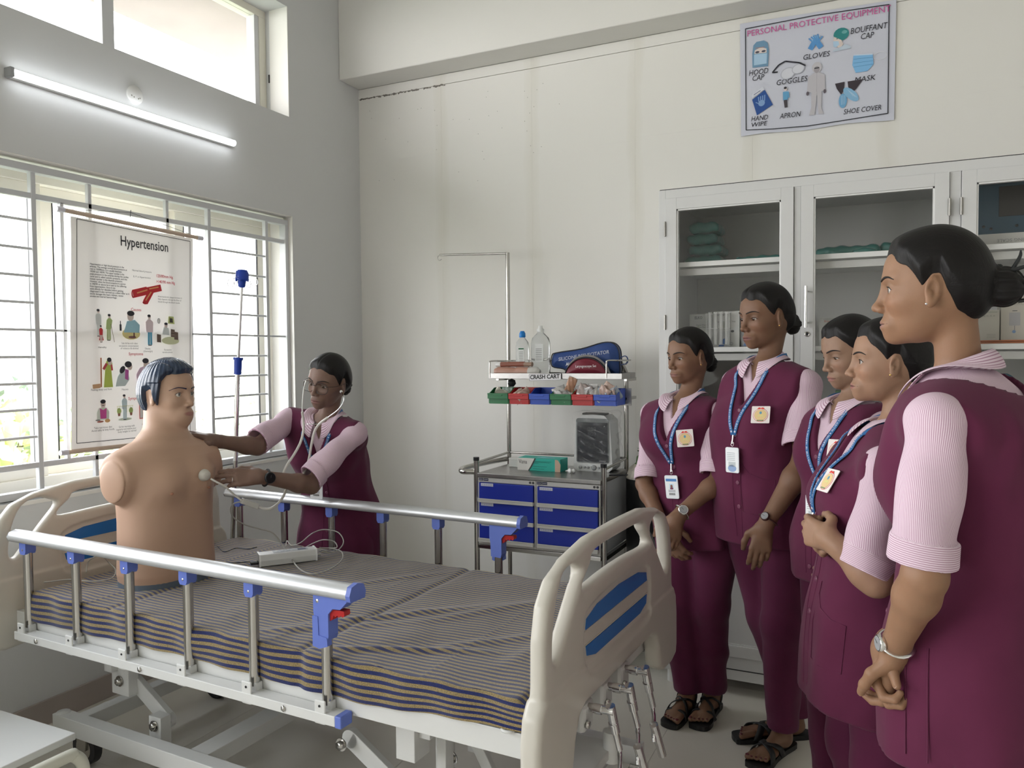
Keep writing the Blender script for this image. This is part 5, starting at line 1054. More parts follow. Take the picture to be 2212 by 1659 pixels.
for k in range(4): q.tube([(-.036+.024*k,0,.013),(-.036+.024*k,0,.155)],.008,8)
q.build('frame',acr,rk)
carton('kit_carton',-.18,3.55,zs_,.16,.10,.115,'grey carton with red heading at the left of the second door shelf',(.46,.46,.44),[('t','Braunoid',-.062,.098,.011,.040,(.45,.08,.05)),('t','FORTE',-.052,.088,.009,.020,(.45,.08,.05)),('t','TRIAL INOVATED',-.064,.072,.010,.062,DKT),('p',[(-.066,.068),(.066,.068),(.066,.0688),(-.066,.0688)],(.3,.3,.3)),('p',[(-.066,.108),(.07,.108),(.07,.109),(-.066,.109)],(.3,.3,.3)),('p',rrect(.016,.018,.001,cx=-.056,cy=.045),(.25,.25,.25)),('p',rrect(.012,.014,.001,cx=-.056,cy=.045),(.45,.45,.44))]+[('p',[(-.066,.012+.006*k),(-.02,.012+.006*k),(-.02,.0135+.006*k),(-.066,.0135+.006*k)],(.3,.3,.3)) for k in range(3)])
carton('green_carton',-.15,3.60,1.1205,.10,.1,.17,'pale green carton low on the shelf under the grey carton',(.30,.42,.32),[('p',[(-.05,.0),(-.02,0),(-.02,.17),(-.05,.17)],(.18,.32,.20))])
carton('scale_carton',.47,3.62,z0_,.34,.2,.048,'flat white box printed upside down ROOM WEIGHING SCALE',(.52,.51,.48),[])
t=MB(); text_mesh(t,'BATHROOM WEIGHING SCALE',(.62,3.519,z0_+.026),(-1,0,0),(0,0,-1),.017,(.25,.25,.25),width=.25); o=t.build('carton_lettering',M['vcol'],D.objects['scale_carton']); o.location=(-.47,-3.62,-z0_)
dev=empty('blue_device_case',(.52,3.70,z0_+.05),0,'dark blue instrument case lying on the flat scale box on the top shelf','case'); q=MB(); q.box(-.22,.22,-.12,.12,0,.20); q.build('case',mat('dull_blue_case',(.030,.075,.115),.4),dev,bevel=.006)
q=MB(); q.box(-.14,.2,-.1225,-.12,.07,.185); q.build('front_panel',mat('dark_case_panel',(.03,.028,.03),.3),dev,bevel=.002)
q=MB()
for x,z in ((-.19,.035),(-.165,.025),(-.08,.032),(-.04,.038),(.02,.03)): q.lathe([(.006,0),(.0001,.002)],(x,-.1205,z),(0,-1,0),n=8)
q.build('screw',M['black'],dev)
carton('suction_carton',.455,3.60,zs_+.012,.135,.12,.165,'tall cream carton with printed drainage bag behind the bun',(.50,.47,.41),[('t','EUROMED',-.038,.135,.016,.085,(.35,.33,.28)),('p',rrect(.036,.050,.002,cx=-.022,cy=.082),(.38,.37,.38)),('p',[(-.030,.112),(-.014,.112),(-.014,.115),(-.030,.115)],(.1,.1,.1)),('p',[(-.023,.057),(-.021,.057),(-.021,.040),(-.023,.040)],(.2,.2,.2)),('p',oval(.006,.006,12,-.024,.034),(.18,.28,.48)),('p',[(.03,.138),(.066,.138),(.066,.150),(.03,.150)],(.35,.42,.36)),('p',[(.03,.10),(.066,.10),(.066,.106),(.03,.106)],(.22,.30,.24))])
carton('valve_carton',.345,3.58,zs_+.012,.075,.10,.118,'smaller cream carton left of the drainage bag carton',(.49,.47,.41),[('t','TYPE M. M. M',-.028,.092,.009,.050,(.2,.2,.18)),('p',[(-.03,.108),(.03,.108),(.03,.112),(-.03,.112)],(.35,.36,.30))]+[('p',[(-.005,.012+.006*k),(.025,.012+.006*k),(.025,.0132+.006*k),(-.005,.0132+.006*k)],(.25,.25,.22)) for k in range(3)])
g=random.Random(9); 
for k in range(14):
    r_=empty('orange_catheter',(.45+.02*g.random(),3.495+.05*g.random(),zs_+.003+.004*(k//5)),g.uniform(-.10,.10),'thin orange rubber catheter lying in the bundle before the cream cartons','catheter','orange catheters on the shelf'); q=MB(); q.tube([(-.15,0,0),(-.05,.003,.001),(.15,0,0)],.0026,6); q.build('tube',D.materials.get('orange_rubber') or mat('orange_rubber',(.50,.15,.05),.5),r_)
bb=empty('blue_fluid_bag',(.40,3.60,1.1205),0,'blue plastic bag of tubing low behind the nearest student\'s collar','bag'); 
def f_b(P): return ell(P,(0,0,.12),(.075,.05,.12))+.006*np.sin(P[:,0]*60+P[:,2]*40)
v,fc=nets(f_b,(-.09,-.07,-.01),(.09,.07,.26),.008); obj('bag',mkmesh('bag',v,fc,mat('blue_bag_film',(.05,.18,.28),.15,spec=.8),True),bb)
# people: joints in metres (world), measured once
PEO={
'P1':{'hc':[-0.685,3.0,1.44],'hf':[-0.602,-0.795,-0.07],'hu':[-0.042,-0.056,0.998],'hs':0.92,'sp':[[-0.641,2.993,0.729,0.165,0.125],[-0.658,2.99,0.866,0.16,0.12],[-0.694,2.979,1.016,0.128,0.1],[-0.708,2.978,1.149,0.142,0.112],[-0.709,2.981,1.237,0.145,0.085],[-0.697,2.989,1.295,0.046,0.048]],'bf':[-0.34,-0.94,0.0],'R':[[-0.835,3.019,1.217],[-0.849,2.947,0.949],[-0.739,2.805,0.816]],'L':[[-0.58,2.92,1.23],[-0.543,2.862,0.998],[-0.669,2.741,0.876]],'feet':[[[-0.717,3.156,0.0],[-0.754,2.963,0.0]],[[-0.628,3.206,0.0],[-0.656,2.996,0.0]]],'HL':[[-0.175,-0.38,-0.908],[-0.627,0.754,-0.195],[0.35,0.3,0.35,0.4],[0.5,0.5]],'HR':[[0.573,-0.25,-0.78],[0.35,0.936,-0.043],[0.5,0.5,0.5,0.5],[0.5,0.5]]},
'P2':{'hc':[-0.391,2.903,1.579],'hf':[-0.696,-0.713,-0.087],'hu':[-0.061,-0.062,0.996],'hs':1.0,'sp':[[-0.375,2.879,0.791,0.185,0.15],[-0.382,2.88,0.898,0.178,0.15],[-0.404,2.875,1.046,0.152,0.132],[-0.399,2.884,1.201,0.155,0.135],[-0.39,2.893,1.332,0.155,0.092],[-0.391,2.897,1.43,0.048,0.05]],'bf':[-0.5,-0.866,0.0],'R':[[-0.502,2.962,1.34],[-0.51,3.091,1.047],[-0.473,3.132,0.809]],'L':[[-0.256,2.825,1.341],[-0.245,2.72,1.09],[-0.357,2.625,0.893]],'feet':[[[-0.279,3.1,0.0],[-0.501,2.967,0.0]],[[-0.322,2.991,0.0],[-0.414,2.789,0.0]]],'HL':[[-0.155,-0.112,-0.982],[-0.257,0.964,-0.069],[0.35,0.3,0.35,0.45],[0.3,0.2]],'HR':[[0.177,0.047,-0.983],[0.189,-0.982,-0.013],[0.3,0.3,0.3,0.3],[0.5,0.5]]},
'P3':{'hc':[-0.1,2.638,1.452],'hf':[-0.828,-0.521,-0.208],'hu':[-0.176,-0.111,0.978],'hs':0.95,'sp':[[-0.103,2.608,0.753,0.17,0.14],[-0.104,2.612,0.868,0.17,0.14],[-0.095,2.622,0.996,0.14,0.12],[-0.094,2.629,1.145,0.155,0.125],[-0.098,2.63,1.245,0.15,0.09],[-0.106,2.629,1.31,0.046,0.048]],'bf':[-0.681,-0.732,0.0],'R':[[-0.18,2.723,1.221],[-0.134,2.867,0.935],[-0.104,2.807,0.732]],'L':[[-0.016,2.58,1.231],[0.004,2.536,0.99],[-0.08,2.489,0.815]],'feet':[],'HL':[[-0.57,-0.822,0.01],[-0.762,0.523,-0.383],[0.4,0.4,0.4,0.4],[0.5,0.5]],'HR':[[-0.543,-0.84,-0.005],[0.764,-0.497,0.412],[0.4,0.4,0.4,0.4],[0.5,0.5]]},
'P4':{'hc':[0.005,2.188,1.425],'hf':[-0.984,-0.171,0.052],'hu':[0.052,0.009,0.999],'hs':0.94,'sp':[[-0.053,2.125,0.569,0.185,0.14],[-0.031,2.145,0.79,0.18,0.15],[-0.019,2.157,0.94,0.15,0.135],[-0.018,2.163,1.08,0.16,0.135],[-0.003,2.175,1.201,0.155,0.09],[0.021,2.19,1.282,0.046,0.048]],'bf':[-0.924,-0.383,0.0],'R':[[-0.076,2.304,1.152],[-0.074,2.296,0.915],[-0.133,2.115,0.974]],'L':[[-0.005,1.985,1.186],[-0.021,1.923,0.938],[-0.115,1.947,1.014]],'feet':[],'HL':[[-0.713,0.694,0.099],[0.682,0.719,-0.136],[1.0,1.0,1.1,1.1],[0.5,0.5]],'HR':[[-0.312,-0.946,0.092],[0.755,-0.188,0.628],[0.9,0.9,0.9,0.9],[0.5,0.5]]},
'P5':{'hc':[0.079,1.708,1.57],'hf':[-0.999,0.046,0.017],'hu':[0.017,-0.001,1.0],'hs':0.98,'sp':[[0.155,1.764,0.696,0.19,0.155],[0.157,1.772,0.865,0.185,0.155],[0.158,1.758,1.053,0.15,0.13],[0.152,1.75,1.216,0.165,0.135],[0.133,1.736,1.36,0.165,0.1],[0.122,1.722,1.423,0.048,0.05]],'bf':[-0.97,0.244,0.0],'R':[[0.187,1.926,1.307],[0.154,2.007,0.941],[-0.002,1.685,0.875]],'L':[[0.076,1.552,1.329],[0.059,1.511,1.064],[0.013,1.615,0.892]],'feet':[],'HL':[[0.022,0.337,-0.941],[-0.932,0.347,0.102],[0.75,0.8,0.8,0.8],[0.5,0.4]],'HR':[[-0.052,-0.579,-0.814],[0.929,-0.327,0.173],[0.95,1.0,1.05,1.05],[0.5,0.4]]},
'E':{'hc':[-2.055,2.562,1.35],'hf':[0.002,-0.99,-0.141],'hu':[0.184,-0.138,0.973],'hs':0.96,'sp':[[-2.178,2.77,0.562,0.19,0.15],[-2.168,2.771,0.718,0.18,0.14],[-2.162,2.736,0.888,0.14,0.115],[-2.145,2.662,1.059,0.15,0.115],[-2.121,2.611,1.153,0.145,0.085],[-2.1,2.59,1.211,0.045,0.047]],'bf':[0.179,-0.984,0.0],'R':[[-2.264,2.566,1.191],[-2.259,2.365,1.096],[-2.305,2.189,1.136]],'L':[[-1.944,2.584,1.142],[-2.006,2.381,0.956],[-2.074,2.184,1.013]],'feet':[],'HR':[[-0.313,-0.87,0.382],[-0.309,-0.287,-0.907],[0.25,0.2,0.25,0.3],[0.2,0.3]],'HL':[[-0.647,-0.761,0.047],[-0.705,0.574,-0.417],[0.25,0.25,0.4,0.5],[0.75,0.35]]},
'MK':{'hc':[-2.375,2.03,1.322],'hf':[0.991,0.13,0.0],'hu':[0.0,0.0,1.0],'hs':1.03,'base':[-2.338,1.993,0.66],'neck':[-2.351,2.036,1.187],'bf':[0.999,-0.042,0.0],'shR':[-2.411,1.869,1.071],'shL':[-2.318,2.148,1.1],'stump':[-2.332,1.817,1.05],'sens':[-2.181,2.033,1.033]},
}
MKHF=[0.991,0.13,0.0]; MKBF=[0.997,-0.077,0.0]
TUB1=[[-2.139,2.522,1.355],[-2.107,2.469,1.327],[-2.098,2.449,1.278],[-2.106,2.455,1.232],[-2.114,2.471,1.184],[-2.109,2.461,1.148],[-2.106,2.438,1.107],[-2.107,2.403,1.067],[-2.114,2.365,1.024],[-2.103,2.336,0.989],[-2.066,2.319,0.965]]
TUB2=[[-1.973,2.533,1.311],[-1.939,2.504,1.294],[-1.933,2.495,1.273],[-1.952,2.484,1.242],[-1.995,2.474,1.211],[-2.031,2.467,1.185],[-2.054,2.466,1.155],[-2.072,2.466,1.102],[-2.073,2.452,1.048],[-2.046,2.397,1.011],[-2.049,2.36,0.971],[-2.066,2.319,0.964]]
TUB3=[[-2.066,2.319,0.964],[-2.067,2.294,0.923],[-2.065,2.261,0.901],[-2.067,2.226,0.889],[-2.083,2.208,0.89],[-2.098,2.19,0.901]]
TUB4=[[-2.127,2.144,0.927],[-2.139,2.117,0.954],[-2.142,2.083,0.986],[-2.154,2.056,1.006],[-2.169,2.039,1.021]]
BOX5=[[-2.098,2.19,0.901],[-2.127,2.144,0.927]]
SENS=[[-2.195,2.032,1.034],[-2.156,2.029,1.03]]
CAB1=[[-2.127,2.144,0.925],[-2.162,2.138,0.915],[-2.186,2.147,0.891],[-2.199,2.173,0.854],[-2.196,2.228,0.816],[-2.178,2.281,0.792],[-2.143,2.318,0.77],[-2.134,2.363,0.71],[-2.061,2.327,0.675],[-1.941,2.235,0.672],[-1.858,2.205,0.672],[-1.841,2.279,0.672],[-1.88,2.4,0.673],[-1.958,2.5,0.674],[-2.016,2.515,0.676],[-2.012,2.467,0.68],[-2.017,2.445,0.69]]
CAB2=[[-2.008,2.425,0.69],[-2.005,2.464,0.674],[-1.988,2.515,0.675],[-1.99,2.554,0.7],[-2.033,2.574,0.73],[-2.09,2.556,0.74],[-2.119,2.518,0.73],[-2.14,2.472,0.7],[-2.199,2.484,0.68],[-2.273,2.54,0.68],[-2.233,2.489,0.672]]
CAB3=[[-2.042,2.467,0.69],[-2.013,2.494,0.685],[-1.982,2.501,0.69],[-2.025,2.539,0.7],[-2.048,2.518,0.71],[-2.091,2.528,0.7],[-2.147,2.53,0.675],[-2.136,2.48,0.672]]
CAB4=[[-2.66,1.743,0.67],[-2.616,1.807,0.668],[-2.522,1.828,0.667],[-2.493,1.879,0.667],[-2.565,1.953,0.67],[-2.62,1.967,0.69],[-2.608,1.934,0.72],[-2.599,1.896,0.73],[-2.657,1.91,0.7],[-2.648,1.895,0.667]]
CAB5=[[-2.511,2.389,0.667],[-2.416,2.334,0.666],[-2.419,2.4,0.666],[-2.363,2.407,0.666],[-2.348,2.443,0.667]]
CAB6=[[-2.312,2.198,0.667],[-2.257,2.214,0.667],[-2.218,2.246,0.667],[-2.156,2.255,0.675]]
# ---------- people ----------
def npz(v): return nz(v)
class Torso:
    def __init__(s,sp,bf,R,L,bust=1,ar=1.):
        s.ar=ar
        sp=np.array(sp); s.sp=sp; s.c0=sp[0,:3]; s.A=npz(sp[-1,:3]-sp[0,:3]); bf=V(bf)
        s.L=npz(np.cross(s.A,bf)); s.F=npz(np.cross(s.L,s.A)); s.T=(sp[:,:3]-s.c0)@s.A; s.top=s.T[-1]
        t=np.linspace(0,s.top,60)
        def cr(y):
            m=np.gradient(y,s.T); i=np.clip(np.searchsorted(s.T,t,side='right')-1,0,len(s.T)-2)
            h=s.T[i+1]-s.T[i]; x=(t-s.T[i])/h
            return (2*x**3-3*x**2+1)*y[i]+(x**3-2*x**2+x)*h*m[i]+(-2*x**3+3*x**2)*y[i+1]+(x**3-x**2)*h*m[i+1]
        s.t=t; s.cx=[cr(sp[:,k]) for k in range(3)]; s.a=cr(sp[:,3]); s.b=cr(sp[:,4])
        s.R,s.Lj=V(R),V(L); s.neck=sp[-1,:3]; s.bust=bust
        s.chest=sp[3,:3]; s.cb=sp[3,4]
    def loc(s,P):
        tau=(P-s.c0)@s.A; tc=np.clip(tau,0,s.top)
        c=np.stack([np.interp(tc,s.t,k) for k in s.cx],1); q=P-c
        return tau,q@s.L,q@s.F,np.interp(tc,s.t,s.a),np.interp(tc,s.t,s.b)
    def base(s,P):
        tau,u,w_,a,b=s.loc(P)
        k=(np.abs(u/a)**2.3+np.abs(w_/b)**2.3+1e-9)**(1/2.3)
        d=(k-1)*np.minimum(a,b)*.92
        d=smax(d,tau-s.top,.02)
        for sh in (s.R,s.Lj):
            inn=s.neck-s.A*.040+(sh-s.neck)*.18
            d=smin(d,con(P,inn,sh-s.A*.004,.046,.046*s.ar),.05)
        if s.bust:
            for g in(-1,1): d=smin(d,ell(P,s.chest+s.F*(s.cb*.62)+s.L*g*.058-s.A*.005,(.062,.062,.062)),.05)
        return d,tau
    def front(s,q,h): # surface-independent guess point: lateral q, height above hem param tau=h
        c=V([np.interp(h,s.t,k) for k in s.cx]); return c+s.L*q
def march(fn,o,d,t0=.35,n=26):
    o=V(o)+V(d)*t0; t=0
    for _ in range(n):
        v=fn((o-V(d)*t)[None,:])[0]
        if v<.0004: break
        t+=max(v*.8,.0006)
    return o-V(d)*t
def hair_line(phi):
    return np.interp(phi,[0,.5,.85,1.1,1.22,1.32,1.45,1.62,1.78,2.1,2.5,3.2],[.066,.060,.040,.012,.000,.012,.024,.020,-.010,-.038,-.068,-.090])
def head_base(q):
    d=ell(q,(-.001,0,.024),(.085,.073,.087)); d=smin(d,ell(q,(-.024,0,-.008),(.058,.060,.062)),.03); d=smin(d,ell(q,(.046,0,.038),(.0415,.050,.048)),.03)
    d=smin(d,ell(q,(.026,0,-.022),(.060,.0555,.072)),.03); d=smin(d,ell(q,(.032,0,-.067),(.042,.040,.034)),.03)
    return d
def head_sdf(q,op=1.,mouth=0.,male=0):
    d=head_base(q); y=q.copy(); y[:,1]=np.abs(y[:,1])
    d=smin(d,ell(y,(.053,.034,-.026),(.024,.021,.020)),.02)
    d=smin(d,ell(q,(.070,0,-.092),(.017,.018,.015)),.025)
    d=smin(d,con(y,(.081,.010,.020),(.066,.044,.020),.0085,.008),.014)
    d=smax(d,-ell(y,(.096,.032,-.003),(.017,.021,.0145)),.014)
    d=smin(d,con(q,(.083,0,.012),(.101,0,-.030),.0058,.0068),.014)
    d=smin(d,ell(q,(.1025,0,-.036),(.0100,.0085,.0080)),.008)
    d=smin(d,ell(y,(.0935,.0115,-.0395),(.0100,.0062,.0068)),.006)
    d=smin(d,ell(q,(.076,0,-.068),(.018,.030,.022)),.012)
    d=smin(d,ell(q,(.0880,0,-.0648),(.0078,.0235,.0048)),.005)
    d=smin(d,ell(q,(.0874,0,-.0742),(.0080,.0195,.0056)),.005)
    d=smax(d,-ell(q,(.1005,0,-.0693),(.012,.0245,.0009+mouth)),.003)
    d=smax(d,-con(y,(.100,.0055,-.0480),(.094,.0055,-.0425),.0024),.003)
    # lids
    lid=ell(y,(.0690,.0315,-.002),(.0148,.0158,.0140)); d=smin(d,lid,.006)
    d=smax(d,-ell(y,(.086,.0320,-.0025-(1-op)*.003),(.0150,.0152,.0018+.0056*op)),.0022)
    # ears
    ca,sa=math.cos(.42),math.sin(.42); e=(y-V(.003,.0765,-.008))*1.08; ex=e[:,0]*ca+e[:,1]*sa*1.; ey=-e[:,0]*sa+e[:,1]*ca
    e2=np.stack([ex,ey,e[:,2]+.18*ex],1)
    ear=ell(e2,(0,0,0),(.0165,.0065,.029)); ear=smin(ear,ell(e2,(.004,0,-.024),(.009,.0055,.010)),.008)
    ear=smax(ear,-ell(e2,(.003,.0065,.003),(.0095,.0065,.0175)),.004)
    ear=smin(ear,ell(e2,(.006,.001,-.006),(.0045,.005,.007)),.005)
    d=smin(d,ear,.007)
    return d
def limb_hand(P,wr,d,n,right,curl,th,sc=1.):
    wr,d,n=V(wr),npz(d),V(n); n=npz(n-d*(n@d)); s=np.cross(d,n) if right else np.cross(n,d)
    k=.006*sc; K=[(.026,.080),(.008,.084),(-.010,.080),(-.026,.072)]; FL=[.066,.073,.068,.053]
    D_=None
    for i,(o,l) in enumerate(K):
        a=wr+s*o*.45*sc+d*.012*sc; b=wr+s*o*sc+d*l*sc; c=con(P,a,b,.0125*sc,.0098*sc)
        D_=c if D_ is None else smin(D_,c,.012)
    D_=smin(D_,ell_or(P,wr+d*.045*sc+n*.004*sc,d,s,n,(.040*sc,.030*sc,.012*sc)),.012)
    tips=[]
    for i,(o,l) in enumerate(K):
        p=wr+s*o*sc+d*l*sc; a=curl[i]*.55; r=.0088*sc if i<3 else .0076*sc; rr=[r,r*.95,r*.86,r*.74]; pts=[p]
        for j,fr in enumerate((.46,.30,.24)):
            dr=d*math.cos(a)+n*math.sin(a)+s*(o*.9)*math.cos(a)*.35; p=p+npz(dr)*FL[i]*fr*sc; pts.append(p); a+=curl[i]*1.05
        c=chain(P,pts,rr,.004); D_=smin(D_,c,.0045); tips.append((pts[-1],npz(pts[-1]-pts[-2]),-np.cross(npz(pts[-1]-pts[-2]),s) if right else np.cross(npz(pts[-1]-pts[-2]),s)))
    b=wr+d*.012*sc+s*.018*sc; d1=npz(d*(.75-.2*th[0])+s*.62+n*(.25+.8*th[0])); p1=b+d1*.042*sc
    d2=npz(d*.85+s*.25*(1-th[1])+n*(.1+.7*th[1])); p2=p1+d2*.030*sc; d3=npz(d*.9+n*(.1+.5*th[1])-s*.2*th[1]); p3=p2+d3*.024*sc
    D_=smin(D_,chain(P,[b,p1,p2,p3],[.0145*sc,.0112*sc,.0098*sc,.0080*sc],.006),.010)
    tips.append((p3,npz(p3-p2),s*.7-n*.3))
    return D_,tips
def ell_or(P,c,e1,e2,e3,r):
    q=(P-V(c)); q=np.stack([q@e1,q@e2,q@e3],1); return ell(q,(0,0,0),r)
def fabric(name,col,stripe=None,rough=.85,sheen=.08,noise=.06):
    m=mat(name,col,rough,noise=noise,nscale=9,sheen=sheen,spec=.2)
    n=m.node_tree.nodes; L=m.node_tree.links; b=n['Principled BSDF']
    w_=n.new('ShaderNodeTexNoise'); w_.inputs['Scale'].default_value=900; t=n.new('ShaderNodeTexCoord'); L.new(t.outputs['Object'],w_.inputs['Vector'])
    bp=n.new('ShaderNodeBump'); bp.inputs['Strength'].default_value=.12; bp.inputs['Distance'].default_value=.001; L.new(w_.outputs['Fac'],bp.inputs['Height']); L.new(bp.outputs[0],b.inputs['Normal'])
    if stripe:
        a=n.new('ShaderNodeAttribute'); a.attribute_name='st'; mu=n.new('ShaderNodeMath'); mu.operation='FRACT'
        sc=n.new('ShaderNodeMath'); sc.operation='MULTIPLY'; sc.inputs[1].default_value=1/stripe[1]; L.new(a.outputs['Fac'],sc.inputs[0]); L.new(sc.outputs[0],mu.inputs[0])
        cr=n.new('ShaderNodeValToRGB'); e=cr.color_ramp.elements; e[0].position=.58; e[0].color=tuple(col)+(1,); e[1].position=.66; e[1].color=tuple(stripe[0])+(1,)
        q=e.new(.92); q.color=tuple(stripe[0])+(1,); q=e.new(.99); q.color=tuple(col)+(1,)
        L.new(mu.outputs[0],cr.inputs[0]); mx=[x for x in n if x.type=='MIX'][0]; L.new(cr.outputs[0],mx.inputs[6])
    return m
M['vest']=fabric('maroon_cloth',(.105,.018,.050),noise=.10)
M['trouser']=fabric('maroon_trouser_cloth',(.098,.016,.048),noise=.10)
M['shirt']=fabric('lilac_striped_cloth',(.72,.58,.66),((.40,.22,.31),.0036))
M['hair']=mat('black_hair',(.007,.006,.006),.48,spec=.28)
_n=M['hair'].node_tree.nodes; _l=M['hair'].node_tree.links
_a=_n.new('ShaderNodeAttribute'); _a.attribute_name='hc'; _z=_n.new('ShaderNodeTexNoise'); _z.inputs['Scale'].default_value=1; _z.inputs['Detail'].default_value=3
_bp=_n.new('ShaderNodeBump'); _bp.inputs['Strength'].default_value=.5; _bp.inputs['Distance'].default_value=.0016
_l.new(_a.outputs['Vector'],_z.inputs['Vector']); _l.new(_z.outputs['Fac'],_bp.inputs['Height']); _l.new(_bp.outputs[0],_n['Principled BSDF'].inputs['Normal'])
def skin(name,c): 
    return mat(name,c,.48,vcol=True,noise=.05,nscale=26,bump=.12,bscale=420,spec=.35,sss=.06)
M['skin']=skin('skin',(1,1,1))
M['brow']=mat('brow_hair',(.015,.01,.008),.7)
M['eye']=mat('eye_surface',(1,1,1),.08,vcol=True)
M['gold']=mat('gold',(.85,.55,.18),.2,metal=1)
M['silver']=mat('silver',(.8,.8,.8),.15,metal=1)
M['lanyard']=mat('blue_ribbon',(.03,.14,.36),.6)
M['leather']=mat('black_leather',(.012,.012,.013),.45,bump=.2,bscale=150)
M['lens']=mat('spectacle_lens',(1,1,1),0,trans=1,ior=1.02)
M['dkmetal']=mat('dark_frame_metal',(.05,.04,.04),.3,metal=.8)
def basis(o):
    f=npz(o['hf']); u=V(o['hu']); u=npz(u-f*(u@f)); l=np.cross(u,f); return np.stack([f,l,u])
def make_eye(par,o,Bm,side,gaze,root):
    mb=MB(); s=o['hs']; c=V(o['hc'])+(V(.0690,.0315*side,-.002)@Bm)*s
    g=npz(V(*gaze)@Bm)
    R_=.0132*s; cols=[((.01,.01,.012),0,.22),((.06,.028,.014),.22,.50),((.02,.012,.01),.50,.56),((.38,.35,.32),.56,math.pi)]
    for col,a0,a1 in cols:
        k=[a0+(a1-a0)*i/(8 if a1>1 else 2) for i in range((8 if a1>1 else 2)+1)]
        mb.lathe([(max(R_*math.sin(a),1e-6),R_*math.cos(a)) for a in k],c-root,g,n=24,c=col)
    return mb.build('eye',M['eye'],par)
def person(key,label,tone,lip,seed=0,hair=None,op=.8,gaze=(1,0,0),pants=True,sleeve=(.95,.95),hres=.0024,vres=.0065,sres=.005,glasses=False,badge=True,lany=True,watch=None,brow=1,ear=M['gold'],collar=1,vneck=.165,pocket=None,ar=1.,card=True,yoke=.088,vestw=.010):
    o=PEO[key]; T=Torso(o['sp'],o['bf'],o['R'][0],o['L'][0],1,ar); hc=V(o['hc']); Bm=basis(o); hs=o['hs']
    root=V(o['sp'][1][0],o['sp'][1][1],0); par=empty('person',root,0,label,'person')
    O_=-root; h2w=lambda p: hc+(V(p)@Bm)*hs
    armj={'R':[V(p) for p in o['R']],'L':[V(p) for p in o['L']]}
    hips=[V(o['sp'][1][:3])+T.L*.085*g-V(0,0,.03) for g in (1,-1)]   # her left, her right
    feet=o['feet'] or None
    if not feet:
        F2=npz(V(T.F[0],T.F[1],0)); L2=npz(np.cross((0,0,1),F2)); c=V(root[0],root[1],0)
        feet=[[c-L2*.09-F2*.06,c-L2*.09+F2*.16],[c+L2*.09-F2*.06,c+L2*.09+F2*.16]]
    feet=[[V(a),V(b)] for a,b in feet]  # right, left
    ank=[feet[i][0]+(feet[i][1]-feet[i][0])*.12+V(0,0,.085) for i in(0,1)]
    hipsRL=[hips[1],hips[0]]
    kneeRL=[hipsRL[i]*.5+ank[i]*.5+npz(V(T.F[0],T.F[1],0))*.02+V(0,0,.01) for i in(0,1)]
    # ---- body ----
    neckt=h2w((-.034,0,-.050))
    def skin_t(P): return T.base(P)[0]+.011
    def f_head(P):
        q=((P-hc)@Bm.T)/hs; d=head_sdf(q,op)*hs
        d=smin(d,con(P,neckt,T.neck-T.A*.03,.038*hs,.041),.016)
        return smin(d,skin_t(P),.022)
    tc=V(tone)
    def colf(P):
        q=((P-hc)@Bm.T)/hs; c=np.tile(tc,(len(P),1))
        m=sstep(1.3-np.sqrt(((q[:,1])/.022)**2+((q[:,2]+.0695)/.0080)**2))*sstep((q[:,0]-.078)/.008)
        m=np.clip(m*2.2,0,1); c=c*(1-m[:,None])+V(lip)*m[:,None]
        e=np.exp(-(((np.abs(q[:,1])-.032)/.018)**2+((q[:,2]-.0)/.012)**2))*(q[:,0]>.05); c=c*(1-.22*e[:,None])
        ck=np.exp(-(((np.abs(q[:,1])-.036)/.02)**2+((q[:,2]+.03)/.02)**2))*(q[:,0]>.04); c=c*(1+ck[:,None]*V(.06,-.02,-.03))
        return c
    VV=[];FF=[];nb=0
    def addm(fn,lo,hi,h,rl=1):
        nonlocal nb
        v,f=nets(fn,lo,hi,h); v=relax(v,f,rl,.45) if rl else v
        VV.append(v); FF.append(f+nb); nb+=len(v)
    lo=np.minimum(h2w((-.11,-.1,-.12)),h2w((.12,.1,.13))); hi=np.maximum(h2w((-.11,-.1,-.12)),h2w((.12,.1,.13)))
    cs=[h2w((a,b,c)) for a in(-.112,.118) for b in(-.095,.095) for c in(-.125,.125)]+[T.neck+T.F*.13-T.A*.17,T.neck-T.F*.1+T.L*.1,T.neck-T.L*.1]
    lo=np.min(cs,0)-.004; hi=np.max(cs,0)+.004
    addm(f_head,lo,hi,hres)
    def f_low(P):
        d,ta_=T.base(P); d=smax(d+.014,.10-ta_,.05); d=np.maximum(d,np.maximum((P-T.Lj)@T.L,-(P-T.R)@T.L)-.005)
        d=smax(d,(P-T.neck)@T.A+.10,.02)
        for i in(0,1):
            d=smin(d,con(P,hipsRL[i],kneeRL[i],.082,.052),.04); d=smin(d,con(P,kneeRL[i],ank[i],.052,.034),.03)
        return d
    allp=np.array([hips[0],hips[1],ank[0],ank[1]]); 
    addm(f_low,np.minimum(allp.min(0),T.sp[:,:3].min(0))-.17,np.maximum(allp.max(0),T.sp[:,:3].max(0))+.17,.013)
    tipl={}
    for sd in 'RL':
        sh,el,wr=armj[sd]; H=o.get('H'+sd); right=sd=='R'; fd=npz(wr-el)
        hand_d,hn,cu,th=H; mid=el+(wr-el)*.25
        def f_arm(P,sh=sh,el=el,wr=wr,H=H,right=right,mid=mid):
            d=con(P,sh,el,.038*ar,.034*ar); d=smin(d,con(P,el,mid,.034*ar,.036*ar),.02); d=smin(d,con(P,mid,wr,.036*ar,.0225),.02)
            # wrist blend
            d=smin(d,con(P,wr-npz(wr-el)*.02,wr+V(hand_dd)*.02,.0225,.021),.015)
            hd,_=limb_hand(P,wr,V(hand_dd),hn_,right,cu_,th_)
            return smin(d,hd,.014)
        hand_dd=V(hand_d); hn_=V(hn); cu_=cu; th_=th
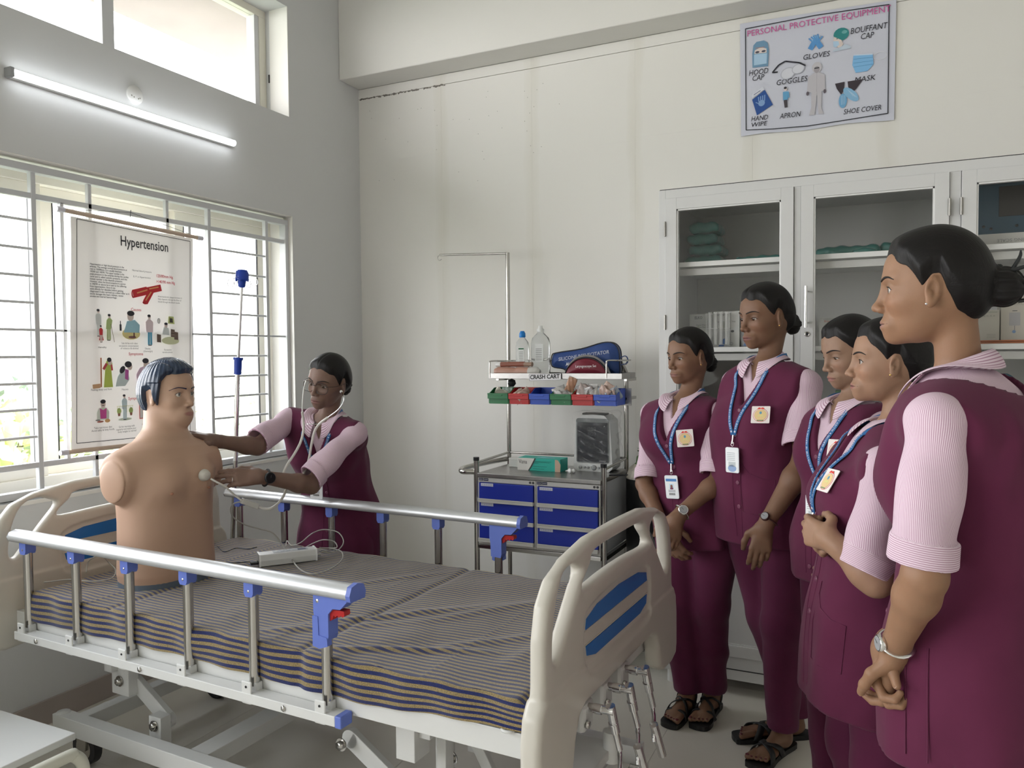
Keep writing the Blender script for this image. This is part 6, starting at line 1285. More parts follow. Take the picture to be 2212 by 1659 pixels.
        _,tips=limb_hand(np.zeros((1,3)),wr,hand_dd,hn_,right,cu,th); tipl[sd]=tips
        pts=np.array([el,el+(sh-el)*.45,wr,wr+hand_dd*.19]+[t[0] for t in tips]); addm(f_arm,pts.min(0)-.05,pts.max(0)+.05,.0025 if key!='P3' else .004)
    for i in(0,1):
        h_,t_=feet[i]; fd=npz(t_-h_); sdv=V(fd[1],-fd[0],0)*(1 if i==0 else -1)  # toward little toe (outer)
        Lf=np.linalg.norm(t_-h_); z0=.022
        def f_foot(P,h_=h_,fd=fd,sdv=sdv,Lf=Lf,i=i):
            b=h_+V(0,0,z0); d=con(P,ank[i],b+fd*.035+V(0,0,.03),.032,.030)
            d=smin(d,ell_or(P,b+fd*.03+V(0,0,.022),fd,sdv,V(0,0,1),(.034,.026,.026)),.02)
            d=smin(d,con(P,b+fd*.06+V(0,0,.035),b+fd*Lf*.68+V(0,0,.016),.030,.018),.03)
            d=smin(d,ell_or(P,b+fd*Lf*.66+V(0,0,.012)+sdv*.004,fd,sdv,V(0,0,1),(.045,.040,.014)),.02)
            for j in range(5):
                off=-.028+.0145*j; l=Lf*(.97-.012*j-.018*max(0,j-1)); r=.0115 if j==0 else .0078
                d=smin(d,con(P,b+fd*(l-.045)+sdv*off*.9+V(0,0,.013),b+fd*l+sdv*off+V(0,0,.008),r,r*.95),.005)
            return d
        pts=np.array([h_,t_,ank[i]]); vis=key in('P1','P2')
        addm(f_foot,pts.min(0)-V(.06,.06,0),pts.max(0)+V(.06,.06,.03),.003 if vis else .006)
    v=np.concatenate(VV); f=np.concatenate(FF)
    me=mkmesh('body',v+O_,f,M['skin'],True,vcols=colf(v)); obj('body',me,par)
    # nails
    nb_=MB(); 
    for sd in 'RL':
        for t,dr,up_ in tipl[sd]:
            up_=npz(up_-dr*(up_@dr)); s_=np.cross(dr,up_)
            nb_.sph((0,0,0),(1,1,1),8,6) if False else None
            q=[t+O_+dr*(a*.0062-.0005)+s_*(b*.0046)+up_*(.0060 if key!='x' else 0) for a,b in oval(1,1,10)]
            nb_.add(q,[tuple(range(10))],0)
    nb_.build('fingernails',M['nail'],par)
    if key in('P1','P2'):
        tn=MB()
        for i in(0,1):
            h_,t_=feet[i]; fd=npz(t_-h_); sdv=V(fd[1],-fd[0],0)*(1 if i==0 else -1); Lf=np.linalg.norm(t_-h_)
            for j in range(5):
                off=-.028+.0145*j; l=Lf*(.97-.012*j-.018*max(0,j-1)); r=.0115 if j==0 else .0078
                c=h_+V(0,0,.022)+fd*(l+r*.25)+sdv*off+V(0,0,.008+r*.78); tn.sph(c+O_,(r*.62,r*.62,r*.28),8,6)
        tn.build('toenails',M['nailred'],par)
    # ---- face parts ----
    for g in(1,-1): make_eye(par,o,Bm,g,gaze,root)
    fh=lambda P: head_sdf(((P-hc)@Bm.T)/hs,op)*hs
    def onface(y,z,off=0):
        d=npz(V(1,y*4,0)@Bm); return march(fh,h2w((.03,y,z)),d,.09)+d*off
    bm_=MB()
    for g in(1,-1):
        pts=[onface(g*yy,zz,.0003)+O_ for yy,zz in ((.0095,.0165),(.018,.0200),(.028,.0225),(.038,.0215),(.047,.0165))]
        bm_.tube(smooth_path(pts,4),[.0008+.0016*math.sin(math.pi*min(1,(i+3)/19)) *brow for i in range(17)],6)
    bm_.build('eyebrows',M['brow'],par)
    ll_=MB(); ll_.tube(smooth_path([onface(y,-.0690+.0008*abs(y)/.02,-.0004)+O_ for y in(-.0245,-.016,-.007,0,.007,.016,.0245)],3),[.0004+.0007*math.sin(math.pi*i/18) for i in range(19)],5); ll_.build('lip_line',M['lipline'],par)
    lm=MB(); zt=-.0025-(1-op)*.003; rz=.0018+.0056*op
    for g in(1,-1):
        pts=[h2w((.0835-.0085*((yy-.0)/1)**2,g*(.032+.0146*yy),zt+rz*math.sqrt(max(0,1-yy*yy))+.0004))+O_ for yy in(-.98,-.7,-.35,0,.35,.7,1.0)]
        pts+= [h2w((.072,g*.0475,zt+.0015))+O_]
        lm.tube(smooth_path(pts,3),.00085,5)
    lm.build('eyelashes',M['brow'],par)
    # ---- hair ----
    hb,hr=hair or ((-.106,0,-.035),(.031,.036,.036))
    def f_hair(P):
        q=((P-hc)@Bm.T)/hs; ph=np.arctan2(np.abs(q[:,1]),q[:,0]+.004); zl=hair_line(ph)+.004*np.sin(ph*9+seed)
        z=q[:,2]-zl; th=.0008+.0130*sstep(z/.040); part=np.exp(-(q[:,1]/.003)**2)*(q[:,0]>-.03)*.0025*sstep((z-.012)/.02)
        strand=0
        d=head_base(q)-th+part+strand*(ph>.3)
        d=smax(d,-(z)*.7,.004)
        bq=q-V(hb); a=np.arctan2(bq[:,2],bq[:,1]); rr=np.linalg.norm(bq,axis=1)
        bn=ell(q,hb,hr)+.0022*np.sin(a*5+rr*260+seed)+.0012*np.sin(a*13-rr*300)
        return smin(d,bn,.012)*hs
    cs=np.array([h2w((a,b,c)) for a in(-.165,.11) for b in(-.1,.1) for c in(-.12,.13)])
    def hcf(P):
        q=((P-hc)@Bm.T)/hs; a=np.arctan2(q[:,2],q[:,0]+.02); 
        bun=sstep((-.085-q[:,0])/.02); b=q-V(hb); ab=np.arctan2(b[:,2],b[:,1])
        X=np.stack([q[:,1]*420*(1-bun)+bun*np.linalg.norm(b,axis=1)*500,a*4*(1-bun)+ab*3*bun,q[:,2]*10],1); return X
    v,f=nets(f_hair,cs.min(0),cs.max(0),.0026 if key!='P5' else .0022); v=relax(v,f,1,.4)
    hm=obj('hair',mkmesh('hair',v+O_,f,M['hair'],True,attrs={'hc':hcf(v)}),par)
    if key=='P5':
        cp_=MB()
        for a,b,c,dx,dz in ((-.150,.0,.020,-.030,.012),(-.135,0,.034,-.004,.034),(-.120,0,.036,.020,.006),(-.152,.01,.0,-.018,-.004),(-.150,-.008,-.018,-.016,-.010),(-.128,.012,.034,-.030,.004)):
            p0=h2w((a+.012,b,c-.008)); p1=h2w((a+dx*.6,b,c+dz*.6)); p2=h2w((a+dx,b,c+dz*1.0)); cp_.tube(smooth_path([p0+O_,p1+O_,p2+O_],4),[.0040,.0040,.0038,.0036,.0034,.003,.0026,.002,.0012],7)
        cp_.build('hair_claw',M['blackpl'],par)
    # ---- vest ----
    neck=T.neck; sg=seed*17
    U=T.A
    def carve(P,wid,dep,rad):
        q=P-neck; u=np.abs(q@T.L); hgt=q@U; w_=q@T.F
        a=(u*1.0-(hgt+dep)*wid)*.8; a=smax(a,-w_-.02,.02); b=con(P,neck-U*.02,neck+U*.2,rad)
        return smin(a,b,.02)
    yk=vestw
    def f_vest(P):
        d,tau=T.base(P); d=d-yk+(wrk(P,seed+3,.008,19,T.A,.25)+wrk(P,seed+9,.004,48,T.A,.6))*sstep((np.linalg.norm(P-T.neck,axis=1)-.11)/.10); d0=d
        for k,sh in (('R',armj['R'][0]),('L',armj['L'][0])):
            out=-T.L if k=='R' else T.L; d=smax(d,(P-sh)@out-.020,.012)
        d=smax(d,-carve(P,.42,vneck,yoke),.004)
        hem=-(P-T.c0)@V(0,0,1) if abs(T.A[2])<.97 else -tau
        d=smax(d,hem-.0,.003)
        d=np.where(tau<.07,smax(d,-(d0+.013),.003),d)
        return d
    pts=T.sp[:,:3]; ex=max(T.sp[:,3].max(),.2)+.05
    lo=np.minimum(pts.min(0),np.minimum(armj['R'][0],armj['L'][0])-.07)-V(ex-.0,ex-.0,.02); hi=np.maximum(pts.max(0),np.maximum(armj['R'][0],armj['L'][0])+.07)+V(ex,ex,.03)
    lo[:2]=np.maximum(lo[:2],pts[:,:2].min(0)-ex); hi[:2]=np.minimum(hi[:2],pts[:,:2].max(0)+ex)
    vest=sdf_obj('tunic',f_vest,lo,hi,vres,M['vest'],par,rl=0); 
    for vv in (vest,): vv.data.transform(Matrix.Translation(Vector(O_)))
    # ---- shirt ----
    SV=[];SF=[];SA=[];nb=0
    for si,sd in enumerate('RL'):
        sh,el,wr=armj[sd]; ax=npz(el-sh); out=-T.L if sd=='R' else T.L; fr=sleeve[si]; cut=sh+(el-sh)*fr; inn=sh-out*.025
        ref=npz(np.cross(ax,out)); ref2=-np.cross(ax,ref); fd=npz(wr-el)
        cn=npz(ax*.75+fd*.25) if fr>.8 else ax
        def f_sl(P,sh=sh,el=el,ax=ax,cut=cut,inn=inn,cn=cn,fd=fd):
            l=(P-sh)@ax; L_=np.linalg.norm(el-sh)
            d=con(P,sh-ax*-.006,el+fd*.03,.050*ar,.056*ar); d=smin(d,con(P,inn,sh,.044*ar,.048*ar),.02)
            e=(P-cut)@cn; cuff=sstep((e+.045)/.003)
            d=d-.0035*cuff+wrk(P,seed+31,.0075,34,ax,1)*(1-cuff*.7)*sstep((l+.02)/.08)
            d0=d; d=smax(d,e,.002)
            return np.where(e>-.07,smax(d,-(d0+.010),.002),d)
        p=np.array([sh,cut,inn]); v,f=nets(f_sl,p.min(0)-.085,p.max(0)+.085,sres); v=relax(v,f,1,.3)
        q=v-sh; an=np.arctan2(q@ref,-(q@ref2)) if 0 else np.arctan2(q@ref,q@ref2); e=(v-cut)@cn
        st=np.where(e>-.044,e,an*.056); SV.append(v);SF.append(f+nb);SA.append(st); nb+=len(v)
    def f_st(P):
        d=T.base(P)[0]+.004; d=smax(d,-carve(P,.33,.085,.046),.004)
        for k,sh in (('R',armj['R'][0]),('L',armj['L'][0])): d=smax(d,(P-sh)@(-T.L if k=='R' else T.L)-.030,.004)
        return smax(d,-((P-neck)@U+.22),.003)
    v,f=nets(f_st,np.array([neck-.17,neck-.17]).min(0)-V(0,0,.07),neck+V(.17,.17,.03),.005); v=relax(v,f,1,.3)
    SV.append(v);SF.append(f+nb);q=v-neck; SA.append(np.arctan2(q@T.L,q@T.F)*.13)
    v=np.concatenate(SV)
    obj('shirt',mkmesh('shirt',v+O_,np.concatenate(SF),M['shirt'],True,attrs={'st':np.concatenate(SA)}),par)
    # ---- collar ----
    G=[];ST=[]; N_=40; nk=neck+U*.0; tilt=npz(U*.94-T.F*.30)
    for i in range(N_+1):
        th=.30+(2*math.pi-.60)*i/N_   # angle from front going round her left
        dr=T.F*math.cos(th)+T.L*math.sin(th); fr=(1+math.cos(th))/2; tip=max(0,fr-.62)/.38
        b0=nk+dr*.047-U*(.012+.020*fr)-T.F*.004; 
        top=nk+dr*(.052)+U*(.030-.042*fr)+T.F*(.010*fr); mid=top+dr*.006+U*.001
        out_=nk+dr*(.076+.010*tip)+U*(-.006-.040*fr-.030*tip**2)+T.F*(.012*fr); 
        m2=(mid+out_)/2+dr*.004
        G.append([b0,(b0+top)/2,top,mid,m2,out_])
    G=np.array(G)
    if collar:
        def push(p):
            q=p[None,:].copy()
            for _ in range(4):
                dd=T.base(q)[0][0]-yk-.0025
                if dd<0:
                    e=.003; gr=V([T.base(q+np.eye(3)[k]*e)[0][0]-T.base(q-np.eye(3)[k]*e)[0][0] for k in range(3)]); q=q-npz(gr)*dd
            return q[0]
        for i in range(len(G)):
            G[i][5]=push(G[i][5]); G[i][4]=push(G[i][4])
        me_=MB(); me_.quadgrid(G+O_); ob=me_.build('collar',M['shirt'],par,solid=.0022)
        at=ob.data.attributes.new('st','FLOAT','POINT'); d_=np.zeros(len(G)*6,np.float32)
        for i in range(len(G)):
            for j in range(6): d_[i*6+j]=j*.011
        at.data.foreach_set('value',d_); sm_=ob.modifiers.new('sub','SUBSURF'); sm_.levels=1; sm_.render_levels=1
    # ---- trousers ----
    if pants:
        def f_tr(P):
            c=V(o['sp'][1][:3]); d=ell_or(P,c-V(0,0,.03),T.L,T.F,V(0,0,1),(.165,.125,.12))
            for i in(0,1):
                lg=smin(con(P,hipsRL[i],kneeRL[i],.098,.072),con(P,kneeRL[i],ank[i]-V(0,0,.02),.072,.056),.03)
                d=smin(d,lg,.03)
            z=P[:,2]; d=d+wrk(P,seed+51,.007,20,(0,0,1),.35)+wrk(P,seed+52,.007,38,(0,0,1),1)*sstep((.55-z)/.4)
            d0=d; d=smax(d,.088-z,.002)
            return np.where(z<.16,smax(d,-(d0+.015),.002),d)
        p=np.array([hips[0],hips[1],ank[0],ank[1],kneeRL[0],kneeRL[1]])
        tr=sdf_obj('trousers',f_tr,p.min(0)-V(.2,.2,.02),p.max(0)+V(.2,.2,.13),.0075 if key in('P1','P2','P4','P5') else .011,M['trouser'],par)
        tr.data.transform(Matrix.Translation(Vector(O_)))
    # ---- worn things ----
    fv=lambda P: T.base(P)[0]-yk+(wrk(P,seed+3,.008,19,T.A,.25)+wrk(P,seed+9,.004,48,T.A,.6))*sstep((np.linalg.norm(P-T.neck,axis=1)-.11)/.10)
    def onv(q,h,off=.002,dirv=None):
        dv=T.F if dirv is None else dirv; c=neck+T.L*q+U*h; return march(fv,c,dv,.28)+dv*off
    if lany:
        lm=MB(); lb=MB(); e0=.235 if lany is True else lany
        for g in(1,-1):
            pts=[neck+T.L*g*.060-T.F*.035+U*.012,neck+T.L*g*.066+T.F*.02+U*.0]+[onv(g*(.058*(1-k)+.004),-.05-(e0-.05)*k,.003) for k in(0,.2,.4,.6,.8,1)]
            pts=smooth_path(pts,5); rib=[]
            for i,p in enumerate(pts):
                t=npz(pts[min(i+1,len(pts)-1)]-pts[max(i-1,0)]); nrm=T.F if i>9 else npz(T.F+T.L*g*.8); nn=npz(nrm-t*(nrm@t)); sdv=np.cross(t,nn); p=p+nn*.001
                rib.append([p-sdv*.0065,p,p+sdv*.0065])
            lm.quadgrid(np.array(rib)+O_)
            cum=np.concatenate([[0],np.cumsum(np.linalg.norm(np.diff(np.array(pts),axis=0),axis=1))]); tot_=cum[-1]; s__=.012; txt='o SANJO COLLEGE OF NURSING & ALLIED SCIENCES '
            for ch in txt:
                pos=tot_-s__; s__+=.0058 if ch not in ' I' else .0036
                if pos<.03: break
                if ch==' ': continue
                p=V([np.interp(pos,cum,[q_[k] for q_ in pts]) for k in range(3)]); p2=V([np.interp(pos-.006,cum,[q_[k] for q_ in pts]) for k in range(3)]); ex=npz(p2-p)
                ii=int(np.searchsorted(cum,pos)); nrm=T.F if ii>9 else npz(T.F+T.L*g*.8); nn=npz(nrm-ex*(nrm@ex)); ey=np.cross(nn,ex)
                if ch=='o': lb.prism(oval(.0035,.0035,10),p+nn*.0030+O_,ex,ey,.0002,(.60,.62,.70))
                else: text_mesh(lb,ch,p+nn*.0030-ey*.0030+O_,ex,ey,.0085,(.55,.62,.74),bold=.02)
        ly=lm.build('lanyard',M['lanyard'],par,solid=.0016); lb.build('lanyard_lettering',M['vcol'],ly)
        e=onv(0,-e0,.004); cl=MB(); cl.tube([e+O_,e-U*.03+T.F*.006+O_],.0035,8); cl.tube([e-U*.03+T.F*.006+O_+V(0,0,0)+T.L*.006*math.cos(a)+U*.008*math.sin(a) for a in np.linspace(0,6.28,12)[:-1]],.0012,6,closed=True)
        cl.build('lanyard_clip',M['silver'],ly)
        cc=onv(0,-e0-.085,.016) if True else None
        cd=MB(); f2=T.F; up2=U
        if abs(T.A[2])<.97: up2=V(0,0,1); f2=npz(V(T.F[0],T.F[1],0)); cc=e-V(0,0,.078)+f2*.012
        yw=PEO[key].get('cardyaw',0); s2=np.cross(up2,f2)
        cd.prism(rrect(.056,.086,.006),cc+O_,s2,up2,.003,(.80,.84,.88)); cd.prism(rrect(.050,.074,.002,cy=-.003),cc+O_+f2*.0031,s2,up2,.0004,(.86,.88,.90))
        if key in('P1','E'):
            cd.prism(rrect(.046,.010,.001,cy=.026),cc+O_+f2*.0036,s2,up2,.0003,(.10,.25,.55)); cd.prism(rrect(.017,.02,.001,cy=.002),cc+O_+f2*.0036,s2,up2,.0003,(.55,.72,.85)); cd.prism(oval(.005,.006,10,cy=.003),cc+O_+f2*.004,s2,up2,.0003,(.25,.12,.08))
            cd.prism(rrect(.013,.007,.002,cy=-.005),cc+O_+f2*.004,s2,up2,.0002,(.2,.05,.1))
            for k in range(9): cd.prism([(-.013+k*.003,-.030),(-.0115+k*.003,-.030),(-.0115+k*.003,-.022),(-.013+k*.003,-.022)],cc+O_+f2*.0036,s2,up2,.0003,(.05,.05,.05))
            for k in range(2): cd.prism(rrect(.03,.0022,.0005,cy=-.012-.005*k),cc+O_+f2*.0036,s2,up2,.0003,(.2,.2,.25))
        else:
            for k in range(5): cd.prism(rrect(.034,.0016,.0005,cx=-.004,cy=.024-.006*k),cc+O_+f2*.0036,s2,up2,.0003,(.35,.38,.42))
            cd.prism(rrect(.030,.016,.001,cy=-.014),cc+O_+f2*.0036,s2,up2,.0003,(.55,.60,.62)); cd.prism(oval(.018,.012,14,cy=-.028),cc+O_+f2*.0036,s2,up2,.0003,(.30,.42,.66))
        if card: cd.build('id_card',M['vcolgloss'],par)
    if badge:
        bq,bh=(badge if badge is not True else (.075,-.155)); bp=onv(bq,bh,.003); e=.006
        n_=npz(V([fv((bp+np.eye(3)[k]*e)[None,:])[0]-fv((bp-np.eye(3)[k]*e)[None,:])[0] for k in range(3)])); u2=npz(U-n_*(U@n_)); s2=np.cross(u2,n_)
        bd=MB(); B0=bp+O_
        bd.prism(rrect(.060,.062,.003),B0,s2,u2,.0014,(.86,.80,.78)); 
        Rr=[(.0245,(.70,.10,.06),.0016),(.0232,(.86,.80,.78),.0019),(.0205,(.62,.28,.16),.0022),(.0195,(.80,.60,.30),.0025)]
        for r,c,z in Rr: bd.prism(oval(r,r,28,cy=-.002),B0+n_*z,s2,u2,.0003,c)
        bd.prism([(-.010,-.010),(-.002,-.004),(0,-.008),(.002,-.004),(.010,-.010),(.006,.000),(0,-.003),(-.006,.0)],B0+n_*.0029,s2,u2,.0003,(.75,.72,.30)); bd.prism(oval(.004,.005,12,cy=.006),B0+n_*.0029,s2,u2,.0003,(.12,.35,.5))
        bd.prism([(-.012,.020),(-.006,.026),(0,.023),(.006,.026),(.012,.020),(.006,.019),(0,.021),(-.006,.019)],B0+n_*.0029,s2,u2,.0003,(.75,.05,.03))
        bd.prism([(-.012,-.024),(.012,-.024),(.010,-.020),(-.010,-.020)],B0+n_*.0029,s2,u2,.0003,(.25,.3,.15))
        bd.build('badge',M['vcol'],par)
    pl=MB(); hN=np.linspace(-vneck-.004,-(T.top-.03),24)
    for g in (-1,1): pl.tube([onv(g*.013,h,.0)+O_ for h in hN],.0011,5)
    if pocket:
        for g,(q0,h0) in pocket:
            pl.tube([onv(q0+g*a,h0-b,.0010)+O_ for a,b in ((-.05,0.),(-.045,.03),(-.02,.06),(.02,.075),(.05,.078),(.052,.19),(.0,.195),(-.05,.19),(-.055,.10),(-.05,0.))],.0014,5)
    if key=='P5':
        for fo in (.035,.075): pl.tube([march(fv,neck+U*h+T.F*fo,T.L,.30)+T.L*.0008+O_ for h in np.linspace(-.50,-(T.top-.03),12)],.0016,5)
    pl.build('placket_seam',M['vest'],par)
    bt=MB()
    for k in range(5):
        h=-vneck-.012-k*.082
        if (neck+U*h-T.c0)@U<.05: break
        p=onv(.006,h,.0005); bt.lathe([(0.0001,.0022),(.005,.003),(.0072,.0026),(.0078,0)],p+O_,T.F,n=14)
    bt.build('buttons',M['button'],par)
    em=MB()
    for g in (1,-1): p=h2w((.0135,g*.0825,-.033)); em.sph(p+O_,.0022*1.2,8,6)
    em.build('earrings',ear,par)
    if watch:
        sd,wc,wm=watch[:3]; sh,el,wr=armj[sd]; ax=npz(wr-el); p=wr-ax*.022; hd=npz(o['H'+sd][0]); nn=V(o['H'+sd][1]); nn=npz(nn-ax*(nn@ax)); outv=-nn if len(watch)<4 else npz(V(watch[3])-ax*(V(watch[3])@ax)); s_=np.cross(ax,outv)
        w_=MB(); pts=[p+O_+outv*.0265*math.cos(a)+s_*.0265*math.sin(a) for a in np.linspace(0,2*math.pi,25)[:-1]]
        w_.tube(pts,[.008]*24,8,closed=True,flat=.3,up=ax); 
        wb=w_.build('wristwatch',wm,par)
        w2=MB(); fc=p+outv*.0275+O_; w2.lathe([(.0165*wc,-.003),(.0185*wc,0),(.0185*wc,.006),(.016*wc,.008)],fc,outv,n=24); w2.build('watch_case',wm,wb)
        w3=MB(); w3.lathe([(.0001,.0085),(.0145*wc,.0085)],fc,outv,n=24,c=(.55,.56,.58) if wm is not M['blackpl'] else (.015,.015,.018)); w3.bar(fc+outv*.0088,fc+outv*.0088+s_*.010,.0012,.0006,up=outv,c=(.1,.1,.1)); w3.build('watch_dial',M['vcolgloss'],wb)
    return par,T,O_,h2w,armj,tipl,onv,feet,fh
M['lipline']=mat('lip_shadow_tone',(.05,.02,.02),.6)
M['nail']=mat('fingernail',(.52,.34,.28),.3); M['nailred']=mat('toenail_polish',(.10,.02,.03),.2)
M['button']=mat('maroon_button',(.16,.05,.09),.25)
def sandal(par,O_,h_,t_,i,style):
    fd=npz(t_-h_); up=V(0,0,1); sdv=V(fd[1],-fd[0],0)*(1 if i==0 else -1); Lf=np.linalg.norm(t_-h_)
    out=[(-.018,-.026),(-.030,0),(-.018,.026),(.05,.028),(.12*Lf/.22,.034),(.17*Lf/.22,.046),(Lf,.040),(Lf+.014,.012),(Lf+.012,-.016),(Lf,-.034),(.15,-.038),(.08,-.030)]
    out=spl2(out,3); mb=MB(); mb.prism([(a,b) for a,b in out],h_+O_+V(0,0,.001),fd,sdv,.018,ez=up); s=mb.build('sandal',M['leather'],par,bevel=.003)
    st=MB()
    def strap(pts,w_=.011):
        P=smooth_path([h_+O_+fd*a+sdv*b+up*c for a,b,c in pts],5); rib=[]
        for k,p in enumerate(P):
            t=npz(P[min(k+1,len(P)-1)]-P[max(k-1,0)]); rib.append([p-fd*w_+ (0 if True else 0),p+up*.001,p+fd*w_])
        st.quadgrid(np.array(rib))
    if style==0:
        strap([(Lf*.74,-.046,.018),(Lf*.72,-.036,.045),(Lf*.70,0,.052),(Lf*.68,.038,.042),(Lf*.66,.050,.018)],.008)
        strap([(Lf*.70,.048,.018),(Lf*.60,.030,.062),(Lf*.46,-.010,.078),(Lf*.30,-.036,.060),(Lf*.26,-.036,.018)],.009)
        strap([(Lf*.62,-.042,.018),(Lf*.52,-.024,.066),(Lf*.40,.012,.078),(Lf*.28,.036,.056),(Lf*.2,.034,.018)],.009)
        strap([(Lf*.26,-.036,.030),(.03,-.038,.075),(-.022,-.01,.085),(-.022,.01,.085),(.03,.038,.075),(Lf*.26,.036,.030)],.006)
    else:
        strap([(Lf*.78,-.046,.018),(Lf*.70,-.034,.050),(Lf*.62,0,.062),(Lf*.52,.036,.050),(Lf*.46,.044,.018)],.014)
        strap([(Lf*.50,-.042,.018),(Lf*.58,-.030,.058),(Lf*.66,.004,.060),(Lf*.74,.038,.046),(Lf*.80,.048,.018)],.014)
    st.build('sandal_strap',M['leather'],s,solid=.003)
def build_people():
    TB=(.24,.125,.075)
    p=person('P1','shortest student at the left end of the row, silver wristwatch and photo name card',(.205,.112,.070),(.20,.09,.07),seed=1,watch=('L',1,M['silver'],(0.2,-.9,.3)),op=.75,gaze=(1,.05,-.1),hair=((-.103,-.0,-.035),(.030,.036,.038)),ar=.9,badge=(.082,-.15),lany=.245,ear=M['gold'])
    for i in(0,1): sandal(p[0],p[2],*[V(a) for a in p[7][i]],i,0)
    p=person('P2','tall sturdy student in maroon tunic standing in front of the cabinet door handle, brown wristwatch',(.185,.10,.062),(.17,.07,.06),seed=2,watch=('L',.8,M['brownlea'],(-.4,-.9,.1)),op=.6,gaze=(1,.0,-.2),sleeve=(.80,.80),ar=1.1,badge=(.095,-.19),lany=.26,pocket=[(1,(.07,-.33))])
    for i in(0,1): sandal(p[0],p[2],*[V(a) for a in p[7][i]],i,1)
    person('P3','student with lowered eyes half hidden between the tall one and the one with folded arms',(.27,.165,.112),(.27,.12,.10),seed=3,op=.35,gaze=(1,0,-.5),ar=.92,badge=(.085,-.15),lany=.25)
    person('P4','student with folded arms in profile beside the nearest one, gold ear stud, bloused striped sleeve',(.32,.188,.122),(.30,.13,.11),seed=4,hair=((-.100,0,-.045),(.03,.035,.035)),op=.8,gaze=(1,0,.0),sleeve=(.97,.97),sres=.004,hres=.0021,badge=(.07,-.17),lany=.26,card=False,pocket=[(1,(.09,-.42))])
    person('P5','tallest nearest student at the right edge, back half turned, hands clasped, metal wristwatch',(.28,.155,.092),(.27,.14,.12),seed=5,hair=((-.114,0,.000),(.033,.036,.038)),op=.85,gaze=(1,0,-.05),watch=('L',.9,M['silver'],(-.8,-.5,.2)),sres=.0035,hres=.0019,vres=.006,lany=False,badge=False,yoke=.112,sleeve=(.93,.93),ear=M['silver'])
M['brownlea']=mat('brown_leather',(.05,.018,.015),.4)
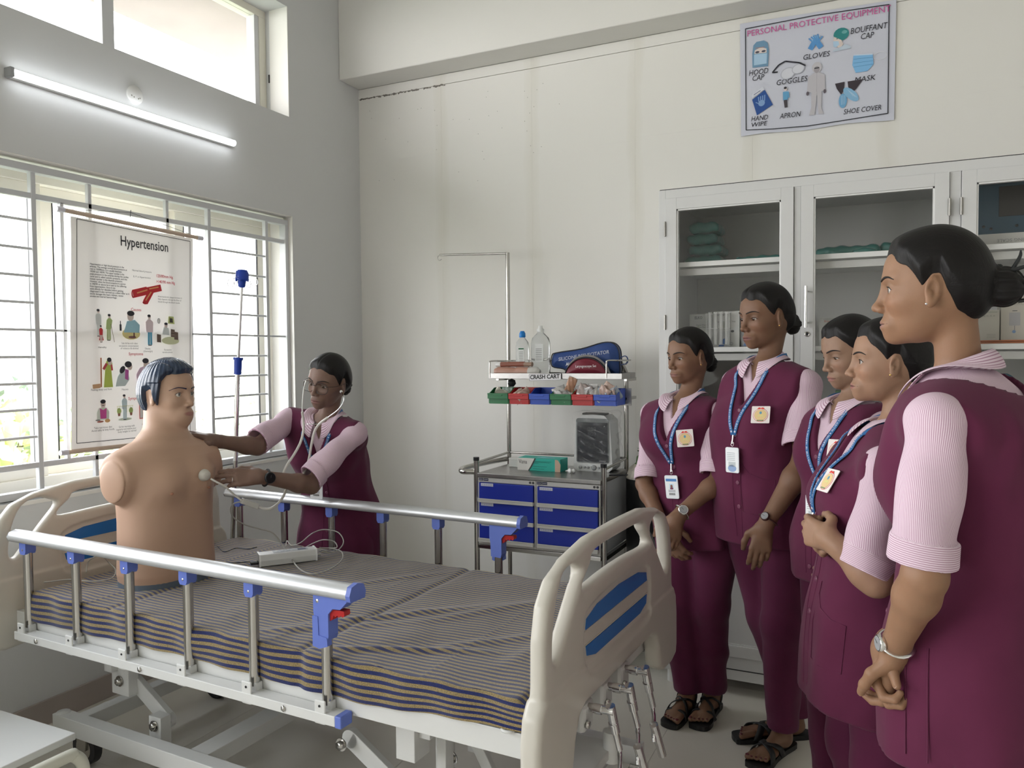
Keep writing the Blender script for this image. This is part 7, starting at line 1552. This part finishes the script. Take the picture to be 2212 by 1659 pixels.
def build_manikin():
    o={'hc':[-2.372,2.035,1.322],'hf':nz(V(.96,.02,.0)).tolist(),'hu':[0,0,1],'hs':1.03}
    hf=V(0.991,-.13,0); f=V(.93,-.37,0); f=f/np.linalg.norm(f); o['hf']=MKHF
    Bm=basis(o); hc=V(o['hc']); hs=o['hs']; root=V(-2.345,1.995,.662)
    par=empty('torso_manikin',root,0,'skin toned plastic teaching torso with painted blue black hair sitting on the bed','manikin')
    F=npz(V(MKBF)); L=np.cross((0,0,1),F); z0=.662
    zs=[.662,.70,.78,.88,.98,1.05,1.10,1.135,1.16]
    aa=[.164,.170,.166,.164,.168,.170,.160,.128,.07]; bb=[.120,.124,.121,.121,.124,.122,.106,.085,.06]
    h2w=lambda p: hc+(V(p)@Bm)*hs; c0=V(-2.345,1.995,0)
    shR=c0-L*.172+V(0,0,1.055); shL=c0+L*.172+V(0,0,1.055); nb=c0+V(-.0,0,1.15)-F*.01
    def f_m(P):
        q=((P-hc)@Bm.T)/hs; y=q.copy(); y[:,1]=np.abs(y[:,1])
        d=head_sdf(q,1.0)
        d=smin(d,ell(q,(.045,0,-.085),(.040,.046,.028)),.03)*hs
        d=smin(d,con(P,h2w((-.028,0,-.05)),nb,.058,.066),.025)
        z=P[:,2]; a=np.interp(z,zs,aa); b=np.interp(z,zs,bb); p=P-c0; u=p@L; w_=p@F
        k=(np.abs(u/a)**2.6+np.abs(w_/b)**2.4+1e-9)**(1/2.5); t=(k-1)*np.minimum(a,b)*.9
        t=smax(t,z0-z,.004); t=smax(t,z-1.16,.03)
        for s_,sh in ((-1,shR),(1,shL)):
            t=smin(t,con(P,c0+V(0,0,1.125)+L*s_*.06,sh+V(0,0,.015),.055,.062),.05)
            t=smin(t,ell(P,c0+F*.062+L*s_*.06+V(0,0,1.015),(.075,.05,.05)),.06)
            e=ell_or(P,sh-V(0,0,.02)+L*s_*.01,F,L,V(0,0,1),(.060,.045,.082)); t=smin(t,e,.025)
            cut=(P-sh)@npz(L*s_+F*.22*1)-.040; t=smax(t,cut,.012)
            plate=ell_or(P,sh-V(0,0,.02)+L*s_*.038+F*.012,npz(F-L*s_*.22),npz(L*s_+F*.22),V(0,0,1),(.052,.010,.072)); t=smin(t,plate,.003)
        d=smin(d,t,.05)
        return d
    sk=V(.50,.325,.235)
    def colf(P):
        q=((P-hc)@Bm.T)/hs; c=np.tile(sk,(len(P),1))
        m=np.clip(2.2*sstep(1.3-np.sqrt((q[:,1]/.022)**2+((q[:,2]+.0700)/.0078)**2)),0,1)*(q[:,0]>.07)
        c=c*(1-m[:,None])+V(.36,.17,.145)*m[:,None]
        return c
    lo=c0+V(-.27,-.27,.655); hi=c0+V(.27,.27,.0); hi[2]=1.50
    v,fc=nets(f_m,lo,hi,.0030); v=relax(v,fc,1,.4)
    m=mat('skin_toned_plastic',(1,1,1),.42,vcol=True,spec=.4)
    obj('torso',mkmesh('torso',v-root,fc,m,True,vcols=colf(v)),par)
    q=MB(); G=[]
    q.prism([(c*.166,s*.122) for c,s in ((math.copysign(abs(math.cos(t))**.8,math.cos(t)),math.copysign(abs(math.sin(t))**.8,math.sin(t))) for t in np.linspace(0,2*math.pi,49)[:-1])],(0,0,-.012),L,F,.026,ez=(0,0,1),sm=1); q.build('base_plate',mat('grey_base_plastic',(.11,.14,.18),.5),par)
    # painted hair
    def f_h(P):
        q=((P-hc)@Bm.T)/hs; ph=np.arctan2(np.abs(q[:,1]),q[:,0]+.004)
        zl=np.interp(ph,[0,.45,.80,1.02,1.12,1.22,1.34,1.45,1.60,1.85,2.0,3.2],[.072,.068,.066,.045,.0,-.038,-.038,.012,.018,.010,-.085,-.102])
        z=q[:,2]-zl; th=.0035+.011*sstep(z/.02)+.006*sstep(z/.03)*(q[:,2]>.04)*np.clip(q[:,0]/.05+.4,0,1)
        part=np.exp(-((q[:,1]+.045)/.005)**2)*.004*(q[:,2]>.03)
        y_=q[:,1]; st=.0007*np.sin(ph*38+q[:,2]*45+1.5*np.sin(q[:,0]*40))+.0005*np.sin(ph*83+q[:,2]*90)
        return smax(head_base(q)-th+part-st*(th>.008),-z*.75,.003)*hs
    cs=np.array([h2w((a,b,c)) for a in(-.13,.12) for b in(-.1,.1) for c in(-.125,.14)])
    v,fc=nets(f_h,cs.min(0),cs.max(0),.0024); v=relax(v,fc,1,.3)
    obj('painted_hair',mkmesh('painted_hair',v-root,fc,mat('painted_hair',(.022,.038,.075),.22,spec=.6,bump=.25,bscale=90),True),par)
    for g in (1,-1):
        s=hs; c=h2w((.0690,.0315*g,-.002)); gz=npz(V(1,-.05,.02)@Bm); mb=MB(); R_=.0132*s
        for col,a0,a1 in (((.03,.03,.03),0,.16),((.25,.24,.22),.16,.36),((.04,.04,.05),.36,.42),((.72,.70,.64),.42,math.pi)):
            n_=8 if a1>1 else 2; mb.lathe([(max(R_*math.sin(a0+(a1-a0)*i/n_),1e-6),R_*math.cos(a0+(a1-a0)*i/n_)) for i in range(n_+1)],c-root,gz,n=24,c=col)
        mb.build('eye',M['vcolgloss'],par)
    fh=lambda P: head_sdf(((P-hc)@Bm.T)/hs,1)*hs
    def onface(y,z,off=0):
        d=npz(V(1,y*4,0)@Bm); return march(fh,h2w((.03,y,z)),d,.09)+d*off
    mb=MB(); ms=mat('painted_brow',(.03,.025,.06),.4)
    for g in(1,-1):
        pts=[onface(g*y,z,.0002)-root for y,z in((.010,.0175),(.020,.0205),(.032,.0225),(.042,.0200),(.052,.0125))]
        mb.tube(smooth_path(pts,4),[.0030-.0020*(i/16) for i in range(17)],6)
        pts=[h2w((.0840-.0085*yy*yy,g*(.032+.0146*yy),-.0025+.0065*math.sqrt(max(0,1-yy*yy))+.0004))-root for yy in(-.98,-.6,0,.6,1.0)]
        mb.tube(smooth_path(pts,3),.0007,5)
    mb.tube(smooth_path([onface(y,-.0692+.001*abs(y)/.02,-.0003)-root for y in(-.024,-.014,0,.014,.024)],4),.0008,5)
    mb.build('painted_brows',ms,par)
    q=MB(); 
    for s_ in(-1,1):
        p=march(lambda P:f_m(P),c0+L*s_*.075+V(0,0,.985),F,.25); q.sph(p-root,(.006,.006,.005),10,8)
    q.build('nipple',mat('nipple_plastic',(.42,.20,.13),.5),par)
    q=MB(); p=march(lambda P:f_m(P),c0-L*.02+V(0,0,.745),F,.25); s2=np.cross((0,0,1),F); s2=-s2
    q.prism(rrect(.020,.014,.002),p-root+F*.001,L,V(0,0,1),.003,c=(.35,.2,.14)); q.prism(rrect(.003,.008,.0005),p-root+F*.0045,L,V(0,0,1),.0006,c=(.03,.03,.03)); q.prism(rrect(.012,.003,.0005),p-root+F*.0045,L,V(0,0,1),.0006,c=(.03,.03,.03)); q.build('socket_plate',M['vcol'],par)
    return f_m
def build_examiner():
    p=person('E','student in spectacles leaning over the bed to listen to the torso, black wristwatch',(.19,.115,.088),(.20,.095,.085),seed=6,watch=('L',1.15,M['blackpl'],(.35,-.9,.25)),op=.65,gaze=(1,.12,-.35),hair=((-.102,0,-.040),(.034,.036,.038)),badge=False,ar=.93,lany=.20,sleeve=(.96,.96),vneck=.15)
    par,T,O_,h2w,armj,tipl,onv,feet,fh=p
    q=MB(); lens=MB()
    for g in (1,-1):
        c=(.101,g*.034,-.007); pts=[]
        for px_,pz_ in rrect(.057,.045,.018,4): pts.append(h2w((c[0]-.006*(px_/.026)**2*1.0-(.004 if px_*g>0 else 0)*abs(px_)/.026,c[1]+px_,c[2]+pz_))+O_)
        q.tube(pts,.0012,6,closed=True); lens.add(pts,[tuple(range(len(pts)))],0)
        q.tube(smooth_path([h2w((.092,g*.059,.004))+O_,h2w((.06,g*.080,.004))+O_,h2w((-.004,g*.084,.006))+O_,h2w((-.02,g*.083,-.004))+O_],4),.0011,6)
    q.tube(smooth_path([h2w((.099,.008,.0))+O_,h2w((.104,0,.003))+O_,h2w((.099,-.008,.0))+O_],4),.0013,6)
    s=q.build('spectacles',M['dkmetal'],par); lens.build('lens',M['film'],s)
    q=MB(); a,b,c=tipl['L'][1]; wr=armj['L'][2]; 
    # finger ring
    hd=nz(PEO['E']['HL'][0]); n_=nz(V(PEO['E']['HL'][1])-hd*(V(PEO['E']['HL'][1])@hd)); s_=np.cross(n_,hd); o_=wr-s_*.010+hd*.080+hd*.018-n_*.0
    q.tube([o_+O_+s_*.0100*math.cos(t)+n_*.0100*math.sin(t)+n_*.002 for t in np.linspace(0,6.28,17)[:-1]],.0011,6,closed=True); q.build('finger_ring',M['silver'],par)
    # ---- training stethoscope ----
    r0=V(TUB1[-1]); ST=empty('stethoscope',r0,0,'white tubed electronic stethoscope from the examiner\'s ears to the torso chest','stethoscope')
    tw=mat('cream_rubber_tube',(.66,.64,.60),.4)
    def TB_(nm,pts,r,m): 
        q=MB(); q.tube(smooth_path([V(x)-r0 for x in pts],5),r,10); return q.build(nm,m,ST)
    TB_('ear_tube',TUB1[:4],.0026,M['white']); TB_('ear_tube',TUB2[:5],.0026,M['chrome'])
    TB_('tube',TUB1[3:],.0052,tw); TB_('tube',TUB2[4:],.0052,tw); TB_('tube',TUB3,.0050,tw); TB_('tube',TUB4,.0036,tw)
    TB_('spring',[TUB1[4],[a*.5+b*.5-.02*(k==1) for k,(a,b) in enumerate(zip(TUB1[4],TUB2[5]))],TUB2[5]],.0014,M['chrome'])
    q=MB(); q.sph(V(TUB1[0])-r0,.006,10,8); q.sph(V(TUB2[0])-r0,.006,10,8); q.build('ear_tip',M['white'],ST)
    a,b=V(BOX5[0])-r0,V(BOX5[1])-r0; q=MB(); q.bar(a+(b-a)*-.05,b+(b-a)*.05,.024,.020); q.build('inline_box',mat('grey_inline_box',(.50,.49,.46),.45),ST,bevel=.003)
    c0,c1=V(SENS[0])-r0,V(SENS[1])-r0; ax=nz(c1-c0); q=MB(); q.lathe([(.0195,0),(.0215,.003),(.0215,.009),(.0185,.011),(.0175,.020),(.012,.024),(.0001,.026)],c0-ax*.004,ax,n=26); q.build('chest_piece',mat('chest_piece_plastic',(.60,.57,.51),.4),ST)
def build_leads():
    g1=mat('grey_lead',(.42,.41,.38),.5)
    BX=bw(.529,.577,.660); A=V(BX); B=bw(.657,.752,.660); e=nz(B-A); n_=V(-e[1],e[0],0); 
    r=(A+B)/2+n_*.028; ad=empty('control_box',r,math.atan2(e[1],e[0]),'pale grey electronic control box with a printed top lying on the striped bed','device')
    L_=np.linalg.norm(B-A)/2; q=MB(); q.prism([(-.032,0),(.032,0),(.034,.022),(.029,.044),(-.029,.044),(-.034,.022)],(-L_,0,0),(0,1,0),(0,0,1),2*L_,ez=(1,0,0)); q.build('case',mat('pale_grey_case',(.62,.62,.61),.35),ad,bevel=.003)
    q=MB()
    for sx_ in (-1,1): q.prism([(-.035,-.001),(.035,-.001),(.037,.022),(.031,.046),(-.031,.046),(-.037,.022)],(sx_*L_-(.006 if sx_>0 else 0),0,0),(0,1,0),(0,0,1),.006,ez=(1,0,0))
    q.build('end_plate',M['white'],ad,bevel=.002)
    q=MB(); q.prism(rrect(.13,.034,.004),(.012,0,.0443),(1,0,0),(0,1,0),.0006,(.40,.42,.44)); 
    for k in range(6): q.prism(rrect(.008,.005,.001,cx=-.04+.011*k,cy=.006*(-1)**k),(0,0,.0451),(1,0,0),(0,1,0),.0003,(.75,.76,.78))
    q.prism(rrect(.030,.022,.002,cx=.055),(0,0,.0451),(1,0,0),(0,1,0),.0004,(.09,.10,.16)); q.build('keypad',M['vcolgloss'],ad)
    q=MB(); q.tube([(-L_-.028,-.012,.012),(-L_,-.012,.012)],.006,8); q.tube([(-L_-.028,.006,.012),(-L_,.006,.012)],.005,8); q.build('plug',M['blackpl'],ad); q=MB(); q.tube([(L_,0,.014),(L_+.02,0,.014)],.005,8); q.build('plug',g1,ad)
    def lead(pts,rad,m,label):
        r_=V(pts[-1]); o=empty('lead',r_,0,label,'cable'); q=MB(); q.tube(smooth_path([V(p)-r_ for p in pts],6),rad,8); q.build('wire',m,o)
    lead(CAB1,.0026,g1,'grey lead hanging from the inline box down to the control box')
    lead(CAB2,.0022,g1,'largest grey loop of lead rising beside the control box'); lead(CAB3,.0022,g1,'smaller grey loop of lead at the right end of the control box')
    lead(CAB4,.0024,g1,'grey lead looping out on the bed left of the torso'); lead(CAB5,.0020,M['blackpl'],'thin black lead on the bed just right of the torso'); lead(CAB6,.0022,M['blackpl'],'black lead plugged into the left end of the control box')
build_manikin()
build_people()
build_examiner()
build_leads()
